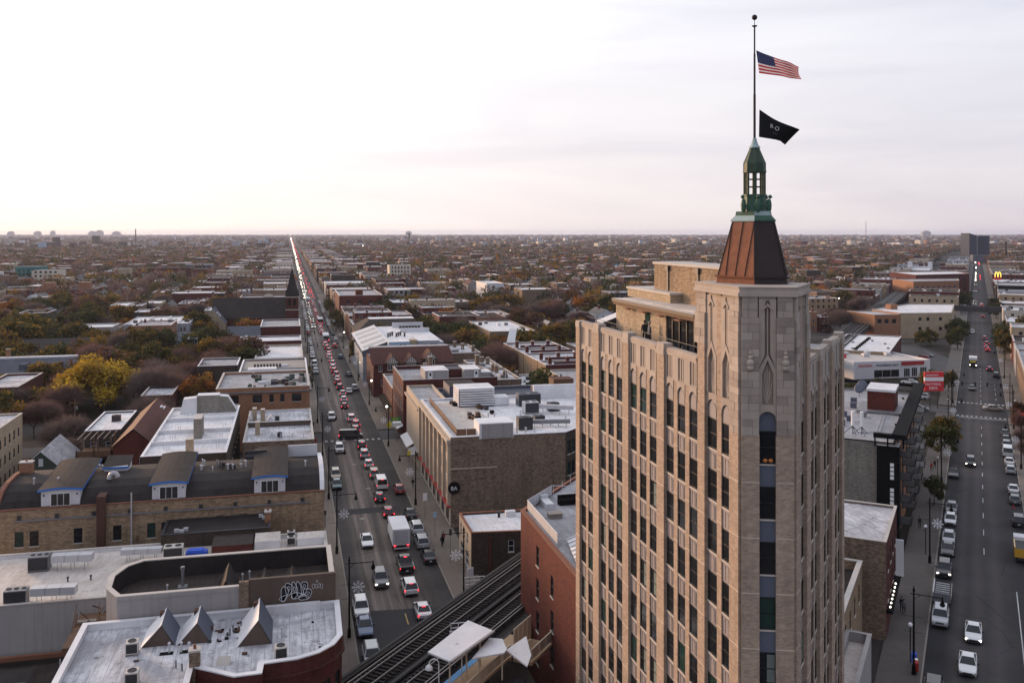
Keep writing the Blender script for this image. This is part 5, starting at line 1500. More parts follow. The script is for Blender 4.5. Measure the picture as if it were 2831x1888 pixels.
for i, (x0, y0, x1, y1, wl_) in enumerate(((-64.2, 396, -58.0, 431, 'siding_grey'), (-57.7, 398, -50.5, 432, 'brick_dark_red'), (-50.2, 397, -44.6, 430, 'render_grey'), (-44.3, 396, -39.6, 430, 'siding_grey'))):
 o = bldg('walk_up', f'white-roofed walk-up with rear porches, {ordinal(i + 1)} of the bright row behind the gables', 'house', rect(x0, y0, x1, y1), 9.2, wl_, 'roof_white_clean', .3, 'coating_white', .3, {0: rowwin(x1 - x0, 6.0, .9, 1.6, 2) + rowwin(x1 - x0, 3.0, .9, 1.6, 2)}, 'white-sash', group='bright roofed walk-ups', parts=False)
 for z in (2.6, 5.6):
  part_box(o, 'porch_deck', 'wood_grey', x0 + .3, y0 - 2.2, z, x1 - .3, y0, z + .15); part_box(o, 'porch_rail', 'wood_grey', x0 + .3, y0 - 2.25, z + .15, x1 - .3, y0 - 2.15, z + 1.0)
 for x in (x0 + .4, (x0 + x1) / 2, x1 - .4): part_box(o, 'porch_post', 'siding_white', x - .08, y0 - 2.2, 0, x + .08, y0 - 2.04, 8.8)
 part_box(o, 'roof_hatch', 'metal_dark', x0 + 2, y0 + 9, 8.9, x0 + 3.6, y0 + 10.4, 9.9); chimney(o, x1 - .7, y0 + 6, 8.9, 10.4)
for i, (x0, x1) in enumerate(((-62.6, -57.4), (-55.2, -48.9))):
 gable_house('gable_cottage', f"pale grey timber cottage with gable, {'left' if i == 0 else 'right'} of the pair", 'house', x0, 356, x1, 368, 4.6, 7.6, 'siding_white' if i == 0 else 'siding_grey', 'roof_shingle', 'y', {0: [(1.6, 2.0, 1.0, 1.3)]}, 'white-sash')
gable_house('long_dark_roof_house', 'long house with black hipped roof and red chimneys at the left', 'house', -88.0, 330, -66.0, 357, 6.0, 9.8, 'brick_dark', 'roof_black', 'x')
o = gable_house('slate_roof_house', 'long house with blue-grey slate roof and white ridge at the left edge', 'house', -90.0, 288, -61.0, 306, 6.0, 9.4, 'brick_dark', 'roof_slate', 'x')
part_box(o, 'ridge_flat', 'roof_white_clean', -90, 296.2, 9.2, -61, 297.9, 9.7); chimney(o, -80, 298, 8, 12, 1.0, 1.0, 'brick_orange')
for x in (-84, -75, -66): part_box(o, 'dormer', 'roof_slate', x, 289.5, 6.6, x + 2, 294, 8.4)
o = bldg('snowy_roof_house', 'low house with patchy white roof and orange clutter at the left edge', 'house', rect(-74, 250, -65.0, 274), 8.0, 'brick_dark_red', 'roof_white', .5, 'coping', .4)
o = gable_house('bay_window_house', 'slate-roofed house with white four-pane bay beside the dark green tree', 'house', -39.0, 340, -30.5, 366, 6.6, 10.0, 'brick_brown', 'roof_slate', 'x', {0: rowwin(8.5, 4.0, .9, 1.3, 3)})
b_ = part_box(o, 'dormer_box', 'siding_white', -34.6, 340.2, 7.0, -31.2, 346, 9.2)
for i in range(4): part_box(o, 'pane', 'window_glass', -34.4 + i * .78, 340.12, 7.4, -33.8 + i * .78, 340.2, 8.8)
o = gable_house('tan_gable_house', 'tan brick house with steep dark green gable roof and three roof lights', 'house', -37.5, 416, -27.0, 440, 7.0, 13.0, 'brick_yellow', 'roof_slate', 'y', {0: [(3.2, 5.0, 1.0, 1.6), (6.0, 5.0, 1.0, 1.6)]})
for i in range(3): part_box(o, 'roof_light', 'sign_white', -30.6 + i * .6, 419, 11.1 - i * .68, -30.3 + i * .6, 423, 11.5 - i * .68)
for i, (x0, y0, x1, y1, h_) in enumerate(((-39, 458, -32.6, 480, 9.2), (-31.5, 600, -24.6, 620, 9.5), (-86, 490, -78, 512, 10), (-69, 453, -62.5, 470, 9.5), (-82, 390, -67.5, 405, 9))):
 bldg('white_top_house', f'brick house with bright white flat roof, {ordinal(i + 1)} of those scattered left of the church', 'house', rect(x0, y0, x1, y1), h_, ('brick_tan', 'siding_grey', 'brick_tan', 'brick_dark', 'render_grey')[i], 'roof_white_clean', .4, 'coating_white', .3, {0: rowwin(x1 - x0, h_ - 3, 1.0, 1.6, 2)}, 'white-sash', parts=False, group='bright white roofs left of the church')
# -- near buildings right of the avenue
w1 = [(97.4 - 90.9, z, 1.0, 2.0) for z in (12.3, 9.0, 5.7, 2.4)] + [(97.4 - 85.6, z, 1.0, 2.0) for z in (11.2, 7.9, 4.6, 1.3)]
r1 = bldg('red_brick_hotel', 'dark red brick building with roof terrace abutting the tower', 'building', [(24.4, 77.6), (40.0, 77.6), (40.0, 116.0), (24.4, 97.4)], 15.9, 'brick_red', 'roof_silver', 0.25, 'terracotta', 0.4, {3: w1}, 'dark-sash', walls={2: 'brick_dark_red'})
g = MB()
for i in range(5):
 y = 98.6 + i * 1.9
 g.tube((25.3 + (y - 97.4) * 0.845, y, 15.7), (25.3 + (y - 97.4) * 0.845, y, 16.9), 0.03, 5)
g.tube((25.2, 86.0, 16.9), (25.2, 97.6, 16.9), 0.035, 5); g.tube((25.2, 97.6, 16.9), (29.4, 102.6, 16.9), 0.035, 5); g.tube((29.4, 102.6, 16.9), (36.0, 100.0, 16.9), 0.035, 5)
for y in (86, 89, 92, 95): g.tube((25.2, y, 15.7), (25.2, y, 16.9), 0.03, 5)
ob('terrace_rail', g, ['coating_white'], r1)
for a, b in (((25.2, 86.0), (25.2, 97.6)), ((25.2, 97.6), (29.4, 102.6))):
 g = MB(); d = Vector((b[0] - a[0], b[1] - a[1])).normalized(); g.M = fm(a[0], a[1], d.x, d.y); g.box(0, -0.01, 15.85, (Vector(b) - Vector(a)).length, 0.01, 16.8); ob('glass_panel', g, ['metal_light'], r1)
g = MB(); k = g.add([(24.9, 77.7, 16.0), (30.5, 77.7, 17.4), (30.5, 87.0, 17.4), (26.4, 87.0, 16.0)]); g.f.append((k, k + 1, k + 2, k + 3)); g.m.append(0)
sr = ob('seam_roof', g, ['coating_white'], r1)
for i in range(9):
 y = 78.2 + i * 1.05; x0 = 24.9 + (y - 77.7) * 0.16
 g = MB(); g.tube((x0, y, 16.05), (30.5, y, 17.45), 0.035, 4); ob('seam', g, ['metal_grey'], sr)
part_box(r1, 'planter', 'render_brown', 29.5, 88.2, 15.65, 34, 92.4, 16.7, 'roof_silver')
for nm, c_, bx in (('terrace_sofa', 'black_paint', (29.2, 98.8, 15.65, 31.4, 99.7, 16.3)), ('terrace_sofa', 'siding_white', (27.3, 97.6, 15.65, 28.2, 100.2, 16.3)), ('terrace_table', 'wood_grey', (26.8, 94.4, 15.65, 28.2, 95.4, 16.15)), ('terrace_sofa', 'metal_dark', (31.6, 97.2, 15.65, 32.6, 98.4, 16.4))):
 g = MB(); g.box(*bx); x0, y0, z0, x1, y1, z1 = bx; g.box(x0, y1 - 0.25, z1, x1, y1, z1 + 0.35) if nm == 'terrace_sofa' else g.box(x0 - 0.1, y0 - 0.1, z1, x1 + 0.1, y1 + 0.1, z1 + 0.06)
 tag(ob(nm, g, [c_]), f"{ {'black_paint': 'black', 'siding_white': 'white', 'wood_grey': 'grey wooden', 'metal_dark': 'small dark grey'}[c_]} {nm.split('_')[1]} on the red brick roof terrace", nm.split('_')[1])
r2 = bldg('small_corner_shop', 'small tan-fronted shop with white roof beside the railway viaduct', 'shop', [(23.7, 122.0), (30.6, 121.2), (40, 130.2), (23.7, 131.0)], 5.75, 'brick_dark', 'roof_white_clean', 0.25, 'terracotta', 0.25,
          {3: [(1.0, 3.3, 1.0, 1.6), (3.4, 3.3, 1.0, 1.6), (5.8, 3.3, 1.0, 1.6), (1.2, 0.4, 1.8, 2.0), (5.0, 0.4, 2.2, 2.0)], 0: [(5.0, 3.0, 0.8, 1.6)]}, 'white-sash', walls={3: 'stone_beige'})
part_box(r2, 'downpipe', 'brick_dark_red', 26.0, 121.45, 0.5, 26.4, 121.75, 5.2)
vent(r2, 29.0, 128.6, 5.5, 0.8, 0.2, 'metal_dark'); part_box(r2, 'roof_box', 'coating_white', 30.0, 128.4, 5.5, 31.4, 129.2, 6.3)
sg = MB(fm(24.0, 133.2, 1, 0)); sg.tube((0, 0, 8.4), (0, -0.16, 8.4), 0.9, 20); sgo = thing('round_sign', 'dark round sign with white letters at the brick wall corner', 'sign', (24.6, 142.2, 6.2))
g = MB(); g.tube((24.9, 142.25, 6.3), (24.9, 142.05, 6.3), 0.95, 20); ob('disc', g, ['black_paint'], sgo)
letters('BA', 0.85, 'sign_white', 'lettering', sgo, upright((24.35, 141.98, 6.0), (1, 0, 0)))
rb = [(24.4, 142.4), (42.9, 141.9), (45.6, 144.6), (58.0, 158.5), (58.0, 176.4), (24.4, 176.2)]
sw = []
for z in (10.9, 7.5, 4.2):
 sw += [(1.6 + i * 4.65 + j * 1.55, z, 1.25, 2.3) for i in range(7) for j in range(2)]
sw += [(1.6 + i * 4.65, 0.4, 3.0, 2.6) for i in range(7)]
r3 = bldg('stone_front_block', 'four-storey block with beige stone front and mottled brown brick side wall', 'building', rb, 14.1, 'brick_brown', 'roof_white_clean', 0.4, 'coating_white', 0.35, {5: sw, 1: [(0.7, z, 1.1, 2.2) for z in (10.4, 7.0, 3.6)] + [(2.2, z, 1.1, 2.2) for z in (10.4, 7.0, 3.6)]}, 'dark-sash', walls={5: 'stone_beige', 1: 'brick_dark'}, inner='coating_white')
for i in range(8):
 y = 142.75 + i * 4.65
 g = MB(); g.box(23.95, y, 3.4, 24.4, y + 0.75, 13.3); g.box(23.85, y - 0.08, 12.9, 24.4, y + 0.83, 13.3); ob('pilaster', g, ['stone_beige'], r3)
part_box(r3, 'cornice', 'stone_beige', 23.75, 142.3, 13.3, 24.4, 176.2, 13.75); part_box(r3, 'shop_cornice', 'paint_red', 23.9, 142.5, 3.15, 24.4, 176, 3.45)
part_box(r3, 'string_course', 'stone_beige', 24.4, 142.2, 9.1, 43.0, 142.45, 9.3)
part_box(r3, 'brick_infill', 'brick_red', 32.9, 142.3, 11.6, 33.8, 142.6, 12.6)
part_box(r3, 'parapet_block', 'coating_white', 28.9, 142.1, 13.7, 34.4, 146.5, 16.1); part_box(r3, 'parapet_face', 'render_grey', 29.3, 142.05, 13.75, 34.3, 142.1, 15.95)
for a, b in (((25.9, 145.2), (25.9, 174.6)), ((25.9, 145.2), (29.0, 145.0))):
 d = Vector((b[0] - a[0], b[1] - a[1])); L_ = d.length; d /= L_
 n = int(L_ / 1.2)
 for i in range(n):
  g = MB(fm(a[0], a[1], d.x, d.y)); g.box(L_ * i / n + 0.04, -0.04, 13.75, L_ * (i + 1) / n - 0.04, 0.04, 14.75); ob('fence_panel', g, ['wood'], r3)
part_box(r3, 'terrace_floor', 'roof_cream', 26.0, 145.4, 13.7, 33.5, 174.0, 13.78)
for i in range(16):
 x, y = (RND.uniform(29.5, 32), RND.uniform(156, 161)) if i < 7 else (RND.uniform(27, 30), RND.uniform(168, 173)) if i < 11 else (RND.uniform(33, 35.5), RND.uniform(160, 167))
 part_box(r3, 'terrace_seat', RND.choice(('wood', 'metal_dark', 'rust', 'black_paint')), x, y, 13.78, x + 0.7, y + RND.uniform(0.6, 1.4), 14.3)
lv = thing('louvre_screen', 'white louvred plant screen with dark slots on the big white roof', 'screen', (33.8, 170, 13.7))
part_box(lv, 'core', 'black_paint', 30.6, 168.4, 13.8, 36.8, 173.6, 17.0); part_box(lv, 'lid', 'coating_white', 30.3, 168.1, 17.0, 37.1, 173.9, 17.2)
for i in range(7):
 z = 14.0 + i * 0.44
 g = MB(); g.box(30.35, 168.1, z, 37.05, 168.3, z + 0.27); g.box(30.3, 168.1, z, 30.5, 173.9, z + 0.27); g.box(36.9, 168.3, z, 37.1, 173.9, z + 0.27); ob('slat', g, ['coating_white'], lv)
part_box(lv, 'side_box', 'coating_white', 37.2, 168.6, 13.8, 40.0, 171.8, 15.3, 'roof_white_clean')
ac_unit(43.5, 168.0, 13.75, 'large slate-blue rooftop unit beside the louvred screen', 0, 4.2, 2.6, 2.2, 2, 'siding_slate')
ac_unit(42.0, 160.5, 13.75, 'pale twin-fan rooftop unit on the big white roof', 0.05, 2.6, 2.0, 2.0, 2, 'metal_light')
ac_unit(37.6, 147.6, 13.75, 'dark grey rooftop unit at the near parapet of the big white roof', 0, 2.4, 1.8, 2.0, 1, 'metal_dark')
ac_unit(41.2, 152.0, 13.75, 'low dark twin-fan unit behind the near parapet', 0.1, 1.8, 1.4, 1.2, 2, 'metal_dark')
ac_unit(46.5, 161.5, 13.75, 'black rooftop unit under the long duct', 0, 2.0, 1.4, 1.5, 1, 'metal_dark')
duct(r3, [(43.4, 160.2, 14.6), (49.0, 157.2, 14.6)], 0.9, 0.7, 'metal_light', True, 13.75)
duct(r3, [(39.0, 149.0, 14.3), (45.5, 147.8, 14.3)], 0.8, 0.6, 'metal_grey', True, 13.75)
part_box(r3, 'far_screen', 'coating_white', 46.0, 173.5, 13.7, 57.6, 174.0, 16.4)
for x, y in ((35.6, 144.6), (38.4, 144.3), (36.9, 144.0), (33.5, 157), (34.5, 156.5), (39.5, 158), (46, 152)): vent(r3, x, y, 13.75, 0.9, 0.12)
r4 = bldg('beige_sliver', 'narrow beige building with rounded cornice beside the stone-fronted block', 'building', rect(24.4, 178.0, 30.0, 198.0), 13.2, 'stone_beige', 'roof_silver', 0.4, 'stone_beige', 0.3, {0: [(1.4, z, 0.7, 1.3) for z in (9.6, 6.6, 3.6)]}, 'dark-sash')
part_box(r4, 'cornice', 'stone_beige', 23.9, 177.8, 11.6, 24.4, 198, 12.0)
r5 = bldg('slate_roof_block', 'low slate-blue rendered roofs behind the big white roof', 'building', rect(30.2, 180.0, 62.0, 200.0), 12.0, 'siding_slate', 'roof_slate', 0.6, 'render_grey', 0.3)
part_box(r5, 'roof_box', 'siding_slate', 32.0, 188.0, 11.5, 38.0, 196.0, 14.4, 'roof_black'); part_box(r5, 'roof_box', 'siding_slate', 50.0, 184.0, 11.5, 54.5, 191.0, 13.6, 'roof_silver'); part_box(r5, 'timber_shed', 'wood', 56, 194, 11.5, 60.5, 198, 14.0, 'roof_rust')
r6 = bldg('dark_red_block', 'dark red brick block with roof rooms and two white doors', 'building', [(24.3, 203.0), (45.4, 202.8), (45.8, 214.0), (44.2, 225.0), (24.4, 225.0)], 13.6, 'brick_dark_red', 'roof_silver', 0.8, 'render_grey', 0.35, {4: [(2.5 + i * 3.2, z, 1.1, 1.9) for i in range(6) for z in (10.0, 6.6)]}, 'white-sash')
for x0, x1 in ((29.6, 35.0), (38.4, 42.4)):
 rm = part_box(r6, 'roof_room', 'render_grey', x0, 206.5, 12.8, x1, 214.0, 15.0, 'roof_white_clean')
 dx = x0 + 0.7 if x0 < 30 else x1 - 1.6
 g = MB(); g.box(dx, 206.42, 12.85, dx + 0.95, 206.5, 14.75); dr = ob('door', g, ['sign_white'], rm)
 g = MB(); g.box(dx + 0.25, 206.39, 13.8, dx + 0.7, 206.43, 14.5); ob('pane', g, ['window_glass'], dr)
part_box(r6, 'roof_room', 'brick_dark_red', 35.0, 209, 12.8, 38.4, 214, 14.8, 'roof_slate'); part_box(r6, 'roof_room', 'render_grey', 42.4, 208, 12.8, 45.2, 213, 14.0, 'roof_white_clean')
for x in (33, 46.5): chimney(r6, x if x < 40 else 44.6, 222, 12, 16.2, 0.9, 0.9, 'brick_brown')
r7 = bldg('red_shop', 'lower red brick shop with grey roof next to the dark red block', 'shop', rect(24.4, 226.5, 30.5, 250.0), 8.0, 'brick_red', 'roof_silver', 0.3, 'coping', 0.3, {0: [(1.5, 4.8, 0.9, 1.6), (3.6, 4.8, 0.9, 1.6)], 3: rowwin(23.5, 4.8, 1.0, 1.7, 6)}, 'white-sash')
for i, (x0, y0, x1, y1) in enumerate(((31.0, 226.5, 47.0, 244.0), (49.0, 219.6, 55.2, 238.0), (47.5, 240, 55.2, 256.0), (45.8, 271, 55.6, 292))):
 o = bldg('white_roof_flat', f"flat white-roofed brick block with chimneys, {ordinal(i + 1)} behind the dark red block", 'building', rect(x0, y0, x1, y1), 10.2, 'brick_brown', 'roof_white', 0.35, 'coping', 0.3, group='white-roofed blocks behind the dark red block')
 for k in range(3): chimney(o, RND.uniform(x0 + 1, x1 - 1), RND.uniform(y0 + 2, y1 - 1), 9.8, 11.8, 0.9, 0.6, 'brick_brown')
 vent(o, (x0 + x1) / 2, y0 + 4, 9.85, 1.6, 0.1); part_box(o, 'roof_hatch', 'metal_grey', x0 + 2, y0 + 5, 9.85, x0 + 4, y0 + 7, 10.6)
r8 = bldg('half_timbered_block', 'red-brown tiled block with three half-timbered gables and white plaster', 'building', rect(22.8, 260.0, 45.4, 284.0), 9.3, 'brick_dark_red', 'roof_silver', 0.1, 'roof_tile_red', 0.3, {0: [(1.4, 7.2, 1.0, 1.6), (8.6, 7.2, 0.9, 1.6), (14.0, 7.2, 0.9, 1.6)] + rowwin(22.6, 3.2, 1.0, 1.6, 7), 3: rowwin(24, 5.4, 1.0, 1.7, 6)}, 'white-two')
g = MB(); k = g.add([(22.3, 259.5, 9.1), (45.9, 259.5, 9.1), (45.9, 271, 12.6), (22.3, 271, 12.6), (22.3, 275, 12.6), (45.9, 275, 12.6)])
g.f += [(k, k + 1, k + 2, k + 3), (k + 3, k + 2, k + 5, k + 4)]; g.m += [0, 1]; ob('tiled_roof', g, ['roof_tile_red', 'roof_silver'], r8)
for x, z0 in ((28.0, 8.6), (33.3, 8.6), (38.7, 9.6)):
 g = MB(); k = g.add([(x - 1.9, 259.3, z0 + 0.9), (x + 1.9, 259.3, z0 + 0.9), (x, 259.3, z0 + 2.9)]); g.f.append((k, k + 1, k + 2)); g.m.append(0)
 gb = ob('gable', g, ['timber_white'], r8)
 g = MB(); k = g.add([(x - 2.2, 259.0, z0 + 0.75), (x, 259.0, z0 + 3.1), (x, 265.5, z0 + 3.1), (x - 2.2, 265.5, z0 + 0.75), (x + 2.2, 259.0, z0 + 0.75), (x + 2.2, 265.5, z0 + 0.75)]); g.f += [(k, k + 1, k + 2, k + 3), (k + 1, k + 4, k + 5, k + 2)]; g.m += [0, 0]; ob('gable_roof', g, ['roof_tile_red'], gb)
 for i in range(7):
  u = -1.5 + i * 0.5
  p = MB(); p.box(x + u - 0.06, 259.22, z0 + 0.9, x + u + 0.06, 259.3, z0 + 2.85 - abs(u) * 1.05); ob('timber', p, ['timber_dark'], gb)
 p = MB(); p.box(x - 1.9, 259.2, z0 + 0.75, x + 1.9, 259.3, z0 + 0.95); ob('timber', p, ['timber_dark'], gb)
 w = MB(); w.box(x - 1.3, 259.3, z0 - 1.1, x + 1.3, 260.1, z0 + 0.75); bw_ = ob('bay_window', w, ['timber_white'], r8)
 for i in range(4):
  q_ = MB(); q_.box(x - 1.2 + i * 0.62, 259.26, z0 - 0.9, x - 0.72 + i * 0.62, 259.31, z0 + 0.6); ob('pane', q_, ['window_glass'], bw_)
r9 = thing('skylight_block', 'white and grey building with sloping glazed skylights and light blue box', 'building', (36, 305, 0))
g = MB(); g.box(30.0, 288, 0, 47.2, 340, 11.7); g.box(22.0, 288, 0, 30.0, 340, 8.0); ob('walls', g, ['siding_grey'], r9)
g = MB(); k = g.add([(21.8, 287.8, 9.6), (30.0, 287.8, 12.4), (30.0, 340, 12.4), (21.8, 340, 9.6), (21.8, 287.8, 7.9), (30.0, 287.8, 7.9)]); g.f += [(k, k + 1, k + 2, k + 3), (k + 4, k + 5, k + 1, k)]; g.m += [0, 1]; ob('sloped_roof', g, ['metal_light', 'siding_slate'], r9)
for i in range(4):
 y = 292 + i * 12
 g = MB(); k = g.add([(22.6, y, 9.95), (29.4, y, 12.27), (29.4, y + 5.5, 12.27), (22.6, y + 5.5, 9.95)]); g.f.append((k, k + 1, k + 2, k + 3)); g.m.append(0); ob('skylight', g, ['window_glass'], r9)
g = MB(); g.q([(30, 288, 11.72), (47.2, 288, 11.72), (47.2, 340, 11.72), (30, 340, 11.72)]); ob('roof', g, ['roof_white_clean'], r9)
bx_ = part_box(r9, 'blue_box', 'siding_blue', 29.5, 283.5, 9.0, 36.0, 290, 12.6, 'roof_white_clean')
for i in range(2): part_box(r9, 'window', 'window_glass', 32.9 + i * 1.1, 283.42, 10.6, 33.7 + i * 1.1, 283.5, 11.8)
part_box(r9, 'tan_wall', 'brick_yellow', 36.4, 286.8, 8, 38.6, 290, 12.6); part_box(r9, 'grey_box', 'siding_grey', 38.8, 286.5, 8, 45.6, 300, 12.4, 'roof_white_clean')
part_box(r9, 'window', 'window_glass', 42.8, 286.42, 9.6, 44.9, 286.5, 11.4)
for i in range(7): vent(r9, 38.5 + i * 1.1, 330, 11.7, 1.0, 0.5, 'metal_dark'); vent(r9, 31.5 + i * 0.9, 305 + (i % 3) * 2, 11.7, 1.2, 0.3, 'metal_dark')
part_box(r9, 'roof_screen', 'siding_white', 37, 318, 11.7, 47, 318.4, 13.2); part_box(r9, 'roof_screen', 'siding_white', 36, 334, 11.7, 47, 334.4, 13.6)
r10 = bldg('hip_roof_block', 'orange brick corner block with dark brown hipped roof by the avenue', 'building', rect(24.2, 344, 46.0, 372), 9.0, 'brick_orange', 'roof_brown', 0.1, 'roof_brown', 0.3, {0: rowwin(21.8, 5.6, 1.0, 1.7, 6), 3: rowwin(28, 5.6, 1.0, 1.7, 7)}, 'white-sash')
g = MB(); k = g.add([(23.6, 343.4, 9.0), (46.6, 343.4, 9.0), (46.6, 372.6, 9.0), (23.6, 372.6, 9.0), (29.5, 354, 13.2), (46.6, 354, 13.2), (46.6, 362, 13.2), (29.5, 362, 13.2)])
g.f += [(k, k + 1, k + 5, k + 4), (k + 3, k, k + 4, k + 7), (k + 2, k + 3, k + 7, k + 6), (k + 4, k + 5, k + 6, k + 7)]; g.m += [0, 0, 0, 1]; ob('hip_roof', g, ['roof_brown', 'roof_white_clean'], r10)
r11 = bldg('long_brown_block', 'long brown brick block with plain side wall behind the hipped roof', 'building', rect(25.0, 402, 52.0, 425), 10.2, 'brick_dark_red', 'roof_silver', 0.4, 'coping', 0.3)
r12 = bldg('big_red_block', 'large plain red brick block with white parapet line beside the avenue', 'building', rect(24.4, 474, 46.0, 520), 14.2, 'brick_red', 'roof_silver', 0.5, 'coating_white', 0.4, {0: [(4.0, 10.0, 1.4, 1.8), (9.5, 10.0, 1.6, 2.0), (15.0, 10.0, 1.4, 1.8)]}, 'dark-sash')
part_box(r12, 'stair_house', 'brick_red', 33, 478, 13.8, 36.5, 484, 16.6)
for nm, lb, rc_, h_, wl_, rf_ in (('tan_loft_block', 'long pale tan loft block with flat roof beside the avenue', (26, 935, 66, 960), 12, 'brick_yellow', 'roof_silver'), ('red_low_block', 'low red brick block in front of the pale tan loft', (26, 846, 50, 870), 10, 'brick_red', 'roof_silver'),
                               ('grey_wide_block', 'wide pale grey block with roof boxes beside the avenue', (25, 668, 54, 700), 10, 'siding_grey', 'roof_white_clean'), ('cream_apartment_block', 'tall cream apartment block with rows of dark windows', (87.6, 836, 107, 855), 16.5, 'render_cream', 'roof_silver'),
                               ('grey_walk_up', 'pale grey walk-up with white roof near the big red block', (56.6, 550, 70, 572), 12, 'render_grey', 'roof_white_clean'), ('white_gable_wall_block', 'block with tall blank white end wall among brown trees', (126, 595, 138, 630), 12.5, 'siding_white', 'roof_white_clean')):
 L_ = rc_[2] - rc_[0]
 bldg(nm, lb, 'building', rect(*rc_), h_, wl_, rf_, 0.4, 'coping', 0.4, {0: [w for z in ((3, 6.5, 10, 13.4) if h_ > 15 else (3, 6.5, 9.6) if h_ > 11 and 'white_gable' not in nm and 'loft' not in nm else (5,)) for w in rowwin(L_, z, 1.4, 1.7, int(L_ / 3.2))]} if 'gable' not in nm else None, 'dark-sash', parts=False)
ys_ = [(242, 250.5), (251, 266.5), (267, 279), (279.5, 293.5)]
for i, (a, b) in enumerate(ys_):
 o = bldg('terrace_house', f'tan brick terrace house with white roof, {ordinal(i + 1)} of the stepped row', 'house', rect(67.6, a, 84.0, b), 10.1, 'brick_tan', 'roof_white', 0.4, 'coating_white', 0.3, {0: rowwin(16.4, 7.0, 1.0, 1.6, 4) if i == 0 else []}, 'white-sash', walls={0: 'brick_dark_red'}, group='stepped brick terrace')
 for x in (69, 74, 79): chimney(o, x, a + 0.8, 9, 12.2, 0.9, 0.7, 'brick_dark_red')
 part_box(o, 'fire_wall', 'brick_dark_red', 70, a + 0.2, 9.6, 83, a + 0.5, 10.9, 'coating_white')
sky = MB(); k = sky.add([(68.6, 293, 10.2), (71.2, 292.4, 10.2), (72.4, 294.2, 14.4), (70.2, 295.0, 14.6)]); sky.f.append((k, k + 1, k + 2, k + 3)); sky.m.append(0)
k = sky.add([(68.6, 293.1, 10.2), (71.2, 292.5, 10.2), (72.4, 294.3, 14.4), (70.2, 295.1, 14.6)]); sky.f.append((k + 3, k + 2, k + 1, k)); sky.m.append(1)
tag(ob('tilted_panel', sky, ['sign_white', 'metal_dark']), 'large tilted pale panel standing on the white terrace roof', 'panel')
for nm, lb, rc_, h_, wl_, rf_ in (('white_roof_walk_up', 'dark brick walk-up with clean white roof behind the terrace row', (70.4, 327, 87.4, 368), 10.2, 'brick_brown', 'roof_white_clean'), ('yellow_brick_block', 'yellow brick block with parapet behind the tower edge', (67.2, 205, 84, 239), 9.2, 'brick_yellow', 'roof_silver'),
                               ('pale_roof_block', 'block with broad patchy white roof beyond the green trees', (74.8, 400, 96.0, 426), 9.4, 'brick_brown', 'roof_white')):
 o = bldg(nm, lb, 'building', rect(*rc_), h_, wl_, rf_, 0.35, 'coping', 0.35, {3: rowwin(rc_[3] - rc_[1], h_ - 3.2, 1.0, 1.6, int((rc_[3] - rc_[1]) / 4)), 0: rowwin(rc_[2] - rc_[0], h_ - 3.2, 1.0, 1.6, 4)}, 'dark-sash', parts=False)
 for k in range(4): part_box(o, 'roof_box', RND.choice(('metal_grey', 'metal_dark', 'coating_white')), *(lambda x, y: (x, y, h_ - 0.35, x + 1.4, y + 1.2, h_ + 0.7))(RND.uniform(rc_[0] + 1, rc_[2] - 3), RND.uniform(rc_[1] + 1, rc_[3] - 3)))
# -- along the diagonal street
m0 = bldg('parapet_block', 'tan brick block with pale parapet wall right beside the tower', 'building', prect(-22, 62, -11.6, 111.0), 9.0, 'brick_tan', 'roof_black', 1.0, 'coping', 0.45, {1: rowwin(49, 5.4, 1.0, 2.0, 12)}, 'dark-sash')
for q in (92, 100): part_box(m0, 'roof_box', 'coating_white', -17, q, 8.0, -13.5, q + 3, 9.4, frame=DM)
m00 = bldg('terrace_block', 'low block with pale roof terrace and grey parapet at the pavement', 'building', prect(-11.5, 62, -9.2, 96.0), 7.0, 'render_grey', 'roof_cream', 0.9, 'render_grey', 0.3)
m2 = bldg('brick_corner_shop', 'red-fronted brick building with wrinkled white roof near the diagonal street', 'building', prect(-22, 112.2, -9.2, 127.6), 11.1, 'brick_brown', 'roof_white', 0.25, 'coping', 0.25, {1: rowwin(15.4, 7.0, 1.1, 1.9, 4) + rowwin(15.4, 3.6, 1.1, 1.9, 4)}, 'dark-sash', walls={1: 'brick_dark_red'})
part_box(m2, 'shop_cornice', 'black_paint', -9.2, 112.5, 3.0, -8.5, 127.4, 3.4, frame=DM); part_box(m2, 'shop_sign', 'sign_white', -8.9, 122, 4.2, -8.0, 122.2, 8.6, frame=DM)
for i in range(7):
 x, y = pq(-8.8, 112.8 + i * 1.3); g = MB(); g.ball((x, y, 3.7), 0.11, 0, 6, 4); ob('bulb', g, ['lamp_white'] if 'lamp_white' in MAT else ['sign_white'], m2)
m1 = bldg('balcony_block', 'grey brick apartment block with thick black roof rim and dark balconies', 'apartment block', prect(-34, 144.0, -10.6, 193.0), 15.6, 'brick_grey', 'roof_silver', 0.5, 'black_paint', 0.25, {0: [(1.5, z, 0.8, 1.7) for z in (12.3, 9.1, 5.9)]}, 'dark-sash', walls={1: 'brick_orange'})
part_box(m1, 'roof_rim', 'black_paint', -10.9, 142.6, 16.5, -9.0, 193.6, 17.2, frame=DM); part_box(m1, 'roof_rim', 'black_paint', -33, 192.8, 16.5, -10.9, 193.6, 17.0, frame=DM); part_box(m1, 'roof_rim', 'black_paint', -13.4, 142.6, 16.5, -10.9, 143.6, 17.1, frame=DM)
for p, q in ((-13.2, 143.0), (-11.5, 143.0), (-9.4, 143.0), (-10.8, 152), (-10.8, 165), (-10.8, 178), (-10.8, 190)): part_box(m1, 'rim_post', 'black_paint', p - 0.1, q - 0.1, 15.2, p + 0.1, q + 0.1, 16.6, frame=DM)
part_box(m1, 'stair_tower', 'black_paint', -13.0, 143.4, 0, -10.0, 146.4, 15.3, 'roof_white_clean', frame=DM)
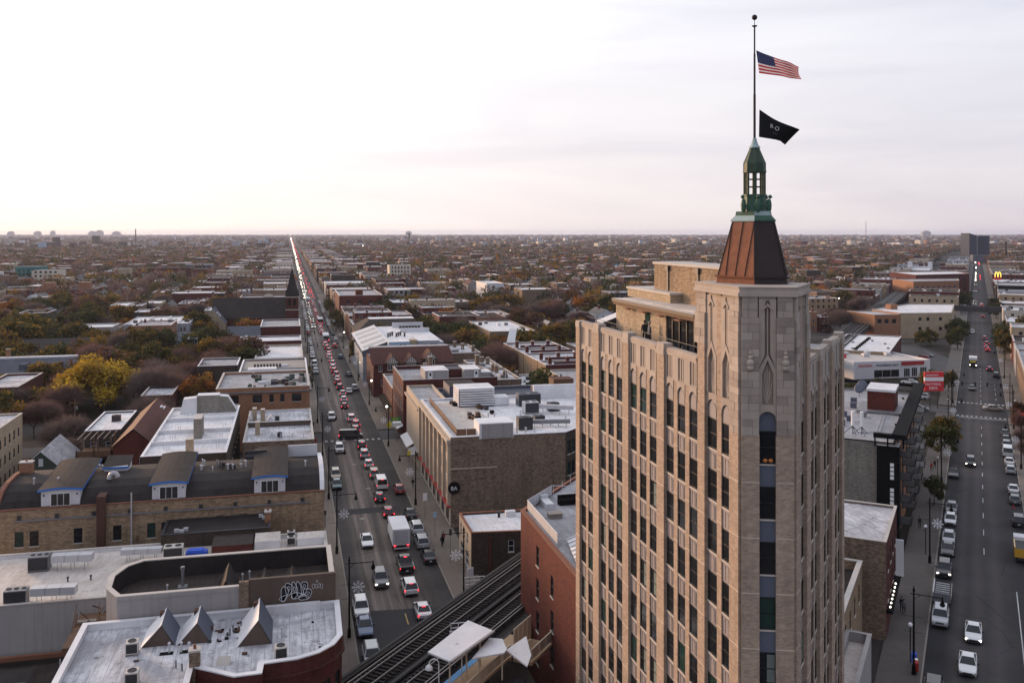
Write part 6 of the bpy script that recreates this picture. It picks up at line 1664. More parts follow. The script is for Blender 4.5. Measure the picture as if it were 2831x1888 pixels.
for j in range(3):
 for i in range(4):
  z = 12.4 - j * 3.6 - i * 0.62
  part_box(m1, 'stair_pane', 'sign_white', -11.2, 143.32, z, -10.7, 143.4, z + 0.48, frame=DM)
for fl_ in range(4):
 z = 3.0 + fl_ * 3.3
 for i in range(5):
  q = 147.5 + i * 9.4
  bal = part_box(m1, 'balcony', 'metal_dark', -10.5, q, z, -8.6, q + 4.2, z + 0.15, frame=DM)
  g = MB(DM)
  for a in range(8): g.box(-8.65, q + a * 0.6, z + 0.15, -8.6, q + a * 0.6 + 0.05, z + 1.1)
  g.box(-8.68, q, z + 1.05, -8.58, q + 4.2, z + 1.15); g.box(-8.66, q, z + 0.15, -8.62, q + 4.2, z + 0.85); ob('balustrade', g, ['metal_dark'], bal)
  g = MB(DM); g.box(-10.58, q + 0.6, z + 0.1, -10.5, q + 3.4, z + 2.5); ob('balcony_door', g, ['window_glass'], bal)
rbx = thing('roof_shed', 'dark red boxed shed with white lid on the black-rimmed roof', 'shed', pq(-14.6, 173, 15.2))
part_box(rbx, 'casing', 'paint_red' if False else 'brick_red', -17.0, 170.6, 15.4, -12.6, 177.6, 18.7, frame=DM); part_box(rbx, 'lid', 'coating_white', -17.15, 170.3, 18.7, -12.45, 177.9, 19.1, frame=DM); part_box(rbx, 'platform', 'metal_grey', -18.6, 169.0, 15.2, -11.2, 178.6, 15.5, frame=DM)
for i, (p, q) in enumerate(((-17.1, 150.7), (-15.8, 150.6))):
 a = thing('antenna_mast', f"white cylindrical antenna on a dark frame, {'left' if i == 0 else 'right'} one of the pair on the silver roof", 'antenna', pq(p, q, 15.1), 0, 'antennas on the silver roof')
 x, y = pq(p, q)
 g = MB(); g.tube((x, y, 16.4), (x, y, 18.6), 0.26, 10); ob('radome', g, ['sign_white'], a)
 g = MB(); g.tube((x, y, 15.1), (x, y, 16.4), 0.07, 6)
 for t in (0.3, 2.4, 4.5): g.tube((x, y, 16.3), (x + 1.3 * math.cos(t), y + 1.3 * math.sin(t), 15.1), 0.05, 5)
 ob('mast_frame', g, ['metal_dark'], a)
for i, q in enumerate((184.5, 189.0)):
 x, y = pq(-19.8, q)
 d = thing('satellite_dish', f"dark round satellite dish, {'nearer' if i == 0 else 'rear'} of the two on the silver roof", 'satellite dish', (x, y, 15.1), 0, 'dishes on the silver roof')
 g = MB(); g.tube((x, y, 15.1), (x, y, 16.2), 0.06, 6); ob('stand', g, ['metal_grey'], d)
 g = MB(); g.tube((x, y, 16.8), (x - 0.12, y - 0.12, 16.9), 0.95, 16, 0, 0.75); ob('dish', g, ['siding_slate'], d)
for q0, p0 in ((153.5, -14.0), (153.5, -13.5)):
 g = MB(DM); g.tube((p0, q0, 15.25), (p0 - 0.4, 168.0, 15.25), 0.07, 5); g.tube((p0, q0, 15.25), (p0 - 2.6, q0 - 2.0, 15.25), 0.07, 5); ob('roof_pipe', g, ['metal_light'], m1)
for i in range(9): part_box(m1, 'roof_unit', RND.choice(('metal_dark', 'metal_grey', 'siding_slate')), *(lambda p, q: (p, q, 15.1, p + 1.0, q + 0.9, 16.0))(RND.uniform(-22, -17), RND.uniform(152, 182)), frame=DM)
for p, q in ((-11.8, 152), (-11.8, 160), (-11.8, 168), (-11.8, 176), (-12.5, 186)): part_box(m1, 'roof_drain', 'black_paint', p, q, 15.1, p + 0.35, q + 0.35, 15.4, frame=DM)
m3 = bldg('white_clinic', 'white single-storey clinic with tall fascia and red lettering on the street corner', 'clinic', [(172, 257.0), (199.0, 256.4), (199.5, 285), (170, 286)], 5.4, 'siding_white', 'roof_cream', 0.5, 'coating_white', 0.4, {0: [(7.0, 0.3, 9.0, 2.4), (17.6, 0.3, 2.2, 2.6), (20.4, 0.3, 2.0, 2.8), (23.4, 0.3, 2.4, 2.8)]}, 'white-tri')
letters('physicians', 1.25, 'sign_red', 'lettering', m3, upright((173.3, 256.75, 3.9), (1, -0.022, 0)))
letters('immediate care', 1.25, 'metal_dark', 'lettering', m3, upright((179.6, 256.6, 3.9), (1, -0.022, 0)))
part_box(m3, 'red_sign', 'paint_red', 188.6, 256.3, 4.0, 196.8, 256.5, 5.1); part_box(m3, 'small_red_sign', 'sign_red', 172.2, 266, 5.4, 175.2, 266.2, 6.8)
for i in range(5): part_box(m3, 'roof_unit', 'metal_light', 176 + i * 4.2, 270 + (i % 2) * 5, 4.9, 178 + i * 4.2, 271.6 + (i % 2) * 5, 6.0)
px, py = pq(-10.2, 266.0)
sg = thing('pole_sign', 'tall red and white pole sign board at the clinic driveway', 'sign', (px, py, 0))
for d_ in (-1.0, 1.0):
 g = MB(); g.tube((px + d_ * 0.98, py - d_ * 0.23, 0), (px + d_ * 0.98, py - d_ * 0.23, 5.0), 0.12, 6); ob('post', g, ['metal_dark'], sg)
SGM = fm(px, py, 0.974, -0.227)
for z0, z1, mt in ((8.2, 9.6, 'sign_red'), (7.2, 8.2, 'sign_white'), (4.6, 7.2, 'sign_red')):
 g = MB(SGM); g.box(-2.5, -0.25, z0 + 0.02, 2.5, 0.25, z1 - 0.02); ob('sign_panel', g, [mt], sg)
ld = Vector((0.974, -0.227, 0))
sp_ = lambda s, z: tuple(Vector((px, py, 0)) + ld * s + Vector((-0.227, -0.974, 0)) * 0.27 + Vector((0, 0, z)))
letters('MATTRESS', 0.86, 'sign_white', 'lettering', sg, upright(sp_(-2.3, 6.1), ld)); letters('FIRM', 1.05, 'sign_white', 'lettering', sg, upright(sp_(-1.35, 5.0), ld))
letters('physicians', 0.8, 'sign_white', 'lettering', sg, upright(sp_(-2.1, 8.6), ld))
pk = MB(); pk.q([(200.5, 256.0, 0.012), (222, 260, 0.012), (250, 330, 0.012), (226, 336, 0.012), (201, 288, 0.012)]); ob('car_park', pk, ['asphalt_side'], kind='structure')
m5 = bldg('white_roof_store', 'low brick store with broad white roof dotted with dark vents', 'shop', prect(-46, 333, -26.2, 386), 6.0, 'brick_tan', 'roof_white_clean', 0.3, 'coating_white', 0.3, walls={1: 'brick_dark_red'})
for i in range(9): part_box(m5, 'roof_vent', 'black_paint', -38 + 0.1 * i, 337 + i * 4.6, 5.7, -36.9 + 0.1 * i, 338.6 + i * 4.6, 6.3, frame=DM)
for i in range(8): part_box(m5, 'roof_vent', 'metal_dark', *(lambda p, q: (p, q, 5.7, p + 0.8, q + 0.8, 6.1))(RND.uniform(-44, -28), RND.uniform(336, 383)), frame=DM)
m6 = bldg('tan_wall_block', 'three-storey block with plain tan side wall and small square windows', 'building', [(258, 351.5), (281.2, 348.3), (316, 389.6), (295, 396), (258, 372)], 11.0, 'brick_yellow', 'roof_white_clean', 0.3, 'coping', 0.3, {0: [(x, z, 1.4, 1.5) for x in (8.2, 11.8, 17.6) for z in (7.6, 3.4)]}, 'dark-sash', walls={4: 'brick_orange'})
m6b = bldg('orange_annex', 'lower orange brick annex with three wide windows beside the plain tan wall', 'building', [(246.5, 353.2), (257.8, 351.6), (257.8, 372), (246.5, 374)], 10.4, 'brick_orange', 'roof_white', 0.3, 'coping', 0.3, {0: [(x, 6.6, 1.9, 1.9) for x in (1.2, 4.4, 7.8)]}, 'dark-sash')
part_box(m6, 'roof_room', 'brick_orange', 268, 372, 10.7, 271.5, 376, 13.0)
m7 = bldg('orange_apartment_block', 'four-storey orange brick apartment block with balconies beside the tracks', 'apartment block', [(404, 537), (442, 540), (462, 566), (412, 570)], 13.4, 'brick_orange', 'roof_silver', 0.4, 'coping', 0.3, {0: [w for z in (2.2, 5.4, 8.6) for w in rowwin(38, z, 2.0, 1.7, 8)]}, 'white-two')
m8 = bldg('red_loft_block', 'dark red brick loft block behind the orange apartments', 'building', [(446, 590), (500, 600), (520, 640), (460, 640)], 15, 'brick_dark_red', 'roof_white_clean', 0.4, 'coping', 0.4, {0: [w for z in (3, 6.6, 10.4) for w in rowwin(54, z, 2.0, 1.8, 9)]}, 'dark-sash', parts=False)
vb = thing('trail_viaduct', 'long dark girder viaduct crossing over the diagonal street', 'bridge', pq(0, 530, 0))
for q in (528.5, 534.0): part_box(vb, 'girder', 'metal_dark', -13, q, 5.6, 26, q + 0.5, 8.2, frame=DM)
part_box(vb, 'deck', 'concrete', -13, 528.8, 6.6, 26, 534.3, 7.1, frame=DM)
for p in (-9, 11): part_box(vb, 'abutment', 'concrete', p - 1, 528, 0, p + 1, 534.8, 5.6, frame=DM)
for i, (p1, q0, q1, h_, wl_, rf_, lb) in enumerate(((30, 240, 262, 7.0, 'brick_dark_red', 'roof_silver', 'dark red brick shop with maroon awning at the picture edge'), (30, 276, 330, 9.5, 'brick_brown', 'roof_silver', 'grey-brown building with pale cornice at the crossing corner'), (34, 440, 470, 8.6, 'brick_brown', 'roof_white_clean', 'brown shop with white roof box beyond the street trees'),
           (30, 500, 522, 9.0, 'render_cream', 'roof_white_clean', 'cream rendered block with white roof by the viaduct'), (32, 700, 730, 11, 'brick_brown', 'roof_white', 'brick block with cluttered white roof past the mural'), (60, 1215, 1260, 12, 'brick_orange', 'roof_silver', 'long brick warehouse with dark pilasters far down the diagonal street'), (50, 780, 830, 9, 'brick_dark', 'roof_white_clean', 'low dark block with pale roof line past the mural'))):
 o = bldg('street_block', lb, 'building', prect(11.0, q0, p1, q1), h_, wl_, rf_, 0.4, 'coping', 0.4, {3: rowwin(q1 - q0, h_ - 3.5, 1.3, 1.9, int((q1 - q0) / 4)), 0: rowwin(p1 - 11, h_ - 3.5, 1.3, 1.9, 3)}, 'dark-sash', parts=False, group='blocks along the right of the diagonal street')
 for k in range(5): part_box(o, 'roof_box', RND.choice(('coating_white', 'metal_grey', 'metal_dark')), *(lambda p, q: (p, q, h_ - 0.4, p + 2, q + 2, h_ + 1.0))(RND.uniform(12, p1 - 3), RND.uniform(q0 + 1, q1 - 3)), frame=DM)
aw = MB(DM); k = aw.add([(11.0, 240, 3.6), (11.0, 262, 3.6), (8.6, 262, 2.8), (8.6, 240, 2.8)]); aw.f.append((k, k + 1, k + 2, k + 3)); aw.m.append(0); tag(ob('awning', aw, ['paint_red']), 'maroon sloping awning over the pavement at the picture edge', 'awning')
mu = bldg('mural_block', 'dark building whose side wall carries a bright multicoloured mural', 'building', prect(11.0, 654.0, 40, 696), 13, 'black_paint', 'roof_silver', 0.4, 'coping', 0.4)
cols = ['tarp_blue', 'sign_red', 'sign_white', 'trim_blue', 'terracotta', 'patina', 'siding_blue', 'sign_yellow']
plain('mural_violet', (0.22, 0.05, 0.34), 0.7); plain('mural_orange', (0.55, 0.2, 0.05), 0.7); plain('mural_teal', (0.02, 0.15, 0.15), 0.7)
cols += ['mural_violet', 'mural_orange', 'mural_teal', 'mural_violet']
part_box(mu, 'mural_panel', 'tarp_blue', 11.3, 653.85, 0.5, 32, 654.0, 9.5, frame=DM)
for i in range(34):
 p, z, r_ = RND.uniform(12.5, 30.5), RND.uniform(1.2, 8.2), RND.uniform(0.6, 1.7)
 n = RND.choice((5, 7, 9, 12)); t0 = RND.random() * 6
 g = MB(DM); g.q([(p + r_ * RND.uniform(0.7, 1.2) * math.cos(t0 + 2 * math.pi * k / n), 653.84 - 0.003 * i, max(0.3, z + r_ * RND.uniform(0.7, 1.1) * math.sin(t0 + 2 * math.pi * k / n))) for k in range(n)])
 ob('mural_shape', g, [RND.choice(cols)], mu)
ax_, ay_ = pq(11.2, 640.0)
mc = thing('arch_sign', 'tall pole sign with a yellow double arch over a red panel', 'sign', (ax_, ay_, 0))
g = MB(); g.tube((ax_, ay_, 0), (ax_, ay_, 17.5), 0.3, 6); ob('post', g, ['metal_grey'], mc)
SGM = fm(ax_, ay_, 0.9, -0.43)
g = MB(SGM); g.box(-2.0, -0.3, 17.0, 2.0, 0.3, 18.6); ob('sign_panel', g, ['sign_red'], mc)
for sx in (-0.85, 0.85):
 g = MB(SGM)
 for i in range(10):
  t0, t1 = math.pi * i / 10, math.pi * (i + 1) / 10
  g.tube((sx - 0.8 * math.cos(t0), -0.32, 18.7 + 3.2 * math.sin(t0)), (sx - 0.8 * math.cos(t1), -0.32, 18.7 + 3.2 * math.sin(t1)), 0.26, 6)
 ob('arch', g, ['lamp_yellow'], mc)
tx, ty = pq(-14, 1640)
for i, (r0_, r1_, h_, lb) in enumerate(((-4, 7.5, 45, 'dark blue slab tower with slanted top, left of the far pair'), (12, 28, 41, 'dark blue slab tower, right of the far pair'))):
 t = thing('slab_tower', lb, 'tower', (tx + r0_, ty, 0), 0, 'far blue towers')
 o = RV * ((r0_ + r1_) / 2) ; c_ = Vector((tx, ty, 0)) + o; w = (r1_ - r0_) / 2
 M_ = fm(c_.x, c_.y, RV.x, RV.y)
 g = MB(M_); k = g.add([(-w, -14, 0), (w, -14, 0), (w, 14, 0), (-w, 14, 0), (-w, -14, h_), (w, -14, h_ - 4 * (1 - i)), (w, 14, h_ - 4 * (1 - i)), (-w, 14, h_)])
 for f in ((4, 5, 6, 7), (0, 1, 5, 4), (1, 2, 6, 5), (2, 3, 7, 6), (3, 0, 4, 7)): g.f.append(tuple(k + a for a in f)); g.m.append(0)
 ob('walls', g, ['window_glass_navy'], t)
 for j in range(int(h_ / 4)):
  g = MB(M_); g.box(-w - 0.1, -14.25, 3 + j * 4 - 0.35, w + 0.1, -14.0, 3 + j * 4); ob('floor_band', g, ['siding_slate'], t)
c_ = Vector((tx, ty, 0)) + RV * 9.8
t = thing('tower_podium', 'pale podium with glass base between the far blue towers', 'podium', tuple(c_))
g = MB(fm(c_.x, c_.y, RV.x, RV.y)); g.box(-2.2, -10, 0, 2.1, 10, 40); g.box(-13, -24, 0, 24, -15, 11, 1, 0); ob('walls', g, ['siding_grey', 'siding_slate'], t)
cx_, cy_ = pq(38, 1560)
cm = thing('factory_chimney', 'single tall dark factory chimney beside the blue towers', 'chimney', (cx_, cy_, 0)); g = MB(); g.tube((cx_, cy_, 0), (cx_, cy_, 33), 2.0, 10, 0, 1.5); ob('shaft', g, ['brick_dark'], cm)
mx_, my_ = 21.2 * 170, 3900
c_ = Vector((math.sin(YAW), math.cos(YAW), 0)) * 1950 + RV * (1950 * (2394 - 1415.5) / 2560)
rm = thing('radio_mast', 'thin red and white lattice radio mast rising above the horizon', 'mast', tuple(c_))
for i in range(6):
 g = MB(); g.tube((c_.x, c_.y, i * 11.6), (c_.x, c_.y, (i + 1) * 11.6), 0.5, 4); ob('mast_section', g, ['rust' if i % 2 == 0 else 'render_grey'], rm)
RD = random.Random(3)
for sd_, q, qe in ((0, 575.0, 640.0), (0, 835.0, 1480.0), (1, 336.0, 430.0), (1, 545.0, 640.0), (1, 735.0, 778.0), (1, 840.0, 1200.0), (2, 575, 1480)):
 n = 0
 while q < qe:
  w = RD.uniform(12, 30)
  if q + w > qe: break
  h_ = RD.uniform(6.5, 12.5)
  pr = (-38 + RD.uniform(0, 8), -9.6) if sd_ == 0 else (11.0, 11 + RD.uniform(16, 30)) if sd_ == 1 else (-80 + RD.uniform(0, 8), -56)
  n += 1
  wl_, rf_ = RD.choice(('brick_brown', 'brick_red', 'brick_dark_red', 'brick_tan', 'brick_yellow', 'render_grey', 'siding_grey')), RD.choice(('roof_white_clean', 'roof_silver', 'roof_white', 'roof_brown'))
  o = bldg('street_block', f"{ {'brick_brown': 'brown brick', 'brick_red': 'red brick', 'brick_dark_red': 'dark red brick', 'brick_tan': 'tan brick', 'brick_yellow': 'yellow brick', 'render_grey': 'grey rendered', 'siding_grey': 'pale grey'}[wl_]} block {('left', 'right', 'behind the tracks left')[sd_]} of the diagonal street, {ordinal(n)} past {'the viaduct' if q < 830 and q > 500 else 'the crossing' if q < 500 else 'the mural'}", 'building', prect(pr[0], q, pr[1], q + w - .5), h_, wl_, rf_, .4, 'coping', .4,
                 {0: [x for z in (h_ - 3.2, h_ - 6.4) for x in rowwin(pr[1] - pr[0], z, 1.2, 1.7, int((pr[1] - pr[0]) / 4))], (1 if sd_ != 1 else 3): rowwin(w, h_ - 3.2, 1.2, 1.7, int(w / 4))}, 'dark-sash', parts=False, group='filler blocks along the diagonal street')
  for k in range(3): part_box(o, 'roof_box', RD.choice(('coating_white', 'metal_grey', 'metal_dark', 'brick_brown')), *(lambda p, qq: (p, qq, h_ - .4, p + 1.6, qq + 1.5, h_ + .9))(RD.uniform(pr[0] + 1, pr[1] - 3), RD.uniform(q + 1, q + w - 3)), frame=DM)
  q += w
ws = thing('far_station', 'white elevated station with two square towers straddling the tracks', 'station', pq(-50, 965, 0))
part_box(ws, 'platform_roof', 'coating_white', -62, 950, 10.0, -40, 985, 11.0, frame=DM)
for p in (-61, -43): part_box(ws, 'stair_tower', 'siding_white', p, 985, 0, p + 4, 990, 17.5, frame=DM)
part_box(ws, 'cross_wall', 'siding_white', -57, 986, 9.0, -43, 989, 13.0, frame=DM)
# -- elevated railway and station
plain('tie_wood', (0.026, 0.021, 0.019), 0.9, 0.3, 2.0); plain('rail_steel', (0.22, 0.20, 0.19), 0.4, 0.15, metal=0.5); plain('girder_paint', (0.022, 0.019, 0.018), 0.7, 0.3, 1.0, streak=0.3)
plain('platform_tan', (0.42, 0.30, 0.19), 0.8, 0.12); plain('platform_blue', (0.04, 0.28, 0.62), 0.5, 0.08); plain('rail_cream', (0.55, 0.47, 0.36), 0.6, 0.08)
vi = thing('elevated_railway', 'elevated twin-track railway on a dark steel viaduct crossing the avenue', 'railway', pq(-46.6, 80, 0))
TRK = (-48.7, -44.5)
part_box(vi, 'deck', 'girder_paint', -51.2, 58, 5.2, -42.0, 1100, 5.55, frame=DM)
for p in (-51.4, -46.85, -42.1):
 part_box(vi, 'girder', 'girder_paint', p, 58, 4.1, p + 0.35, 1100, 5.9, frame=DM)
tm = MB(); tm.box(-1.35, -0.12, 0, 1.35, 0.12, 0.18); TIE = tm.mesh('tie', ['tie_wood'])
for t_ in TRK:
 for i in range(110):
  x, y = pq(t_ + RND.uniform(-0.06, 0.06), 62.5 + i * 0.62); ob('tie', TIE, parent=vi, loc=(x, y, 5.75), rz=-TH + RND.uniform(-0.02, 0.02))
 g = MB(DM)
 for i in range(260):
  q = 236 + i * 1.24
  g.box(t_ - 1.3, q, 5.75, t_ + 1.3, q + 0.5, 5.93)
 ob('far_ties', g, ['tie_wood'], vi)['kind'] = 'stuff'
 for d_ in (-0.72, 0.72):
  part_box(vi, 'rail', 'rail_steel', t_ + d_ - 0.045, 58, 5.93, t_ + d_ + 0.045, 1100, 6.1, frame=DM)
 part_box(vi, 'third_rail', 'rail_steel', t_ - 1.22 if t_ < -46 else t_ + 1.12, 58, 6.0, t_ - 1.12 if t_ < -46 else t_ + 1.22, 560, 6.16, frame=DM)
for p in (-50.9, -46.7, -42.4): part_box(vi, 'walkway', 'tie_wood', p - 0.28, 58, 5.75, p + 0.28, 560, 5.83, frame=DM)
for q in (66, 74.5, 96, 108, 330, 350, 370, 392, 414, 436, 458):
 for p in (-50.8, -42.4):
  x, y = pq(p, q); g = MB(); g.box(x - 0.25, y - 0.25, 0, x + 0.25, y + 0.25, 4.2); ob('column', g, ['girder_paint'], vi)
st_ = thing('station_platform', 'railway platform with blue edge strip, cream railings and stairs over the avenue', 'platform', pq(-39.5, 70, 0))
part_box(st_, 'platform_floor', 'platform_tan', -40.9, 40, 6.6, -38.6, 76.5, 6.85, frame=DM); part_box(st_, 'edge_strip', 'platform_blue', -41.5, 40, 6.6, -40.9, 74.5, 6.87, frame=DM)
part_box(st_, 'landing', 'platform_tan', -40.9, 76.5, 6.4, -36.4, 81.0, 6.7, frame=DM)
for q0, q1, p in ((58, 76.5, -38.6), (76.5, 81, -36.4)):
 n = int((q1 - q0) / 1.5)
 for i in range(n):
  a = q0 + (q1 - q0) * i / n; b = q0 + (q1 - q0) * (i + 1) / n
  part_box(st_, 'railing_panel', 'rail_cream', p - 0.03, a + 0.06, 7.0, p + 0.03, b - 0.06, 7.8, frame=DM)
 part_box(st_, 'handrail', 'rail_cream', p - 0.06, q0, 7.85, p + 0.06, q1, 7.95, frame=DM)
for i in range(3): part_box(st_, 'railing_panel', 'rail_cream', -38.5 + i * 0.72, 76.44, 7.0, -37.86 + i * 0.72, 76.5, 7.8, frame=DM)
for i in range(4): part_box(st_, 'screen_panel', 'rail_cream', -38.7, 77.3 + i * 0.95, 6.85, -38.62, 78.15 + i * 0.95, 9.0, frame=DM)
cn = thing('station_canopy', 'white gently sloping station canopy roof over the platform', 'canopy', (14.6, 80.6, 6.85))
def plate(root, name, mat, pts, th=0.14):
 g = MB(); g.q(pts); g.q([(p[0], p[1], p[2] - th) for p in reversed(pts)])
 for i in range(len(pts)):
  a, b = pts[i], pts[(i + 1) % len(pts)]
  g.q([(a[0], a[1], a[2] - th), (b[0], b[1], b[2] - th), b, a])
 return ob(name, g, [mat], root)
plate(cn, 'roof_panel', 'coating_white', [(11.6, 79.3, 9.9), (13.1, 76.7, 10.1), (17.9, 81.7, 10.1), (16.2, 84.9, 9.9)])
plate(cn, 'ridge_trim', 'render_grey', [(13.1, 76.7, 10.16), (13.22, 76.5, 10.16), (18.02, 81.5, 10.16), (17.9, 81.7, 10.16)])
for x, y in ((13.4, 78.6), (15.2, 80.4), (16.8, 82.2)):
 g = MB(); g.tube((x, y, 6.85), (x, y, 9.95), 0.07, 6); ob('post', g, ['rail_cream'], cn)
cn2 = thing('stair_canopy', 'smaller white stair canopy with rounded edge behind the platform roof', 'canopy', (17.0, 79.8, 6.85))
plate(cn2, 'roof_panel', 'coating_white', [(15.3, 78.3, 9.4), (18.2, 78.7, 9.4), (18.6, 79.3, 9.4), (18.7, 81.4, 9.4), (17.6, 81.9, 9.4)])
for x, y in ((16.0, 78.9), (18.2, 79.4)):
 g = MB(); g.tube((x, y, 6.7), (x, y, 9.3), 0.07, 6); ob('post', g, ['rail_cream'], cn2)
cn3 = thing('far_stair_canopy', 'small white canopy between the platform and the red brick wall', 'canopy', (19.6, 80.6, 5))
plate(cn3, 'roof_panel', 'coating_white', [(18.9, 80.9, 8.6), (20.2, 78.3, 8.2), (20.9, 79.6, 8.5), (21.2, 82.6, 8.9)])
for x, y in ((19.4, 80.6), (20.6, 80.4)):
 g = MB(); g.tube((x, y, 4.0), (x, y, 8.4), 0.08, 6); ob('post', g, ['metal_dark'], cn3)
part_box(cn3, 'stair_wall', 'metal_dark', 19.2, 78.6, 2.0, 20.8, 82.0, 5.4)
for i, (p, q) in enumerate(((-40.7, 67.2), (-40.4, 70.6))):
 x, y = pq(p, q)
 t = thing('platform_lamp', f"white gooseneck platform lamp, {'nearest the picture edge' if i == 0 else 'next to the canopy'}", 'lamp', (x, y, 6.85), 0, 'platform lamps')
 g = MB(); g.tube((x, y, 6.85), (x, y, 9.6), 0.05, 6)
 for k in range(7):
  a, b = math.pi * k / 7, math.pi * (k + 1) / 7
  g.tube((x - 0.42 + 0.42 * math.cos(a), y, 9.6 + 0.42 * math.sin(a)), (x - 0.42 + 0.42 * math.cos(b), y, 9.6 + 0.42 * math.sin(b)), 0.045, 5)
 ob('pole', g, ['coating_white'], t)
 g = MB(); g.lathe((x - 0.84, y), [(0.34, 9.2), (0.28, 9.42), (0.08, 9.6)], 10); ob('shade', g, ['coating_white'], t)
for i, (x0, y0, x1, y1, z, nm, lb) in enumerate(((21.6, 112.6, 24.6, 117.6, 0.15, 'stair_railing', 'white tubular stair railing at the pavement under the viaduct'), (15.3, 89.6, 17.2, 91.4, 5.6, 'track_gate', 'white tubular gate with work lights beside the near track'))):
 t = thing(nm, lb, 'railing', (x0, y0, z))
 P = [(x0, y0), (x1, y0 + 0.3), (x1, y1), (x0 + 0.4, y1)]
 for a, b in zip(P[:-1], P[1:]):
  g = MB()
  for h_ in (0.45, 0.9, 1.35): g.tube((a[0], a[1], z + h_), (b[0], b[1], z + h_), 0.05, 5)
  for u in (0, 0.5, 1): g.tube((a[0] + (b[0] - a[0]) * u, a[1] + (b[1] - a[1]) * u, z), (a[0] + (b[0] - a[0]) * u, a[1] + (b[1] - a[1]) * u, z + 1.4), 0.05, 5)
  ob('rail_panel', g, ['coating_white'], t)
tf = thing('timber_hoarding', 'yellow plywood hoarding with braces where the tracks pass the brown wall', 'hoarding', (30.5, 117.5, 5.5))
for i in range(3): part_box(tf, 'plywood', 'sign_yellow' if False else 'brick_yellow', 29.6 + i * 1.0, 117.6, 5.6, 30.55 + i * 1.0, 117.75, 7.6)
for i in range(3):
 g = MB(); g.tube((29.7 + i * 1.2, 117.5, 5.6), (30.7 + i * 1.2, 117.5, 7.6), 0.06, 4); ob('brace', g, ['wood'], tf)
# -- vehicles
def paint(name, c, metal=0.2):
 m, t, b = _base(name)
 b.inputs['Base Color'].default_value = c + (1,)
 b.inputs['Roughness'].default_value = 0.32
 b.inputs['Metallic'].default_value = metal
 b.inputs['Coat Weight'].default_value = 0.5
 b.inputs['Coat Roughness'].default_value = 0.12
 return m
PAINT = {n: paint('car_' + n, c) for n, c in (('white', (0.66, 0.66, 0.66)), ('silver', (0.40, 0.41, 0.43)), ('grey', (0.13, 0.135, 0.145)), ('black', (0.014, 0.014, 0.016)), ('red', (0.30, 0.018, 0.022)),
                                             ('blue', (0.05, 0.09, 0.19)), ('teal', (0.04, 0.10, 0.12)), ('maroon', (0.13, 0.014, 0.018)), ('tan', (0.36, 0.31, 0.24)), ('yellow', (0.55, 0.30, 0.03)))}
plain('tyre', (0.016, 0.016, 0.016), 0.85, 0.1); plain('rim_metal', (0.32, 0.32, 0.33), 0.4, 0.1, metal=0.5); glass('car_glass', (0.01, 0.012, 0.015), 0.08, 0.45)
plain('lens_off', (0.45, 0.44, 0.42), 0.25, 0.05); plain('lens_red_off', (0.25, 0.02, 0.02), 0.3, 0.05); plain('bumper_dark', (0.025, 0.025, 0.026), 0.6, 0.1)
def hull(st, mid=0.55, tuck=0.93):
 """body shell lofted through stations (y, half width, z bottom, z top)"""
 g = MB()
 prev = None
 for y, w, zb, zt in st:
  zm = zb + (zt - zb) * mid
  k = g.add([(-w * 0.94, y, zb), (-w, y, zm), (-w * tuck, y, zt), (w * tuck, y, zt), (w, y, zm), (w * 0.94, y, zb)])
  if prev is not None:
   for i in range(6):
    j = (i + 1) % 6
    g.f.append((prev + i, k + i, k + j, prev + j)); g.m.append(0)
  else:
   g.f.append(tuple(k + i for i in range(6))); g.m.append(0)
  prev = k
 g.f.append(tuple(prev + i for i in reversed(range(6)))); g.m.append(0)
 return g
CARS = {
 'sedan': dict(L=4.75, st=[(2.37, .66, .36, .60), (2.2, .83, .24, .72), (1.7, .89, .2, .80), (.95, .9, .2, .92), (-.9, .9, .2, .95), (-1.55, .89, .2, .97), (-2.2, .85, .24, .95), (-2.37, .74, .36, .82)],
                  cab=(1.05, .25, -1.0, -1.72, .93, 1.44, .80, .60), ax=(1.42, -1.38)),
 'suv': dict(L=4.7, st=[(2.35, .72, .4, .70), (2.2, .87, .28, .92), (1.6, .92, .25, 1.0), (1.05, .93, .25, 1.06), (-2.0, .93, .25, 1.06), (-2.25, .9, .28, 1.04), (-2.35, .84, .4, .95)],
    cab=(1.1, .45, -1.9, -2.28, 1.04, 1.70, .84, .68), ax=(1.42, -1.38)),
 'hatch': dict(L=4.1, st=[(2.05, .66, .36, .62), (1.9, .82, .24, .76), (1.4, .87, .2, .85), (.9, .88, .2, .95), (-1.7, .88, .2, .98), (-1.95, .85, .24, .96), (-2.05, .78, .36, .86)],
                  cab=(1.05, .3, -1.4, -1.98, .94, 1.50, .79, .62), ax=(1.25, -1.25)),
 'van': dict(L=5.4, st=[(2.7, .80, .4, .80), (2.5, .94, .3, 1.0), (1.9, 1.0, .28, 1.15), (-2.5, 1.0, .28, 1.2), (-2.7, .97, .4, 1.18)],
    cab=(1.95, 1.25, -2.5, -2.68, 1.15, 2.1, .94, .82), ax=(1.75, -1.55)),
 'pickup': dict(L=5.6, st=[(2.8, .78, .45, .82), (2.65, .93, .34, 1.02), (1.9, .98, .3, 1.1), (1.2, .98, .3, 1.14), (-.75, .98, .3, 1.14), (-.8, .98, .3, 1.12), (-2.7, .97, .34, 1.12), (-2.8, .93, .45, 1.08)],
                   cab=(1.25, .7, -.45, -.8, 1.12, 1.80, .86, .70), ax=(1.75, -1.75)),
}
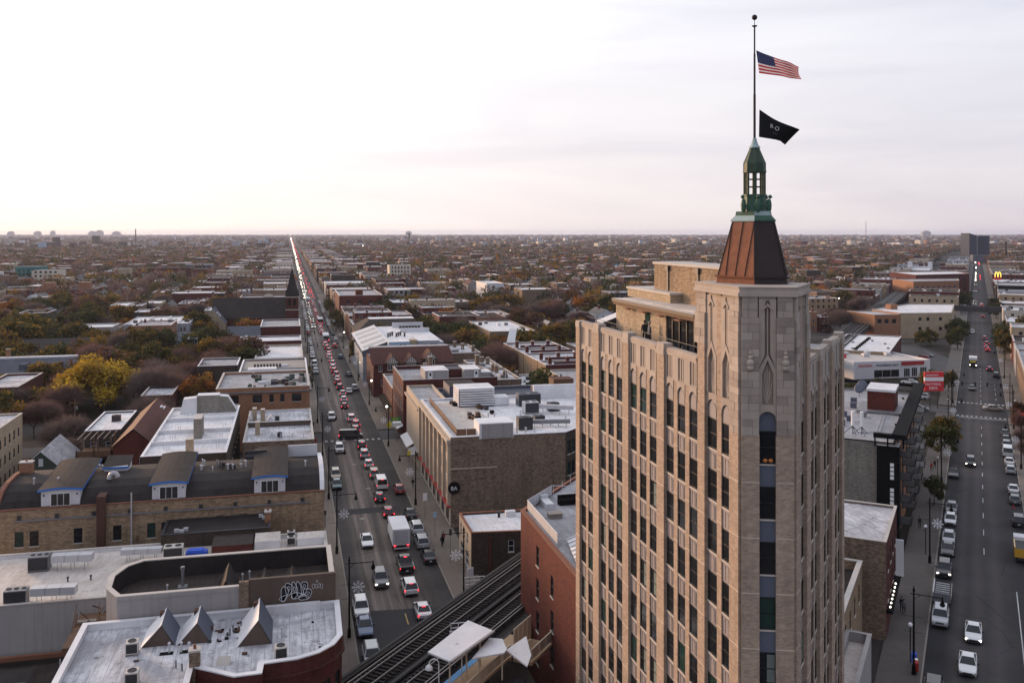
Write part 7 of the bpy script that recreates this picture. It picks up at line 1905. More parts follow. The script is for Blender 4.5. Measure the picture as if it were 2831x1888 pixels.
def make_car(kind, lit, lod):
 c = CARS[kind]
 t = thing('parked_car' if False else {'van': 'van', 'pickup': 'pickup_truck'}.get(kind, 'car'), 'x', {'van': 'van', 'pickup': 'pickup'}.get(kind, 'car'))
 g = hull(c['st'])
 y0, y1, y2, y3, zl, zr, wl_, wr = c['cab']
 rr = 0.05
 k = g.add([(-wr, y1, zr - rr), (wr, y1, zr - rr), (wr, y2, zr - rr), (-wr, y2, zr - rr), (-wr * .86, y1 - .1, zr), (wr * .86, y1 - .1, zr), (wr * .86, y2 + .1, zr), (-wr * .86, y2 + .1, zr)])
 for f in ((4, 5, 6, 7), (0, 1, 5, 4), (1, 2, 6, 5), (2, 3, 7, 6), (3, 0, 4, 7)): g.f.append(tuple(k + i for i in f)); g.m.append(0)
 for s_ in (-1, 1):
  for (ya, yb) in ((y0, y1), (y3, y2)):
   g.tube((s_ * wl_, ya, zl), (s_ * wr, yb, zr - .03), 0.045, 4)
  ym = (y1 + y2) / 2 + 0.1
  g.tube((s_ * wl_ * 1.005, ym, zl), (s_ * wr * 1.005, ym, zr - .03), 0.04, 4)
  if kind == 'van':
   g.q([(s_ * wl_ * 1.012, 0.6, zl), (s_ * wl_ * 1.012, y3, zl), (s_ * wr * 1.012, y2, zr - .04), (s_ * wr * 1.012, 0.6, zr - .04)])
 if kind == 'pickup':
  for s_ in (-1, 1): g.box(s_ * 0.98, -2.75, 1.0, s_ * 0.86, -.82, 1.16)
  g.box(-.86, -2.78, 1.0, .86, -2.68, 1.16)
 me = g.mesh('body', ['car_white'], False)
 b = ob('body', me, parent=t, world=False)
 b.material_slots[0].link = 'OBJECT'; b.material_slots[0].material = PAINT['white']
 gl = MB()
 e = 0.01
 gl.q([(-wl_, y0, zl), (wl_, y0, zl), (wr, y1, zr - .04), (-wr, y1, zr - .04)])
 gl.q([(wl_, y3, zl), (-wl_, y3, zl), (-wr, y2, zr - .04), (wr, y2, zr - .04)])
 for s_ in (-1, 1): gl.q([(s_ * wl_, y0, zl), (s_ * wl_, y3, zl), (s_ * wr, y2, zr - .04), (s_ * wr, y1, zr - .04)])
 ob('window_band', gl, ['car_glass'], t, world=False)
 if kind == 'pickup':
  p = MB(); p.box(-.84, -2.66, 0.98, .84, -.84, 1.0); p.q([(-.85, -2.67, 1.13), (.85, -2.67, 1.13), (.85, -.83, 1.13), (-.85, -.83, 1.13)]); ob('cargo_bed', p, ['bumper_dark'], t, world=False)
 zf = c['st'][1][3]; w = c['st'][1][1]; yf = c['L'] / 2; zt = c['st'][-2][3]; wt = c['st'][-2][1]
 hm, tm_ = ('head_light', 'lens_red_off') if lit == 'head' else ('lens_off', 'tail_light') if lit == 'tail' else ('lens_off', 'lens_red_off')
 for s_ in (-1, 1):
  h = MB(); h.box(s_ * (w - .30), yf - .22, zf - .24, s_ * (w - .02), yf - .03, zf - .08); ob('headlight', h, [hm], t, world=False)
  r = MB(); r.box(s_ * (wt - .24), -yf + .01, zt - .30, s_ * (wt + .0), -yf + .20, zt - .06); ob('taillight', r, [tm_], t, world=False)
 if lit == 'tail':
  r = MB(); r.box(-.22, y2 - .04 if kind in ('suv', 'hatch', 'van') else y2 - .12, zr - .09, .22, y2 + .04, zr - .04); ob('brake_light', r, [tm_], t, world=False)
 if lod == 0:
  for s_ in (-1, 1):
   for ya in c['ax']:
    wh = MB(); wh.tube((s_ * (c['st'][2][1] - .22), ya, .33), (s_ * (c['st'][2][1] + .012), ya, .33), .33, 14); o = ob('wheel', wh, ['tyre'], t, world=False)
    ri = MB(); ri.tube((s_ * (c['st'][2][1]), ya, .33), (s_ * (c['st'][2][1] + .025), ya, .33), .2, 10); ob('rim', ri, ['rim_metal'], o, world=False)
   mi = MB(); mi.box(s_ * (wl_ + .05), y0 - .35, zl + .02, s_ * (wl_ + .25), y0 - .2, zl + .17); ob('mirror', mi, ['bumper_dark'], t, world=False)
  gr = MB(); gr.box(-.45, yf - .06, zf - .28, .45, yf + .012, zf - .12); ob('grille', gr, ['bumper_dark'], t, world=False)
  pl = MB(); pl.box(-.16, -yf - .012, .55, .16, -yf + .03, .68); ob('number_plate', pl, ['sign_white'], t, world=False)
  bu = MB(); bu.box(-w * .9, -yf - .01, .34, w * .9, -yf + .12, .5); ob('bumper', bu, ['bumper_dark'], t, world=False)
  bu = MB(); bu.box(-w * .86, yf - .1, .34, w * .86, yf + .01, .48); ob('bumper', bu, ['bumper_dark'], t, world=False)
 else:
  wh = MB()
  for s_ in (-1, 1):
   for ya in c['ax']: wh.tube((s_ * (c['st'][2][1] - .22), ya, .33), (s_ * (c['st'][2][1] + .01), ya, .33), .33, 8)
  ob('wheels_pair' if False else 'wheel', wh, ['tyre'], t, world=False)
 kids(t)
 return t
PROTO = {}
USED = set()
def car(kind, colour, x, y, head, lit, label, group, lod=0, z=0.02):
 """head: 0 = driving away along +y, pi = towards the camera"""
 key = (kind, lit, lod)
 if key not in PROTO:
  PROTO[key] = make_car(kind, lit, lod)
  o = PROTO[key]
  o.location = (x, y, z); o.rotation_euler[2] = head; o['label'] = label; o['group'] = group
  for ch in o.children:
   if ch.name.split('.')[0] == 'body': ch.material_slots[0].material = PAINT[colour]
  PROTO[key]['_c'] = colour
  return o
 src = PROTO[key]
 return copy_tree(src, (x, y, z), head, label, group, {'car_' + src['_c']: PAINT[colour]})
PI = math.pi
GD, GA, GP, GQ = 'cars queueing along the avenue', 'cars coming up the avenue', 'cars parked along the avenue', 'cars parked on the far pavement side of the avenue'
Lp = lambda s: s
for kind, colour, x, y, lab in (('sedan', 'white', 15.6, 108.7, 'white sedan with brake lights, nearest the viaduct in the queue'), ('suv', 'white', 15.0, 116.4, 'white estate with brake lights behind the black pickup'), ('pickup', 'black', 15.4, 124.1, 'black pickup with glowing brake lights behind the box truck'),
        ('hatch', 'maroon', 15.6, 149.2, 'maroon hatchback ahead of the box truck'), ('hatch', 'black', 15.0, 158.0, 'black hatchback with brake lights behind the white van'), ('van', 'white', 16.1, 165.5, 'white panel van with two rear windows in the queue'),
        ('suv', 'tan', 15.5, 173.6, 'pale car with yellow plate just ahead of the white van'), ('hatch', 'white', 15.1, 181.6, 'white hatchback, second ahead of the white van'), ('suv', 'silver', 14.9, 189.5, 'silver estate with red tail lights below the crossing'), ('suv', 'black', 15.0, 197.5, 'black car with red tail lights waiting at the crossing'),
        ('suv', 'black', 14.8, 213.7, 'black car half hidden behind the turning black van'), ('suv', 'red', 15.3, 219.8, 'bright red sport utility car beyond the crossing'), ('suv', 'white', 14.7, 227.2, 'white sport utility car ahead of the bright red one'),
        ('hatch', 'maroon', 14.0, 244.4, 'dark red car at the tail of the far queue')):
 L_ = CARS[kind]['L']
 car(kind, colour, x, y + L_ / 2, 0, 'tail', lab, GD)
for kind, colour, x, y, lit, lab in (('suv', 'grey', 11.6, 119.7, 'head', 'dark grey van with bright headlights coming towards the viaduct'), ('sedan', 'white', 11.1, 135.5, 'off', 'white saloon approaching beside the box truck'), ('suv', 'white', 10.2, 195.2, 'off', 'white sport utility car just past the crossing'), ('suv', 'white', 10.1, 229.6, 'off', 'white off-road car approaching the crossing')):
 car(kind, colour, x, y + CARS[kind]['L'] / 2, PI, lit, lab, GA)
for kind, colour, x, y, lab in (('suv', 'silver', 8.6, 97.6, 'silver car parked nearest the viaduct on the near kerb'), ('sedan', 'blue', 8.45, 105.6, 'dark blue saloon parked between two pale cars'), ('suv', 'white', 8.4, 110.8, 'white car parked behind the dark blue saloon'), ('hatch', 'teal', 8.3, 167.7, 'teal car parked beside the white gable parapet'), ('suv', 'tan', 8.4, 174.0, 'beige-roofed car parked behind the teal car'), ('suv', 'silver', 8.3, 307.0, 'silver car parked by the grey stepped roofs'), ('van', 'white', 8.3, 322.5, 'white van parked behind the silver car')):
 car(kind, colour, x, y + CARS[kind]['L'] / 2, PI, 'off', lab, GP)
for kind, colour, x, y, lab in (('hatch', 'red', 18.9, 162.2, 'red hatchback parked on the right kerb'), ('sedan', 'black', 19.0, 147.3, 'black saloon parked opposite the maroon hatchback'), ('suv', 'white', 19.0, 139.8, 'white off-road car parked beside the box truck'), ('suv', 'silver', 18.9, 133.2, 'silver off-road car parked beside the box truck rear'), ('sedan', 'black', 19.0, 127.0, 'dark saloon parked beside the black pickup'),
        ('sedan', 'white', 16.6, 267.0, 'white saloon pulling out beside the queue'), ('suv', 'silver', 18.6, 272.0, 'silver pickup-like car with open hatch at the kerb'), ('sedan', 'black', 18.5, 298.7, 'dark saloon alone by the right kerb'), ('hatch', 'blue', 18.2, 342.0, 'dark blue hatchback alone farther up the right kerb'), ('suv', 'red', 17.6, 375.0, 'red car with tail lights pulling past the bus')):
 car(kind, colour, x, y + CARS[kind]['L'] / 2, 0, 'tail' if 'tail' in lab else 'off', lab, GQ)
car('van', 'black', 13.4, 209.4, -PI / 2 - 0.08, 'tail', 'long black van turning across the avenue at the crossing', GA)
yy = 254.0
i = 0
CC = ['white', 'silver', 'black', 'maroon', 'white', 'grey', 'red', 'white', 'silver', 'grey']
while yy < 640:
 if not (396 < yy < 420):
  car(RND.choice(('sedan', 'suv', 'hatch', 'suv')), CC[i % 10], 14.4 + 0.25 * math.sin(i * 1.7), yy + 2.3, 0, 'tail', f'{CC[i % 10]} car with red tail lights, {ordinal(i + 1)} in the long queue past the crossing', GD, 1 if yy > 330 else 0)
  i += 1
 yy += RND.uniform(7.2, 11.0) if yy < 480 else RND.uniform(11, 22)
yy = 455.0
i = 0
while yy < 900:
 car(RND.choice(('sedan', 'suv', 'suv')), CC[(i * 3) % 10], 11.3 + 0.2 * math.sin(i * 2.1), yy + 2.3, PI, 'head', f'{CC[(i * 3) % 10]} car with lit headlights, {ordinal(i + 1)} of the distant oncoming line', GA, 1)
 i += 1
 yy += RND.uniform(8, 13) if yy < 560 else RND.uniform(13, 26)
i = 0
for side, x in ((0, 8.3), (1, 19.0)):
 yy = 346.0 if side == 0 else 392.0
 while yy < 620:
  if not (400 < yy < 420):
   car(RND.choice(('sedan', 'suv', 'hatch')), CC[(i * 7 + side) % 10], x, yy + 2.3, PI if side == 0 else 0, 'off', f"{CC[(i * 7 + side) % 10]} car parked far up the {'left' if side == 0 else 'right'} kerb, {ordinal(i + 1)} of that line", GP if side == 0 else GQ, 1)
   i += 1
  yy += RND.uniform(6.2, 9)
 i = 0
bt = thing('box_truck', 'white box truck seen from behind in the avenue queue', 'truck', (15.7, 133.3, 0.02))
part_box(bt, 'cargo_box', 'sign_white', 14.45, 133.5, 1.0, 16.95, 139.8, 3.3, 'coating_white')
part_box(bt, 'rear_door', 'metal_light', 14.7, 133.44, 1.15, 16.7, 133.5, 3.15)
for x in (14.52, 16.83): part_box(bt, 'door_frame', 'siding_white', x - 0.07, 133.42, 1.0, x + 0.07, 133.52, 3.28)
part_box(bt, 'cab', 'sign_white', 14.6, 140.0, 0.6, 16.8, 141.9, 2.7); part_box(bt, 'windscreen', 'car_glass', 14.75, 141.88, 1.6, 16.65, 141.95, 2.5)
part_box(bt, 'chassis', 'bumper_dark', 14.9, 133.6, 0.5, 16.5, 141.6, 0.98); part_box(bt, 'step_bumper', 'metal_light', 14.6, 133.3, 0.5, 16.8, 133.5, 0.66)
for x in (14.75, 16.65):
 for y in (134.9, 140.9):
  g = MB(); g.tube((x - 0.16, y, 0.47), (x + 0.16, y, 0.47), 0.46, 14); ob('wheel', g, ['tyre'], bt)
 part_box(bt, 'taillight', 'tail_light', x - 0.14, 133.4, 0.86, x + 0.14, 133.46, 1.02); part_box(bt, 'mirror', 'bumper_dark', x - 0.25 if x < 15 else x + 0.15, 141.4, 1.7, x - 0.12 if x < 15 else x + 0.28, 141.5, 2.2)
for i, (x, y, lab, c) in enumerate(((15.0, 395.5, 'white-roofed bus seen from behind in the far queue', 'metal_dark'), (15.0, 470.0, 'red-lit bus beyond the first one, past the church', 'rust'), (12.0, 620, 'distant white bus coming down the avenue', 'metal_grey'))):
 b = thing('bus', lab, 'bus', (x, y, 0.02), 0, 'buses on the avenue')
 part_box(b, 'body', 'siding_white' if i != 1 else c, x - 1.25, y, 0.35, x + 1.25, y + 12, 3.0, 'coating_white'); part_box(b, 'rear_panel', c, x - 1.15, y - 0.04, 0.5, x + 1.15, y, 2.5)
 part_box(b, 'side_glass', 'car_glass', x - 1.28, y + 0.8, 1.4, x + 1.28, y + 11.4, 2.4)
 for s_ in (-1, 1):
  part_box(b, 'taillight', 'tail_light', x + s_ * 1.0 - 0.15, y - 0.06, 0.8, x + s_ * 1.0 + 0.15, y - 0.03, 1.2)
  for w in (2.2, 9.4):
   g = MB(); g.tube((x + s_ * 1.1, y + w, 0.48), (x + s_ * 1.3, y + w, 0.48), 0.48, 12); ob('wheel', g, ['tyre'], b)
GM = 'cars on the diagonal street'
for kind, colour, p, q, away, lit, lab in (('sedan', 'white', -0.9, 106.5, 0, 'off', 'white saloon nearest the bottom edge of the diagonal street'), ('sedan', 'white', -0.4, 115.4, 0, 'head', 'white saloon with lit headlights following the nearest one'), ('suv', 'silver', -3.9, 118.2, 0, 'off', 'silver pickup-like car at the kerb below the flatbed'), ('suv', 'black', -4.0, 135.4, 0, 'head', 'black car with amber lights parked behind the flatbed'),
                                         ('sedan', 'black', -3.8, 144.6, 0, 'off', 'dark saloon parked under the snowflake lamp'), ('hatch', 'silver', -3.8, 150.4, 0, 'off', 'pale hatchback parked behind the dark saloon'), ('hatch', 'white', -3.8, 160.2, 0, 'off', 'white car parked below the small street tree'), ('hatch', 'grey', -3.8, 167.0, 0, 'off', 'grey car with pale roof parked by the small street tree'), ('suv', 'black', -3.9, 98.0, 0, 'off', 'dark car cut by the bottom edge at the kerb'),
                                         ('suv', 'black', -1.2, 202.0, 0, 'head', 'black car with bright headlights driving down the diagonal street'), ('sedan', 'black', -4.0, 191.5, 0, 'off', 'black saloon parked beside the leafy street tree'),
                                         ('van', 'white', 5.6, 214.0, 1, 'off', 'white van parked at the right kerb of the diagonal street'), ('sedan', 'white', 5.7, 206.3, 1, 'off', 'white saloon parked behind the white van'), ('hatch', 'silver', 5.7, 199.5, 1, 'off', 'silver hatchback parked behind the white saloon'), ('suv', 'grey', 5.6, 222.5, 1, 'off', 'grey car parked ahead of the white van'), ('hatch', 'black', 5.6, 229, 1, 'off', 'dark car parked second ahead of the white van'), ('sedan', 'black', 5.6, 235.5, 1, 'off', 'black car parked third ahead of the white van'),
                                         ('sedan', 'white', 5.7, 184.2, 1, 'off', 'white car parked beyond the orange cone'), ('hatch', 'grey', 5.7, 177.3, 1, 'off', 'grey hatchback parked beside the orange cone'), ('suv', 'black', 5.8, 164.0, 1, 'off', 'black car parked ahead of the yellow tipper truck'),
                                         ('sedan', 'black', -1.4, 300.0, 0, 'off', 'dark saloon waiting above the crosswalk'), ('hatch', 'black', 3.6, 345.0, 1, 'tail', 'dark car with red lights beside the white truck'), ('suv', 'black', 5.4, 330, 1, 'off', 'dark car parked near the crossing corner'),
                                         ('sedan', 'red', 3.6, 402, 1, 'tail', 'red-lit car leading the cluster up the diagonal street'), ('sedan', 'grey', 3.2, 412, 1, 'tail', 'second red-lit car of the cluster'), ('suv', 'black', 3.4, 423, 1, 'tail', 'third red-lit car of the cluster'), ('suv', 'grey', 2.8, 445, 1, 'tail', 'red-lit car just before the viaduct'), ('suv', 'white', -2.0, 470, 0, 'off', 'pale car crossing below the viaduct'),
                                         ('sedan', 'black', 2.6, 560, 1, 'tail', 'red-lit car just past the viaduct'), ('suv', 'black', 2.6, 600, 1, 'tail', 'red-lit car second past the viaduct'), ('suv', 'red', 2.5, 640, 1, 'tail', 'red-lit car level with the mural'), ('sedan', 'white', 2.4, 655, 1, 'tail', 'red-lit pale car past the mural'), ('sedan', 'black', -1.6, 662, 0, 'head', 'oncoming car with headlights level with the mural'), ('sedan', 'black', -1.6, 685, 0, 'head', 'oncoming car with headlights past the mural'),
                                         ('suv', 'grey', -1.6, 800, 0, 'head', 'oncoming far car with headlights, near the arch sign'), ('suv', 'grey', 2.4, 830, 1, 'tail', 'departing far car near the arch sign'), ('suv', 'grey', -1.6, 900, 0, 'head', 'farthest oncoming car with headlights on the diagonal street')):
 L_ = CARS[kind]['L'] / 2
 x, y = pq(p, q + L_)
 car(kind, colour, x, y, -TH if away else PI - TH, lit, lab, GM, 0 if q < 260 else 1)
x, y = pq(3.6, 270.0); car('sedan', 'tan', x, y, -TH - 1.25, 'off', 'long brown saloon turning over the crosswalk', GM)
for i, (p, q, c) in enumerate(((-13.5, 262, 'grey'), (-14, 280, 'silver'), (-16, 300, 'black'), (-18.5, 306, 'white'), (-14.5, 330, 'black'), (-16, 338, 'silver'), (-20, 352, 'white'), (-18, 368, 'red'), (-16.5, 376, 'grey'))):
 x, y = pq(p, q); car(('sedan', 'suv', 'hatch')[i % 3], c, x, y, -TH + (1.3 if i % 2 else -1.7), 'off', f'{c} car standing in the clinic car park, {ordinal(i + 1)} from its entrance', 'cars in the clinic car park', 1)
for nm, lab, p, q, kind in (('flatbed_truck', 'flatbed trailer with pale ladder rack parked behind the silver car', -3.9, 125.6, 'flat'), ('tipper_truck', 'yellow tipper truck parked at the right picture edge', 5.8, 146.5, 'tip'), ('tank_truck', 'white truck with lit headlights coming down past the crossing', -1.3, 352.0, 'tank')):
 x, y = pq(p, q)
 t = thing(nm, lab, 'truck', (x, y, 0.02), -TH)
 def pb(name, mat, *b, top=None):
  g = MB(); g.box(*b, 0, 1 if top else None); return ob(name, g, [mat] + ([top] if top else []), t, world=False)
 for sx in (-0.85, 0.85):
  for sy in ((0.8, 5.0) if kind != 'flat' else (1.6, 3.0)):
   g = MB(); g.tube((sx - .14, sy, .42), (sx + .14, sy, .42), .42, 12); ob('wheel', g, ['tyre'], t, world=False)
 if kind == 'flat':
  pb('bed', 'bumper_dark', -1.0, 0, .6, 1.0, 5.4, .75); pb('side_rail', 'siding_white', -1.05, 0.2, .9, -.95, 5.4, 1.5); pb('side_rail', 'wood_grey', .95, 0.2, .9, 1.05, 5.4, 1.2)
  for i in range(6): pb('rack_bar', 'metal_light', -.8, 0.9 + i * .75, 1.2, .8, 1.05 + i * .75, 1.28)
  pb('head_board', 'metal_grey', -1.0, -.2, .6, 1.0, 0, 1.7)
 elif kind == 'tip':
  pb('tipper_body', 'car_yellow', -1.2, 0, .9, 1.2, 4.0, 2.1, top='bumper_dark'); pb('cab', 'siding_white', -1.15, 4.3, .6, 1.15, 6.2, 2.5); pb('windscreen', 'car_glass', -1.0, 6.18, 1.5, 1.0, 6.24, 2.3); pb('chassis', 'bumper_dark', -.8, 0, .5, .8, 6, .88)
  for s_ in (-1, 1): pb('side_rim', 'car_yellow', s_ * 1.2, 0, 2.0, s_ * 1.05, 4.0, 2.3)
 else:
  pb('cab', 'bumper_dark', -1.2, 0, .6, 1.2, 1.8, 2.4); pb('body', 'siding_white', -1.25, 1.9, .8, 1.25, 7.6, 3.2, top='coating_white'); pb('nose_panel', 'sign_yellow', -.9, -.03, 1.9, .9, 0, 2.3)
  for s_ in (-1, 1): pb('headlight', 'head_light', s_ * .95 - .18, -.05, .8, s_ * .95 + .18, 0, 1.05)
x, y = pq(5.4, 175.6); cn_ = thing('traffic_cone', 'orange-red traffic cone at the right kerb', 'cone', (x, y, 0.02)); g = MB(); g.lathe((x, y), [(.16, .06), (.04, .7)], 8); ob('cone', g, ['signal_cone'] if 'signal_cone' in MAT else ['paint_red'], cn_); g = MB(); g.box(x - .2, y - .2, .02, x + .2, y + .2, .06); ob('base', g, ['paint_red'], cn_)
# -- street furniture, people
def lamp_proto():
 t = thing('street_lamp', 'x', 'street lamp')
 g = MB(); g.lathe((0, 0), [(.22, 0), (.2, .9), (.11, 1.1), (.10, 4.5), (.08, 8.6), (.05, 8.9)], 8); g.lathe((0, 0), [(.12, 8.6), (.14, 8.7), (.02, 9.2)], 6); ob('pole', g, ['black_paint'], t, world=False)
 g = MB(); g.tube((-.35, 0, 8.35), (2.7, 0, 8.35), .05, 6); g.tube((0, 0, 7.8), (.6, 0, 8.32), .03, 5); ob('arm', g, ['black_paint'], t, world=False)
 g = MB(); g.lathe((2.7, 0), [(.05, 8.5), (.07, 8.3), (.10, 8.1), (.25, 7.75), (.26, 7.6), (.17, 7.5)], 8); ob('lantern', g, ['black_paint'], t, world=False)
 g = MB(); g.tube((0, 0, 5.6), (-.0, 0, 5.6), .01, 4); g.tube((-.9, 0, 6.0), (.9, 0, 6.0), .02, 4); g.tube((-.9, 0, 4.4), (.9, 0, 4.4), .02, 4); ob('banner_arm', g, ['black_paint'], t, world=False)
 kids(t)
 return t
def flake_mesh():
 g = MB()
 for i in range(8):
  a = rad(45 * i)
  d = Vector((math.cos(a), 0, math.sin(a)))
  L_ = 0.74
  g.tube((0, 0, 0), tuple(d * L_), .035, 4)
  for u in (.42, .7):
   for s_ in (-1, 1):
    b = a + s_ * .7
    p = d * (L_ * u)
    g.tube(tuple(p), tuple(p + Vector((math.cos(b), 0, math.sin(b))) * .22), .028, 4)
 return g.mesh('snowflake', ['flake_white'])
plain('flake_white', (0.85, 0.87, 0.92), 0.4, 0.02)
LP = lamp_proto(); FLK = flake_mesh(); LPU = [False]
def lamp(x, y, rz, flake, label, where):
 """flake: offset of the decoration along the arm axis (None = none)"""
 if not LPU[0]:
  LPU[0] = True
  o = LP; o.location = (x, y, .15); o.rotation_euler[2] = rz; o['label'] = label; o['group'] = 'street lamps'
 else:
  copy_tree(LP, (x, y, .15), rz, label, 'street lamps')
 if flake is not None:
  c = Vector((math.cos(rz), math.sin(rz), 0)) * flake
  tag(ob('snowflake_decoration', FLK, loc=(x + c.x, y + c.y, 5.75), rz=rz), f'white eight-armed snowflake decoration on {where}', 'decoration', 'snowflake decorations')
near_l = ['beside the graffiti wall', 'beside the white gable parapet', 'by the twin white roofs', 'by the orange brick building', 'by the grey stepped roofs', 'by the long white shop roof', 'by the cream shop roof', 'by the dark red shop', 'by the church']
for i, y in enumerate((106.4, 134.6, 162.5, 193.2, 228.0, 281.0, 318, 360, 398)):
 lamp(6.6, y, 0, 1.0 if i != 2 else None, f'black curved-arm street lamp on the left kerb {near_l[i]}', f'the left kerb lamp {near_l[i]}')
near_r = ['beside the viaduct railing', 'by the stone-fronted block', 'by the beige sliver building', 'by the red shop', 'by the half-timbered block', 'by the skylight building', 'by the hipped roof', 'by the long brown block']
for i, y in enumerate((114.0, 155.6, 199.7, 248.8, 290.0, 330, 372, 430)):
 lamp(21.2 if i < 1 else 20.7, y, PI, 1.0, f'black curved-arm street lamp on the right kerb {near_r[i]}', f'the right kerb lamp {near_r[i]}')
dl = ['at the bottom edge', 'beside the brick shop', 'by the balcony building', 'by the big street tree', 'at the clinic crossing']
for i, q in enumerate((104.7, 141.0, 187.5, 232.0, 276.0)):
 x, y = pq(-5.9, q); lamp(x, y, -TH, 1.0 if i else None, f'black street lamp on the diagonal street {dl[i]}', f'the diagonal street lamp {dl[i]}')
for i, q in enumerate((205.0, 246.0, 274.0, 330.0)):
 x, y = pq(7.6, q); lamp(x, y, PI - TH, 1.0, f"black street lamp on the right of the diagonal street, {ordinal(i + 1)} from the bottom", f"the right diagonal kerb lamp, {ordinal(i + 1)} from the bottom")
gi = 0
for x, y in [(22.6, 222.0), (22.4, 262), (22.2, 300), (22.4, 345), (22.2, 392), (22.4, 455)]:
 gi += 1
 t = thing('globe_lamp', f'white lit globe on a short black post by the right pavement, {ordinal(gi)} from the crossing', 'street lamp', (x, y, .15), 0, 'globe lamps')
 g = MB(); g.tube((x, y, .15), (x, y, 4.2), .07, 6); ob('post', g, ['black_paint'], t); g = MB(); g.ball((x, y, 4.45), .3, 0, 8, 6); ob('globe', g, ['lamp_white'], t)
for i, (p, q) in enumerate(((-6.6, 189.5), (-6.6, 144.5), (-6.4, 107.5), (-6.6, 258), (8.4, 262))):
 x, y = pq(p, q)
 t = thing('globe_lamp', f'white globe on a thin post on the diagonal pavement, {ordinal(i + 1)} counted from the balconies', 'street lamp', (x, y, .15), 0, 'globe lamps')
 g = MB(); g.tube((x, y, .15), (x, y, 3.9), .06, 6); ob('post', g, ['black_paint'], t); g = MB(); g.ball((x, y, 4.15), .24, 0, 8, 6); ob('globe', g, ['sign_white'], t)
def signal(x, y, rz, arm, label, colours=('signal_red',)):
 t = thing('traffic_signal', label, 'traffic light', (x, y, .15), rz, 'traffic lights')
 g = MB(); g.tube((0, 0, 0), (0, 0, 6.4), .11, 6); ob('pole', g, ['black_paint'], t, world=False)
 g = MB(); g.tube((0, 0, 6.0), (arm, 0, 6.3), .06, 5); ob('mast_arm', g, ['black_paint'], t, world=False)
 for u in (0.45, 1.0):
  h = MB(); h.box(arm * u - .17, -.15, 5.5, arm * u + .17, .15, 6.6); o = ob('signal_head', h, ['black_paint'], t, world=False)
  l_ = MB(); l_.tube((arm * u, -.16, 6.35), (arm * u, -.2, 6.35), .11, 8); ob('lens', l_, [colours[0]], o, world=False)
signal(6.5, 418, 0, 5.5, 'mast-arm traffic light on the left kerb below the church', ('signal_red',)); signal(21, 400, PI, 5.5, 'mast-arm traffic light on the right kerb below the church', ('signal_green',))
x, y = pq(-6.1, 272.0); signal(x, y, -TH, 5.6, 'mast-arm traffic light at the clinic corner of the diagonal street', ('bumper_dark',))
x, y = pq(8.1, 272.5); signal(x, y, PI - TH, 5.8, 'mast-arm traffic light on the right corner of the diagonal street', ('signal_red',))
def sign(x, y, label, shape, mat, txt=None, rz=0.0, h=2.6, cat='sign', tm='sign_white', size=.5, w=.7, hh=.9):
 t = thing('street_sign', label, cat, (x, y, .15), rz, None)
 g = MB(); g.tube((0, 0, 0), (0, 0, h), .04, 5); ob('post', g, ['metal_grey'], t, world=False)
 g = MB()
 if shape == 'disc': g.tube((0, -.03, h), (0, -.07, h), w, 18)
 elif shape == 'diamond': g.q([(-w, -.05, h), (0, -.05, h - w), (w, -.05, h), (0, -.05, h + w)]); g.q([(-w, -.08, h), (0, -.08, h - w), (w, -.08, h), (0, -.08, h + w)])
 else: g.box(-w, -.09, h - hh / 2, w, -.03, h + hh / 2)
 pn = ob('panel', g, [mat], t, world=False)
 if txt:
  M_ = Matrix(((1, 0, 0, -w * .85), (0, 0, -1, -.11), (0, 1, 0, h - size * .35), (0, 0, 0, 1)))
  o = letters(txt, size, tm, 'lettering', None, M_); o.parent = t; o.matrix_parent_inverse = Matrix.Identity(4)
 return t
sign(21.6, 205.5, 'fluorescent yellow pedestrian crossing sign at the right corner', 'diamond', 'sign_yellow', None, 0, 3.4, w=.85)
sign(22.9, 205.2, 'lit green shop sign board over a white panel near the crossing', 'board', 'sign_green', 'ZEN', 0, 4.6, size=.8, w=1.1, hh=.9, tm='sign_yellow')
sign(22.9, 203.9, 'white panel sign under the green shop board', 'board', 'sign_white', None, 0, 3.7, w=1.1, hh=.7)
sign(22.3, 213.5, 'round pale yellow hanging sign at the crossing corner', 'disc', 'lamp_yellow_pale' if 'lamp_yellow_pale' in MAT else 'brick_yellow', None, 0, 5.2, w=.7)
sign(21.2, 148.0, 'white parking sign on the right kerb near the stone front', 'board', 'sign_white', None, 0, 3.4, w=.35, hh=1.2)
sign(22.1, 175.5, 'small lit cream banner sign on a post along the right pavement', 'board', 'sign_yellow', None, 0, 4.0, w=.3, hh=.9)
sign(21.9, 128.0, 'plain dark post sign on the right pavement', 'board', 'metal_dark', None, 0, 4.0, w=.18, hh=.9)
sign(21.4, 139.0, 'small teal sign beside the parked silver car', 'board', 'siding_blue', None, 0, 3.2, w=.25, hh=.8)
sign(21.4, 111.0, 'white square sign board near the viaduct stair', 'board', 'sign_white', None, .5, 4.5, w=.5, hh=1.0)
for i, (y0, y1, m) in enumerate(((203.5, 213, 'sign_white'), (178.5, 184, 'render_grey'), (186, 197, 'metal_light'), (228, 246, 'black_paint'), (262, 282, 'coating_white'))):
 a = MB(); k = a.add([(24.35, y0, 3.6), (24.35, y1, 3.6), (22.9, y1, 2.9), (22.9, y0, 2.9), (22.9, y0, 2.6), (22.9, y1, 2.6)]); a.f += [(k, k + 1, k + 2, k + 3), (k + 3, k + 2, k + 5, k + 4)]; a.m += [0, 0]
 tag(ob('shop_awning', a, [m]), f"{['white', 'grey', 'pale metal', 'black', 'white-edged'][i]} shop awning on the right pavement {['under the dark red block', 'under the beige sliver', 'beside the beige sliver', 'under the red shop', 'under the half-timbered block'][i]}", 'awning')
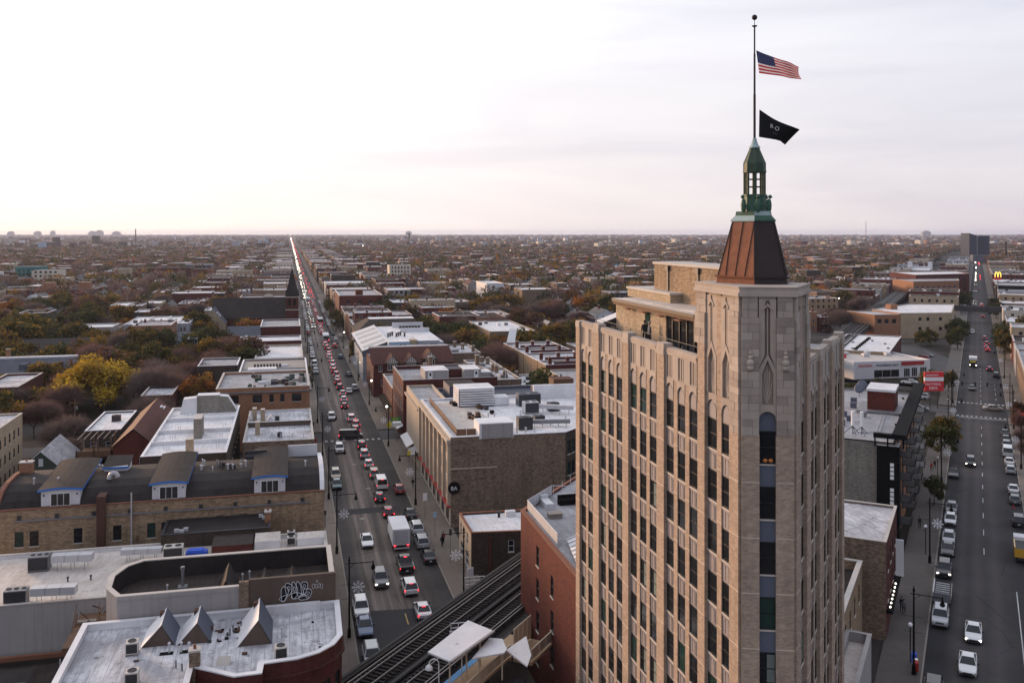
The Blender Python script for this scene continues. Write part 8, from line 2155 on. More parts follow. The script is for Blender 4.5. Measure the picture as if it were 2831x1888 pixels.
for i, (x, y, c) in enumerate(((5.3, 102, 'metal_dark'), (5.2, 121, 'metal_grey'), (5.4, 147, 'metal_dark'), (5.4, 199.0, 'paint_red'), (5.3, 216, 'metal_dark'), (5.4, 119, 'metal_light'))):
 t = thing('bollard_post', f"{['dark', 'grey', 'slim dark', 'red', 'black', 'pale'][i]} post on the left pavement, {ordinal(i + 1)} from the viaduct", 'post', (x, y, .15))
 g = MB(); g.tube((x, y, .15), (x, y, 2.6), .07, 6); ob('shaft', g, [c], t); g = MB(); g.box(x - .2, y - .1, 2.1, x + .2, y + .1, 2.8); ob('head', g, [c], t)
def person(x, y, z, rz, coat, legs, label, pose='walk', hair='bumper_dark'):
 t = thing('person', label, 'person', (x, y, z), rz)
 st_ = .22 if pose == 'walk' else .05
 V = [(0, 0, .92), (0, 0, 1.2), (0, .01, 1.42), (0, .02, 1.55), (0, .03, 1.68), (.10, 0, .88), (.11, st_ * .5, .48), (.11, st_, .08), (.11, st_ + .14, .04), (-.10, 0, .88), (-.11, -st_ * .3, .48), (-.11, -st_, .09), (-.11, -st_ + .14, .04),
         (.19, 0, 1.40), (.25, -.08, 1.12), (.24, .05 if pose == 'walk' else .16, .88), (-.19, 0, 1.40), (-.25, .06, 1.12), (-.24, .12, .90)]
 E = [(0, 1), (1, 2), (2, 3), (3, 4), (0, 5), (5, 6), (6, 7), (7, 8), (0, 9), (9, 10), (10, 11), (11, 12), (2, 13), (13, 14), (14, 15), (2, 16), (16, 17), (17, 18)]
 RR = [.16, .17, .16, .06, .10, .11, .08, .055, .05, .11, .08, .055, .05, .08, .06, .045, .08, .06, .045]
 me = bpy.data.meshes.new('body'); me.from_pydata(V, E, [])
 o = bpy.data.objects.new('body', me); COL.objects.link(o)
 md = o.modifiers.new('skin', 'SKIN'); sb = o.modifiers.new('sub', 'SUBSURF'); sb.levels = sb.render_levels = 1
 for i, r_ in enumerate(RR): me.skin_vertices[0].data[i].radius = (r_, r_ * .8)
 me.skin_vertices[0].data[0].use_root = True
 dg = bpy.context.evaluated_depsgraph_get()
 m2 = bpy.data.meshes.new_from_object(o.evaluated_get(dg)); bpy.data.objects.remove(o)
 for n_ in (coat, legs, 'skin_tone'): m2.materials.append(MAT[n_])
 for pl in m2.polygons: pl.material_index = 1 if pl.center.z < .9 and abs(pl.center.x) < .2 else 2 if pl.center.z > 1.5 else 0
 ob('body', m2, parent=t, world=False)
 h = MB(); h.ball((0, .0, 1.72), .115, 0, 8, 6, 1.05); ob('hair', h, [hair], t, world=False)
plain('skin_tone', (0.34, 0.2, 0.14), 0.6, 0.05); plain('coat_black', (0.012, 0.012, 0.014), 0.8); plain('coat_grey', (0.12, 0.13, 0.14), 0.8); plain('coat_red', (0.28, 0.03, 0.03), 0.8)
person(26.4, 66.4, 37.5, 2.6, 'coat_black', 'coat_black', 'person in black standing on the tower terrace', 'stand'); person(26.3, 65.2, 37.5, 1.5, 'coat_grey', 'coat_black', 'person in grey beside the one in black on the tower terrace', 'stand', 'wood_grey')
for i, (x, y, r_, c, l_, lab) in enumerate(((21.7, 133.9, 0.2, 'coat_black', 'coat_black', 'person in black walking on the right pavement beside parked cars'), (22.1, 135.2, .1, 'coat_red', 'coat_black', 'person in red beside the one in black on the right pavement'), (21.6, 166, PI, 'coat_black', 'coat_grey', 'person in black walking by the stone-fronted block'), (22.6, 279, 0, 'coat_black', 'coat_black', 'person in black by the silver car on the far pavement'), (22.4, 300, 0, 'coat_red', 'coat_black', 'small figure in red by the half-timbered block'), (5.6, 127, 0, 'coat_grey', 'coat_black', 'person in grey on the left pavement'))):
 person(x, y, .15, r_, c, l_, lab)
for p, q, r_, c, lab in ((-7.9, 195.4, 2, 'coat_red', 'person in red walking below the street tree'), (-7.4, 197.8, 2, 'coat_black', 'person in black following the one in red'), (-8.2, 121.5, PI - TH, 'coat_black', 'person in black by the shop front on the diagonal street'), (-7.9, 120.8, PI - TH, 'coat_grey', 'person in grey beside the one in black at the shop front'), (-8.0, 157, PI - TH, 'coat_black', 'lone person in black on the diagonal pavement'), (10.0, 262, 0, 'coat_black', 'person in black at the right crossing corner')):
 x, y = pq(p, q); person(x, y, .15, r_, c, 'coat_black', lab)
for i, (p, q, m) in enumerate(((-6.0, 107.0, 'tarp_blue'), (-5.8, 105.4, 'sign_white'), (-5.7, 104.9, 'paint_red'), (-6.6, 236, 'paint_red'), (-6.6, 238, 'sign_white'))):
 x, y = pq(p, q); t = thing('news_box', f"{['blue', 'white', 'red', 'orange-red', 'pale'][i]} street box on the diagonal pavement {'at the bottom edge' if i < 3 else 'under the leaning lamp'}", 'box', (x, y, .15), -TH)
 g = MB(); g.box(-.25, -.22, .3, .25, .22, 1.2); k = g.add([(-.25, -.22, 1.2), (.25, -.22, 1.2), (.25, .22, 1.35), (-.25, .22, 1.35)]); g.f.append((k, k + 1, k + 2, k + 3)); g.m.append(0); ob('case', g, [m], t, world=False); g = MB(); g.box(-.06, -.06, 0, .06, .06, .3); ob('foot', g, ['metal_dark'], t, world=False)
for i, (s, z) in enumerate(((1.22, 33.27), (1.52, 33.27))):
 pt = FRONT @ Vector((s, .04, z + .13)); g = MB(); g.ball(tuple(pt), .13, 0, 9, 6, .85); tag(ob('pumpkin', g, ['mural_orange']), f"orange pumpkin on the tower's front window sill, {'right' if i == 0 else 'left'} one", 'pumpkin', 'pumpkins')
pt = FRONT @ Vector((1.55, .0, 18.6)); g = MB(); g.lathe((pt.x, pt.y), [(.05, pt.z + .2), (.22, pt.z + .14), (.24, pt.z), (.02, pt.z - .02)], 10); tag(ob('window_lamp', g, ['lamp_warm']), 'warm glowing lampshade in the lowest visible front window', 'lamp')
for ai, (ax0, ys0) in enumerate(((-44.5, (214, 246, 280, 316, 352, 388)), (57.5, (232, 262, 296, 318)))):
 for k, y in enumerate(ys0):
  t = thing('utility_pole', f"timber utility pole with crossarm in the {'left' if ai == 0 else 'right'} alley, {ordinal(k + 1)} going away", 'pole', (ax0, y, 0), 0, 'alley utility poles')
  g = MB(); g.tube((ax0, y, 0), (ax0, y, 10.4), .16, 6, 0, .11); ob('shaft', g, ['wood'], t)
  g = MB(); g.box(ax0 - 1.1, y - .06, 9.6, ax0 + 1.1, y + .06, 9.75); ob('crossarm', g, ['wood'], t)
  g = MB(); g.lathe((ax0 + .35, y), [(.2, 8.2), (.22, 8.9), (.05, 9.0)], 7); ob('transformer', g, ['metal_grey'], t)
  if k + 1 < len(ys0):
   for dx in (-.95, 0, .95):
    g = MB(); y2 = ys0[k + 1]; P = [(ax0 + dx, y + (y2 - y) * i / 6, 9.8 - .9 * (1 - (i / 3 - 1) ** 2)) for i in range(7)]
    for a, b in zip(P[:-1], P[1:]): g.tube(a, b, .02, 3)
    ob('wire', g, ['black_paint'], t)
# -- trees
def foliage(name, c, var=0.35):
 m, t, b = _base(name)
 p = wpos(t)
 oi = t.nodes.new('ShaderNodeObjectInfo')
 f = noise(t, p, 0.7, 3.0)
 col = mixc(t, ramp(t, f, [(0.3, (0, 0, 0)), (0.7, (1, 1, 1))]), sc3(c, 1 - var), sc3(c, 1 + var))
 col = mixc(t, mth(t, 'MULTIPLY', oi.outputs['Random'], 0.35), col, (c[0] * 0.75, c[1] * 0.62, c[2] * 0.7, 1))
 t.links.new(col, b.inputs['Base Color'])
 b.inputs['Roughness'].default_value = 0.8
 b.inputs['Specular IOR Level'].default_value = 0.1
 tr = t.nodes.new('ShaderNodeBsdfTranslucent'); t.links.new(col, tr.inputs[0])
 mx = t.nodes.new('ShaderNodeMixShader'); mx.inputs[0].default_value = 0.4
 t.links.new(b.outputs[0], mx.inputs[1]); t.links.new(tr.outputs[0], mx.inputs[2]); t.links.new(mx.outputs[0], t.nodes['Material Output'].inputs[0])
 return m
foliage('leaf_yellow', (0.56, 0.40, 0.045), 0.25); foliage('leaf_amber', (0.44, 0.295, 0.04), 0.25); foliage('leaf_gold', (0.24, 0.148, 0.028)); foliage('leaf_olive', (0.092, 0.082, 0.025)); foliage('leaf_green', (0.045, 0.058, 0.02)); foliage('leaf_orange', (0.36, 0.135, 0.026)); foliage('leaf_rust', (0.12, 0.06, 0.034))
foliage('twig', (0.17, 0.128, 0.112), 0.3); foliage('twig_red', (0.19, 0.115, 0.097), 0.3); plain('bark', (0.055, 0.045, 0.038), 0.9, 0.3, 2.0)
def limb_tree(r, h, spread, depth, trunk_r, lean=0.0, share=.30):
 """tapered trunk and limbs; returns mesh builder and the tips"""
 g = MB(); tips = []
 def grow(p, d, L, rad_, k):
  q_ = p + d * L
  g.tube(tuple(p), tuple(q_), rad_, 6 if k == depth else 4, 0, rad_ * .62, cap=False)
  if k == 0:
   tips.append((q_, d)); return
  n = r.choice((2, 3, 3)) if k > 1 else 3
  a0 = r.uniform(0, 6.28)
  for i in range(n):
   a = a0 + i * 6.28 / n + r.uniform(-.5, .5)
   s_ = d.orthogonal().normalized(); w = d.cross(s_)
   tilt = r.uniform(.35, .75) * spread
   nd_ = (d * math.cos(tilt) + (s_ * math.cos(a) + w * math.sin(a)) * math.sin(tilt) + Vector((0, 0, .12))).normalized()
   grow(q_, nd_, L * r.uniform(.62, .82), rad_ * .6, k - 1)
 grow(Vector((0, 0, 0)), Vector((lean, 0, 1)).normalized(), h * share, trunk_r, depth)
 return g, tips
def leaf_quad(g, p, s, r, m=0):
 n = Vector((r.gauss(0, 1), r.gauss(0, 1), r.gauss(0, 1) + .6)).normalized()
 u = n.orthogonal().normalized(); w = n.cross(u)
 a = r.uniform(0, 6.28)
 u, w = u * math.cos(a) + w * math.sin(a), w * math.cos(a) - u * math.sin(a)
 g.q([tuple(p - u * s), tuple(p + w * s * .6), tuple(p + u * s), tuple(p - w * s * .6)], m)
def leafy(seed, h, rx, mats, n, size, droop=0.0):
 r = random.Random(seed)
 g, tips = limb_tree(r, h, 1.0, 3, h * .022)
 tr = g.mesh('trunk', ['bark'])
 c = MB()
 cl = []
 for p, d in tips:
  cl.append((p, r.uniform(.10, .17) * h))
 for i in range(26):
  t = r.uniform(0, 6.28); ph = math.acos(r.uniform(-.6, 1)); k = r.uniform(.55, 1.0)
  cl.append((Vector((rx * k * math.sin(ph) * math.cos(t), rx * k * math.sin(ph) * math.sin(t), h * .50 + h * .45 * k * math.cos(ph))), r.uniform(.09, .16) * h))
 per = max(3, n // len(cl))
 for p, cr in cl:
  m = r.choices(range(len(mats)), [3, 2, 1][:len(mats)])[0]
  for i in range(per):
   v = Vector((r.gauss(0, 1), r.gauss(0, 1), r.gauss(0, .8)))
   v *= cr * (r.random() ** .4) / max(v.length, 1e-3)
   q_ = p + v
   if droop: q_.z -= droop * r.random() ** 2 * cr * 2
   if q_.z < h * .2: continue
   leaf_quad(c, q_, size * r.uniform(.7, 1.4), r, m if r.random() < .8 else r.randrange(len(mats)))
 return tr, c.mesh('crown', mats)
def bare(seed, h, mat, n):
 r = random.Random(seed)
 g, tips = limb_tree(r, h, 1.05, 4, h * .018, 0.0, .235)
 tr = g.mesh('trunk', ['bark'])
 c = MB()
 per = max(2, n // len(tips))
 for p, d in tips:
  for i in range(per):
   v = (d + Vector((r.gauss(0, .7), r.gauss(0, .7), r.gauss(.15, .6)))).normalized()
   L = r.uniform(.06, .17) * h
   a = p - d * (r.random() ** 1.5 * h * .2) + Vector((r.gauss(0, .8), r.gauss(0, .8), r.gauss(0, .8)))
   b = a + v * L
   u = v.orthogonal().normalized() * (0.003 * h)
   c.q([tuple(a - u), tuple(a + u), tuple(b)], 0)
   for j in range(2):
    s0 = a + v * L * r.uniform(.2, .9); w = (v + Vector((r.gauss(0, .8), r.gauss(0, .8), r.gauss(0, .8)))).normalized()
    u2 = w.orthogonal().normalized() * (0.0024 * h)
    c.q([tuple(s0 - u2), tuple(s0 + u2), tuple(s0 + w * L * .6)], 0)
 return tr, c.mesh('crown', [mat])
KINDS = {  # name: (variants, words)
 'yellow': ([leafy(s, 14, 6.2, ['leaf_yellow', 'leaf_amber', 'leaf_gold'], 17000, .26, .6) for s in (1,)], 'golden yellow'),
 'gold': ([leafy(s, 12, 5.2, ['leaf_gold', 'leaf_olive', 'leaf_rust'], 2600, .38) for s in (11, 12)], 'dull gold'),
 'olive': ([leafy(s, 12, 5.4, ['leaf_olive', 'leaf_green', 'leaf_gold'], 2600, .38) for s in (21, 22, 23)], 'olive green'),
 'green': ([leafy(s, 11, 5.0, ['leaf_green', 'leaf_olive'], 2800, .36) for s in (31, 32)], 'dark green'),
 'orange': ([leafy(s, 11, 4.6, ['leaf_orange', 'leaf_rust', 'leaf_gold'], 2600, .36) for s in (41,)], 'orange'),
 'rust': ([leafy(s, 11, 5.0, ['leaf_rust', 'leaf_olive', 'twig_red'], 2400, .36) for s in (51, 52)], 'rust brown'),
 'bare': ([bare(s, 13, 'twig', 8500) for s in (61, 62, 63)], 'bare grey-brown'),
 'barered': ([bare(s, 12, 'twig_red', 8500) for s in (71, 72)], 'bare reddish-brown'),
}
SPEC_H = {'yellow': 14, 'gold': 12, 'olive': 12, 'green': 11, 'orange': 11, 'rust': 11, 'bare': 13, 'barered': 12}
def tree(kind, x, y, h, label, group=None, wide=1.0):
 tr, cr = RND.choice(KINDS[kind][0])
 k = h / SPEC_H[kind]
 t = thing('tree', label, 'tree', (x, y, 0), RND.uniform(0, 6.28), group)
 t.scale = (k * wide, k * wide, k)
 for nm, me in (('trunk', tr), ('crown', cr)):
  o = bpy.data.objects.new(nm, me); COL.objects.link(o); o.parent = t
 return t
GT = 'large trees in the back yards'
for kind, x, y, h, wd_, lab in (('yellow', -47.6, 253.5, 15.8, 1.5, 'big golden yellow tree standing out among the bare ones'), ('rust', -56.5, 262.0, 10.0, 1.0, 'rusty red-brown tree left of the golden yellow one'), ('gold', -52.0, 292, 12.0, 1.0, 'dull yellow tree just behind the golden yellow one'), ('barered', -55.5, 226, 10, 1.3, 'bare reddish tree in front of the golden yellow one'), ('bare', -45.0, 207, 9.5, 1.25, 'big bare grey-brown tree behind the green gable house'), ('bare', -40.5, 188.0, 9.0, 1.0, 'bare tree in front of the green gable house roof'),
        ('bare', -33.5, 262, 12.5, 1.4, 'bare purple-brown tree right of the golden yellow one'), ('barered', -27.0, 272, 12, 1.3, 'bare reddish-brown tree behind the long white roofs'), ('bare', -21.0, 288, 11, 1.2, 'bare brown tree beside the black-roofed house'), ('bare', -38, 284, 11, 1.3, 'bare brown tree before the white roof row'), ('barered', -22, 300, 11, 1.2, 'bare reddish tree left of the dark green avenue tree'), ('bare', -30, 222, 11, 1.1, 'bare brown tree behind the rusty gable roof'),
        ('green', -14.0, 296, 12.5, 1.25, 'dark green tree hiding the long white shop roof'), ('green', -26.0, 350, 13.5, 1.5, 'broad dark green tree beside the grey slate roof'), ('green', -33.0, 345, 12.5, 1.3, 'dark olive tree left of the broad dark green one'), ('orange', -15.5, 395, 12, 1.25, 'bright orange tree in front of the church roof'), ('gold', -37.0, 520, 14, 1.3, 'golden olive tree up the slope left of the church'),
        ('olive', -92, 360, 17, 1.5, 'huge olive-brown tree at the left edge'), ('olive', -100, 395, 17, 1.4, 'tall olive tree behind the huge one at the left edge'), ('olive', -80, 380, 14, 1.2, 'olive tree right of the huge edge tree'), ('gold', -86, 335, 11, 1.2, 'low gold-olive tree at the left edge'), ('gold', -76, 470, 13, 1.3, 'gold tree among the roofs above the huge edge tree'), ('orange', -70, 440, 9, 1.0, 'small orange tree near the white-roofed walk-ups'), ('gold', -108, 560, 13, 1.3, 'golden tree by the long school roof'), ('gold', -95, 545, 13, 1.2, 'yellow-brown tree right of the golden school tree'),
        ('bare', -54, 455, 12, 1.1, 'bare dark tree above the row of white roofs'), ('green', -58, 362, 6, .9, 'small dark conifer-like tree between the white gables'),
        ('green', 57, 345, 13, 1.4, 'broad dark green tree right of the skylight building'), ('green', 66, 352, 13, 1.4, 'dark green tree beside the clean white roof'), ('olive', 55, 372, 13, 1.3, 'olive tree behind the skylight building'), ('olive', 63, 330, 12, 1.2, 'olive tree at the foot of the dark brick walk-up'), ('orange', 60.5, 262, 8.5, .95, 'bright orange tree beside the stepped brick terrace'), ('gold', 100, 345, 12, 1.3, 'yellow-green tree behind the tower edge'), ('olive', 108, 352, 12, 1.3, 'olive tree right of the yellow-green one'), ('green', 112, 340, 11, 1.2, 'dark green tree close to the tower edge'), ('gold', 92, 352, 11, 1.2, 'lime-yellow tree next to the clean white roof'),
        ('gold', 100, 470, 15, 1.5, 'large gold-brown tree crown in the centre distance'), ('gold', 112, 480, 15, 1.4, 'second gold-brown crown beside the large one'), ('olive', 70, 440, 13, 1.4, 'olive crown behind the broad white roof'), ('gold', 62, 500, 14, 1.4, 'gold-olive crown below the cream apartments'), ('olive', 50, 452, 9, 1.1, 'low olive tree beside the big red block')):
 tree(kind, x, y, h, lab, GT, wd_)
tree('olive', 23.4, 329.0, 10.5, 'slim brown-green street tree at the hipped roof corner', 'street trees', .7)
i = 0
for p, q, h, kind, w in ((-6.6, 207, 8.0, 'green', .95), (-6.5, 171.5, 5.5, 'green', .75), (-6.2, 218, 8, 'olive', .9), (-11.5, 288, 8, 'olive', 1.0), (-7.5, 296, 7, 'olive', .9), (-7, 405, 10, 'green', 1.0), (-7, 440, 10, 'green', 1.1), (-7, 455, 9, 'green', 1.0), (9.2, 380, 10, 'olive', .8), (9.2, 400, 11, 'olive', .8), (9.2, 428, 10, 'green', .9), (9, 560, 10, 'green', 1.0), (9, 600, 10, 'green', 1.0), (-8, 610, 11, 'green', 1.1), (-8, 640, 11, 'green', 1.1), (8.4, 225, 5.5, 'bare', .7), (8.6, 212, 5.5, 'bare', .7), (8.6, 240, 6, 'barered', .7), (8.8, 252, 6, 'rust', .6), (-17, 415, 7, 'olive', 1.0), (-20, 408, 7, 'olive', 1.0), (13, 460, 9, 'olive', 1), (-30, 262, 7, 'green', .7), (-24.5, 277, 6, 'green', .6)):
 i += 1
 x, y = pq(p, q); tree(kind, x, y, h, f'{KINDS[kind][1]} street tree, {ordinal(i)} along the diagonal street', 'street trees', w)
for k, y in enumerate((440, 452, 466, 482, 530, 545, 560)):
 tree('olive', 22.3, y, 8, f'small street tree on the right pavement past the hipped roof, {ordinal(k + 1)} going away', 'street trees', .8)
# -- the rest of the city
KEEP = []
for o in list(COL.objects):
 if o.parent is None and o.type == 'EMPTY' and o.get('category') in ('building', 'house', 'shop', 'church', 'hall', 'apartment block', 'clinic', 'annex', 'tower', 'station'):
  xs, ys2 = [], []
  for c in o.children:
   if c.name.split('.')[0] in ('walls', 'nave_wall', 'walls_block') and c.data:
    vs = c.data.vertices
    xs += [v.co.x for v in vs]; ys2 += [v.co.y for v in vs]
  if xs: KEEP.append((min(xs) - 1, min(ys2) - 1, max(xs) + 1, max(ys2) + 1))
KEEP += [(-34, 425, 5, 448), (20, 40, 64, 140), (-60, 40, 4, 200), (21, 285, 48, 342)]
HAND = [(-68, 200, -8, 330), (-44, 330, -9, 415)]
TREESPOT = [(o.location.x, o.location.y) for o in COL.objects if o.parent is None and o.name.startswith('tree')]
cY, sY = math.cos(YAW), math.sin(YAW)
def view(x, y, z=4.0):
 d = x * sY + y * cY
 return (1415.5 + 2560 * (x * cY - y * sY) / max(d, 1), 643 - 2560 * (z - 46) / max(d, 1), d)
def seen(x, y, m=60):
 u, v, d = view(x, y)
 if d < 60 or u < -m or u > 2831 + m: return False
 return not (1640 < u < 2300 and d < 430)
def free(x0, y0, x1, y1):
 for a, b, c, d in KEEP + HAND:
  if x0 < c and x1 > a and y0 < d and y1 > b: return False
 for cx in (x0, (x0 + x1) / 2, x1):
  for cy in (y0, y1):
   p, q = cx * NX + cy * NY, cx * MX + cy * MY
   if -55 < p < 11.5 or (p > 11.5 and q < 900): return False
 if x1 > 3.9 and x0 < 24.6: return False
 for yc in CROSS:
  if y0 < yc + 7 and y1 > yc - 7: return False
 return True
LOTS = []      # (x0,y0,x1,y1,h,kind,wall,roof,axis)
RC = random.Random(5)
WALLS = ['brick_brown', 'brick_dark_red', 'brick_red', 'brick_dark', 'brick_tan', 'brick_yellow', 'brick_orange', 'brick_dark', 'brick_brown', 'brick_dark_red']
SIDES = ['siding_grey', 'siding_white', 'render_grey', 'siding_slate', 'render_cream', 'siding_blue', 'siding_grey', 'render_brown']
FLATR = ['roof_white', 'roof_silver', 'roof_white_clean', 'roof_black', 'roof_brown', 'roof_white_clean', 'roof_silver', 'roof_white', 'roof_white_clean']
PITR = ['roof_slate', 'roof_shingle', 'roof_rust', 'roof_brown', 'roof_shingle', 'roof_black', 'roof_silver']
YMAX = 2300
ST = [212, 310] + [c for c in CROSS if c > 310 and c < 1240] + [1135 + 104 * k for k in range(12)]
xs_ = [-92, -192, -292, -392, 118, 214, 312, 410, 508, 606, 704, 802, 900, 998, 1096, 1194, 1292, 1390, 1488, 1586, 1684, 1782, 1880, 1978]
for s0, s1 in zip(ST[:-1], ST[1:]):
 mid = (s0 + s1) / 2
 for row in range(4):
  x = -.30 * s1 - 40
  while x < .96 * s1 + 40:
   big = RC.random() < (.12 if row < 2 else 0)
   w = RC.uniform(11, 19) if big else RC.choice((5.8, 6.4, 6.8, 7.4, 8.4)) if row < 2 else 5.6
   d = RC.uniform(13, 24) if row < 2 else 6
   y = (s0 + 8 + RC.uniform(0, 5)) if row == 0 else (s1 - 8 - d - RC.uniform(0, 5)) if row == 1 else mid - 10 if row == 2 else mid + 4
   r = RC.random()
   kind = 'garage' if row > 1 else 'apt' if big else 'gable' if r < .42 else 'flat'
   h = RC.uniform(8.5, 13.5) if big else RC.uniform(5.6, 10.6) if kind == 'flat' else 3.0 if kind == 'garage' else RC.uniform(4.4, 7.0)
   if RC.random() < (.9 if row < 2 else .4 if y < 700 else 0) and not any(abs(x + w / 2 - q_) < 8 for q_ in xs_) and free(x, y, x + w, y + d):
    LOTS.append((x, y, x + w, y + d, h, kind, RC.choice(('siding_grey', 'brick_dark', 'render_grey', 'brick_brown')) if row > 1 else RC.choice(WALLS) if kind != 'gable' or RC.random() < .3 else RC.choice(SIDES), RC.choice(FLATR) if kind != 'gable' else RC.choice(PITR)))
   x += w + RC.choice((.6, .9, 1.2, 2.0, 5.0, 8.0))
for a, b in ((-26, 3.8), (-66, -44), (24.8, 50), (60, 84)):
 y = 330 if a < 0 else 345
 while y < YMAX:
  w = RC.uniform(7, 22); d0 = RC.uniform(.6, 1.0)
  x0, x1 = (b - (b - a) * d0, b) if a < 0 else (a, a + (b - a) * d0)
  if free(x0 if a < 0 else x0, y, x1, y + w - .4) and RC.random() < .92:
   LOTS.append((x0, y, x1, y + w - .4, RC.uniform(7, 12.5), 'apt' if w > 13 else 'flat', RC.choice(WALLS), RC.choice(FLATR)))
  y += w
LOTS = [l for l in LOTS if seen((l[0] + l[2]) / 2, (l[1] + l[3]) / 2)]
LOTS.sort(key=lambda l: view((l[0] + l[2]) / 2, (l[1] + l[3]) / 2)[2])
CN = {'brick_brown': 'brown brick', 'brick_dark_red': 'dark red brick', 'brick_red': 'red brick', 'brick_dark': 'dark brick', 'brick_tan': 'tan brick', 'brick_yellow': 'yellow brick', 'brick_orange': 'orange brick', 'siding_grey': 'grey timber', 'siding_white': 'white timber',
      'render_grey': 'grey rendered', 'siding_slate': 'slate-blue', 'render_cream': 'cream rendered', 'siding_blue': 'pale blue', 'render_brown': 'brown rendered'}
RN = {'roof_white': 'white roof', 'roof_silver': 'silver roof', 'roof_black': 'black roof', 'roof_brown': 'brown roof', 'roof_white_clean': 'bright roof', 'roof_slate': 'slate gable roof', 'roof_shingle': 'grey gable roof', 'roof_rust': 'rust-red gable roof'}
cnt = {'house': 0, 'apt': 0, 'garage': 0}
MAXN = {'house': 270, 'apt': 90, 'garage': 40}
rest = []
tally = {}
def where(x, y):
 side = 'left of the avenue' if x < 10 else 'right of the avenue' if (x * NX + y * NY) < -46 else 'past the diagonal street'
 return side, int((y - 200) // 35) + 1
for l in LOTS:
 x0, y0, x1, y1, h, kind, wl_, rf = l
 key = 'apt' if kind == 'apt' else 'garage' if kind == 'garage' else 'house'
 d = view((x0 + x1) / 2, (y0 + y1) / 2)[2]
 if cnt[key] >= MAXN[key] or d > 900:
  rest.append(l); continue
 cnt[key] += 1
 side, row = where((x0 + x1) / 2, (y0 + y1) / 2)
 k = (side, row, key); tally[k] = tally.get(k, 0) + 1
 nm = {'apt': 'apartment block', 'garage': 'garage', 'house': 'house'}[key]
 lab = f"{CN[wl_]} {nm}, {RN[rf]}, {ordinal(tally[k])} in the {ordinal(row)} row {side}"
 grp = {'apt': 'apartment blocks of the city', 'garage': 'alley garages', 'house': 'houses of the city'}[key]
 near = d < 520
 L0, L1 = x1 - x0, y1 - y0
 zs = [z for z in (1.2, 4.4, 7.6, 10.6) if z + 1.9 < h]
 wn = {}
 if near and kind != 'garage':
  wn = {0: [w for z in zs[-2:] for w in rowwin(L0, z, 1.0, 1.6, max(2, int(L0 / 3.2)), .7)]}
  wn[1 if (x0 + x1) < 0 else 3] = [w for z in zs[-2:] for w in rowwin(L1, z, 1.0, 1.6, max(2, int(L1 / 4.5)), .8)]
 nm_ = {'apt': 'apartment_block', 'garage': 'garage', 'house': 'house'}[key]
 if kind == 'gable':
  o = gable_house(nm_, lab, nm, x0, y0, x1, y1, h, h + RC.uniform(2.2, 3.4), wl_, rf, 'y', wn, 'white-sash', grp, parts=False)
  if near: chimney(o, x0 + L0 * .4, y0 + L1 * RC.uniform(.3, .7), h, h + 3.9, .7, .6, 'brick_dark_red')
 else:
  o = bldg(nm_, lab, nm, rect(x0, y0, x1, y1), h, wl_, rf, .35, 'coping' if RC.random() < .6 else 'coating_white', .3, wn, 'white-sash' if RC.random() < .6 else 'dark-sash', group=grp, parts=False)
  if kind != 'garage':
   for _ in range(2 if near else 1): chimney(o, RC.uniform(x0 + .8, x1 - .8), RC.uniform(y0 + .8, y1 - .8), h - .4, h + RC.uniform(.7, 1.6), .8, .6, RC.choice(('brick_dark_red', 'brick_brown')))
   if near:
    for _ in range(3): vent(o, RC.uniform(x0 + 1, x1 - 1), RC.uniform(y0 + 1, y1 - 1), h - .35, RC.uniform(.5, 1.0), .08)
    a, b = RC.uniform(x0 + 1, x1 - 3), RC.uniform(y0 + 1, max(y0 + 1.2, y1 - 3)); part_box(o, 'roof_hatch', RC.choice(('metal_grey', 'coating_white', 'metal_dark')), a, b, h - .35, a + 1.3, b + 1.0, h + .4)
    if RC.random() < .5:                       # rear timber porch
     for z in zs[-2:]:
      part_box(o, 'porch_deck', 'wood_grey', x0 + .4, y0 - 2.2, z - .5, x1 - .4, y0, z - .35)
      part_box(o, 'porch_rail', 'wood', x0 + .4, y0 - 2.2, z - .35, x1 - .4, y0 - 2.1, z + .5)
pal = ['brick_brown', 'brick_dark_red', 'brick_red', 'brick_dark', 'brick_tan', 'brick_yellow', 'brick_orange', 'siding_grey', 'siding_white', 'render_grey', 'siding_slate', 'render_cream', 'siding_blue', 'render_brown', 'roof_white', 'roof_silver', 'roof_black', 'roof_brown', 'roof_white_clean', 'roof_slate', 'roof_shingle', 'roof_rust', 'window_glass']
pi_ = {n: i for i, n in enumerate(pal)}
far = MB()
for x0, y0, x1, y1, h, kind, wl_, rf in rest:
 if kind == 'gable':
  k = far.add([(x0, y0, 0), (x1, y0, 0), (x1, y1, 0), (x0, y1, 0), (x0, y0, h), (x1, y0, h), (x1, y1, h), (x0, y1, h), ((x0 + x1) / 2, y0, h + 2.6), ((x0 + x1) / 2, y1, h + 2.6)])
  for f, m in (((0, 1, 5, 8, 4), wl_), ((1, 2, 6, 5), wl_), ((3, 0, 4, 7), wl_), ((4, 8, 9, 7), rf), ((5, 6, 9, 8), rf)): far.f.append(tuple(k + i for i in f)); far.m.append(pi_[m])
 else:
  far.box(x0, y0, 0, x1, y1, h, pi_[wl_], pi_[rf], False)
  if kind != 'garage':
   n = max(2, int((x1 - x0) / 3.2))
   for zz in [z for z in (1.4, 4.6, 7.8, 10.8) if z + 1.8 < h][-2:]:
    for i in range(n):
     a = x0 + (x1 - x0) * (i + .35) / n
     far.box(a, y0 - .05, zz, a + 1.2, y0, zz + 1.6, pi_['window_glass'])
   if RC.random() < .5:
    a, b = RC.uniform(x0, x1 - 2), RC.uniform(y0, max(y0 + .1, y1 - 2)); far.box(a, b, h, a + 1.6, b + 1.4, h + 1.1, pi_[RC.choice(('roof_white', 'brick_brown', 'roof_black', 'siding_grey'))], None, False)
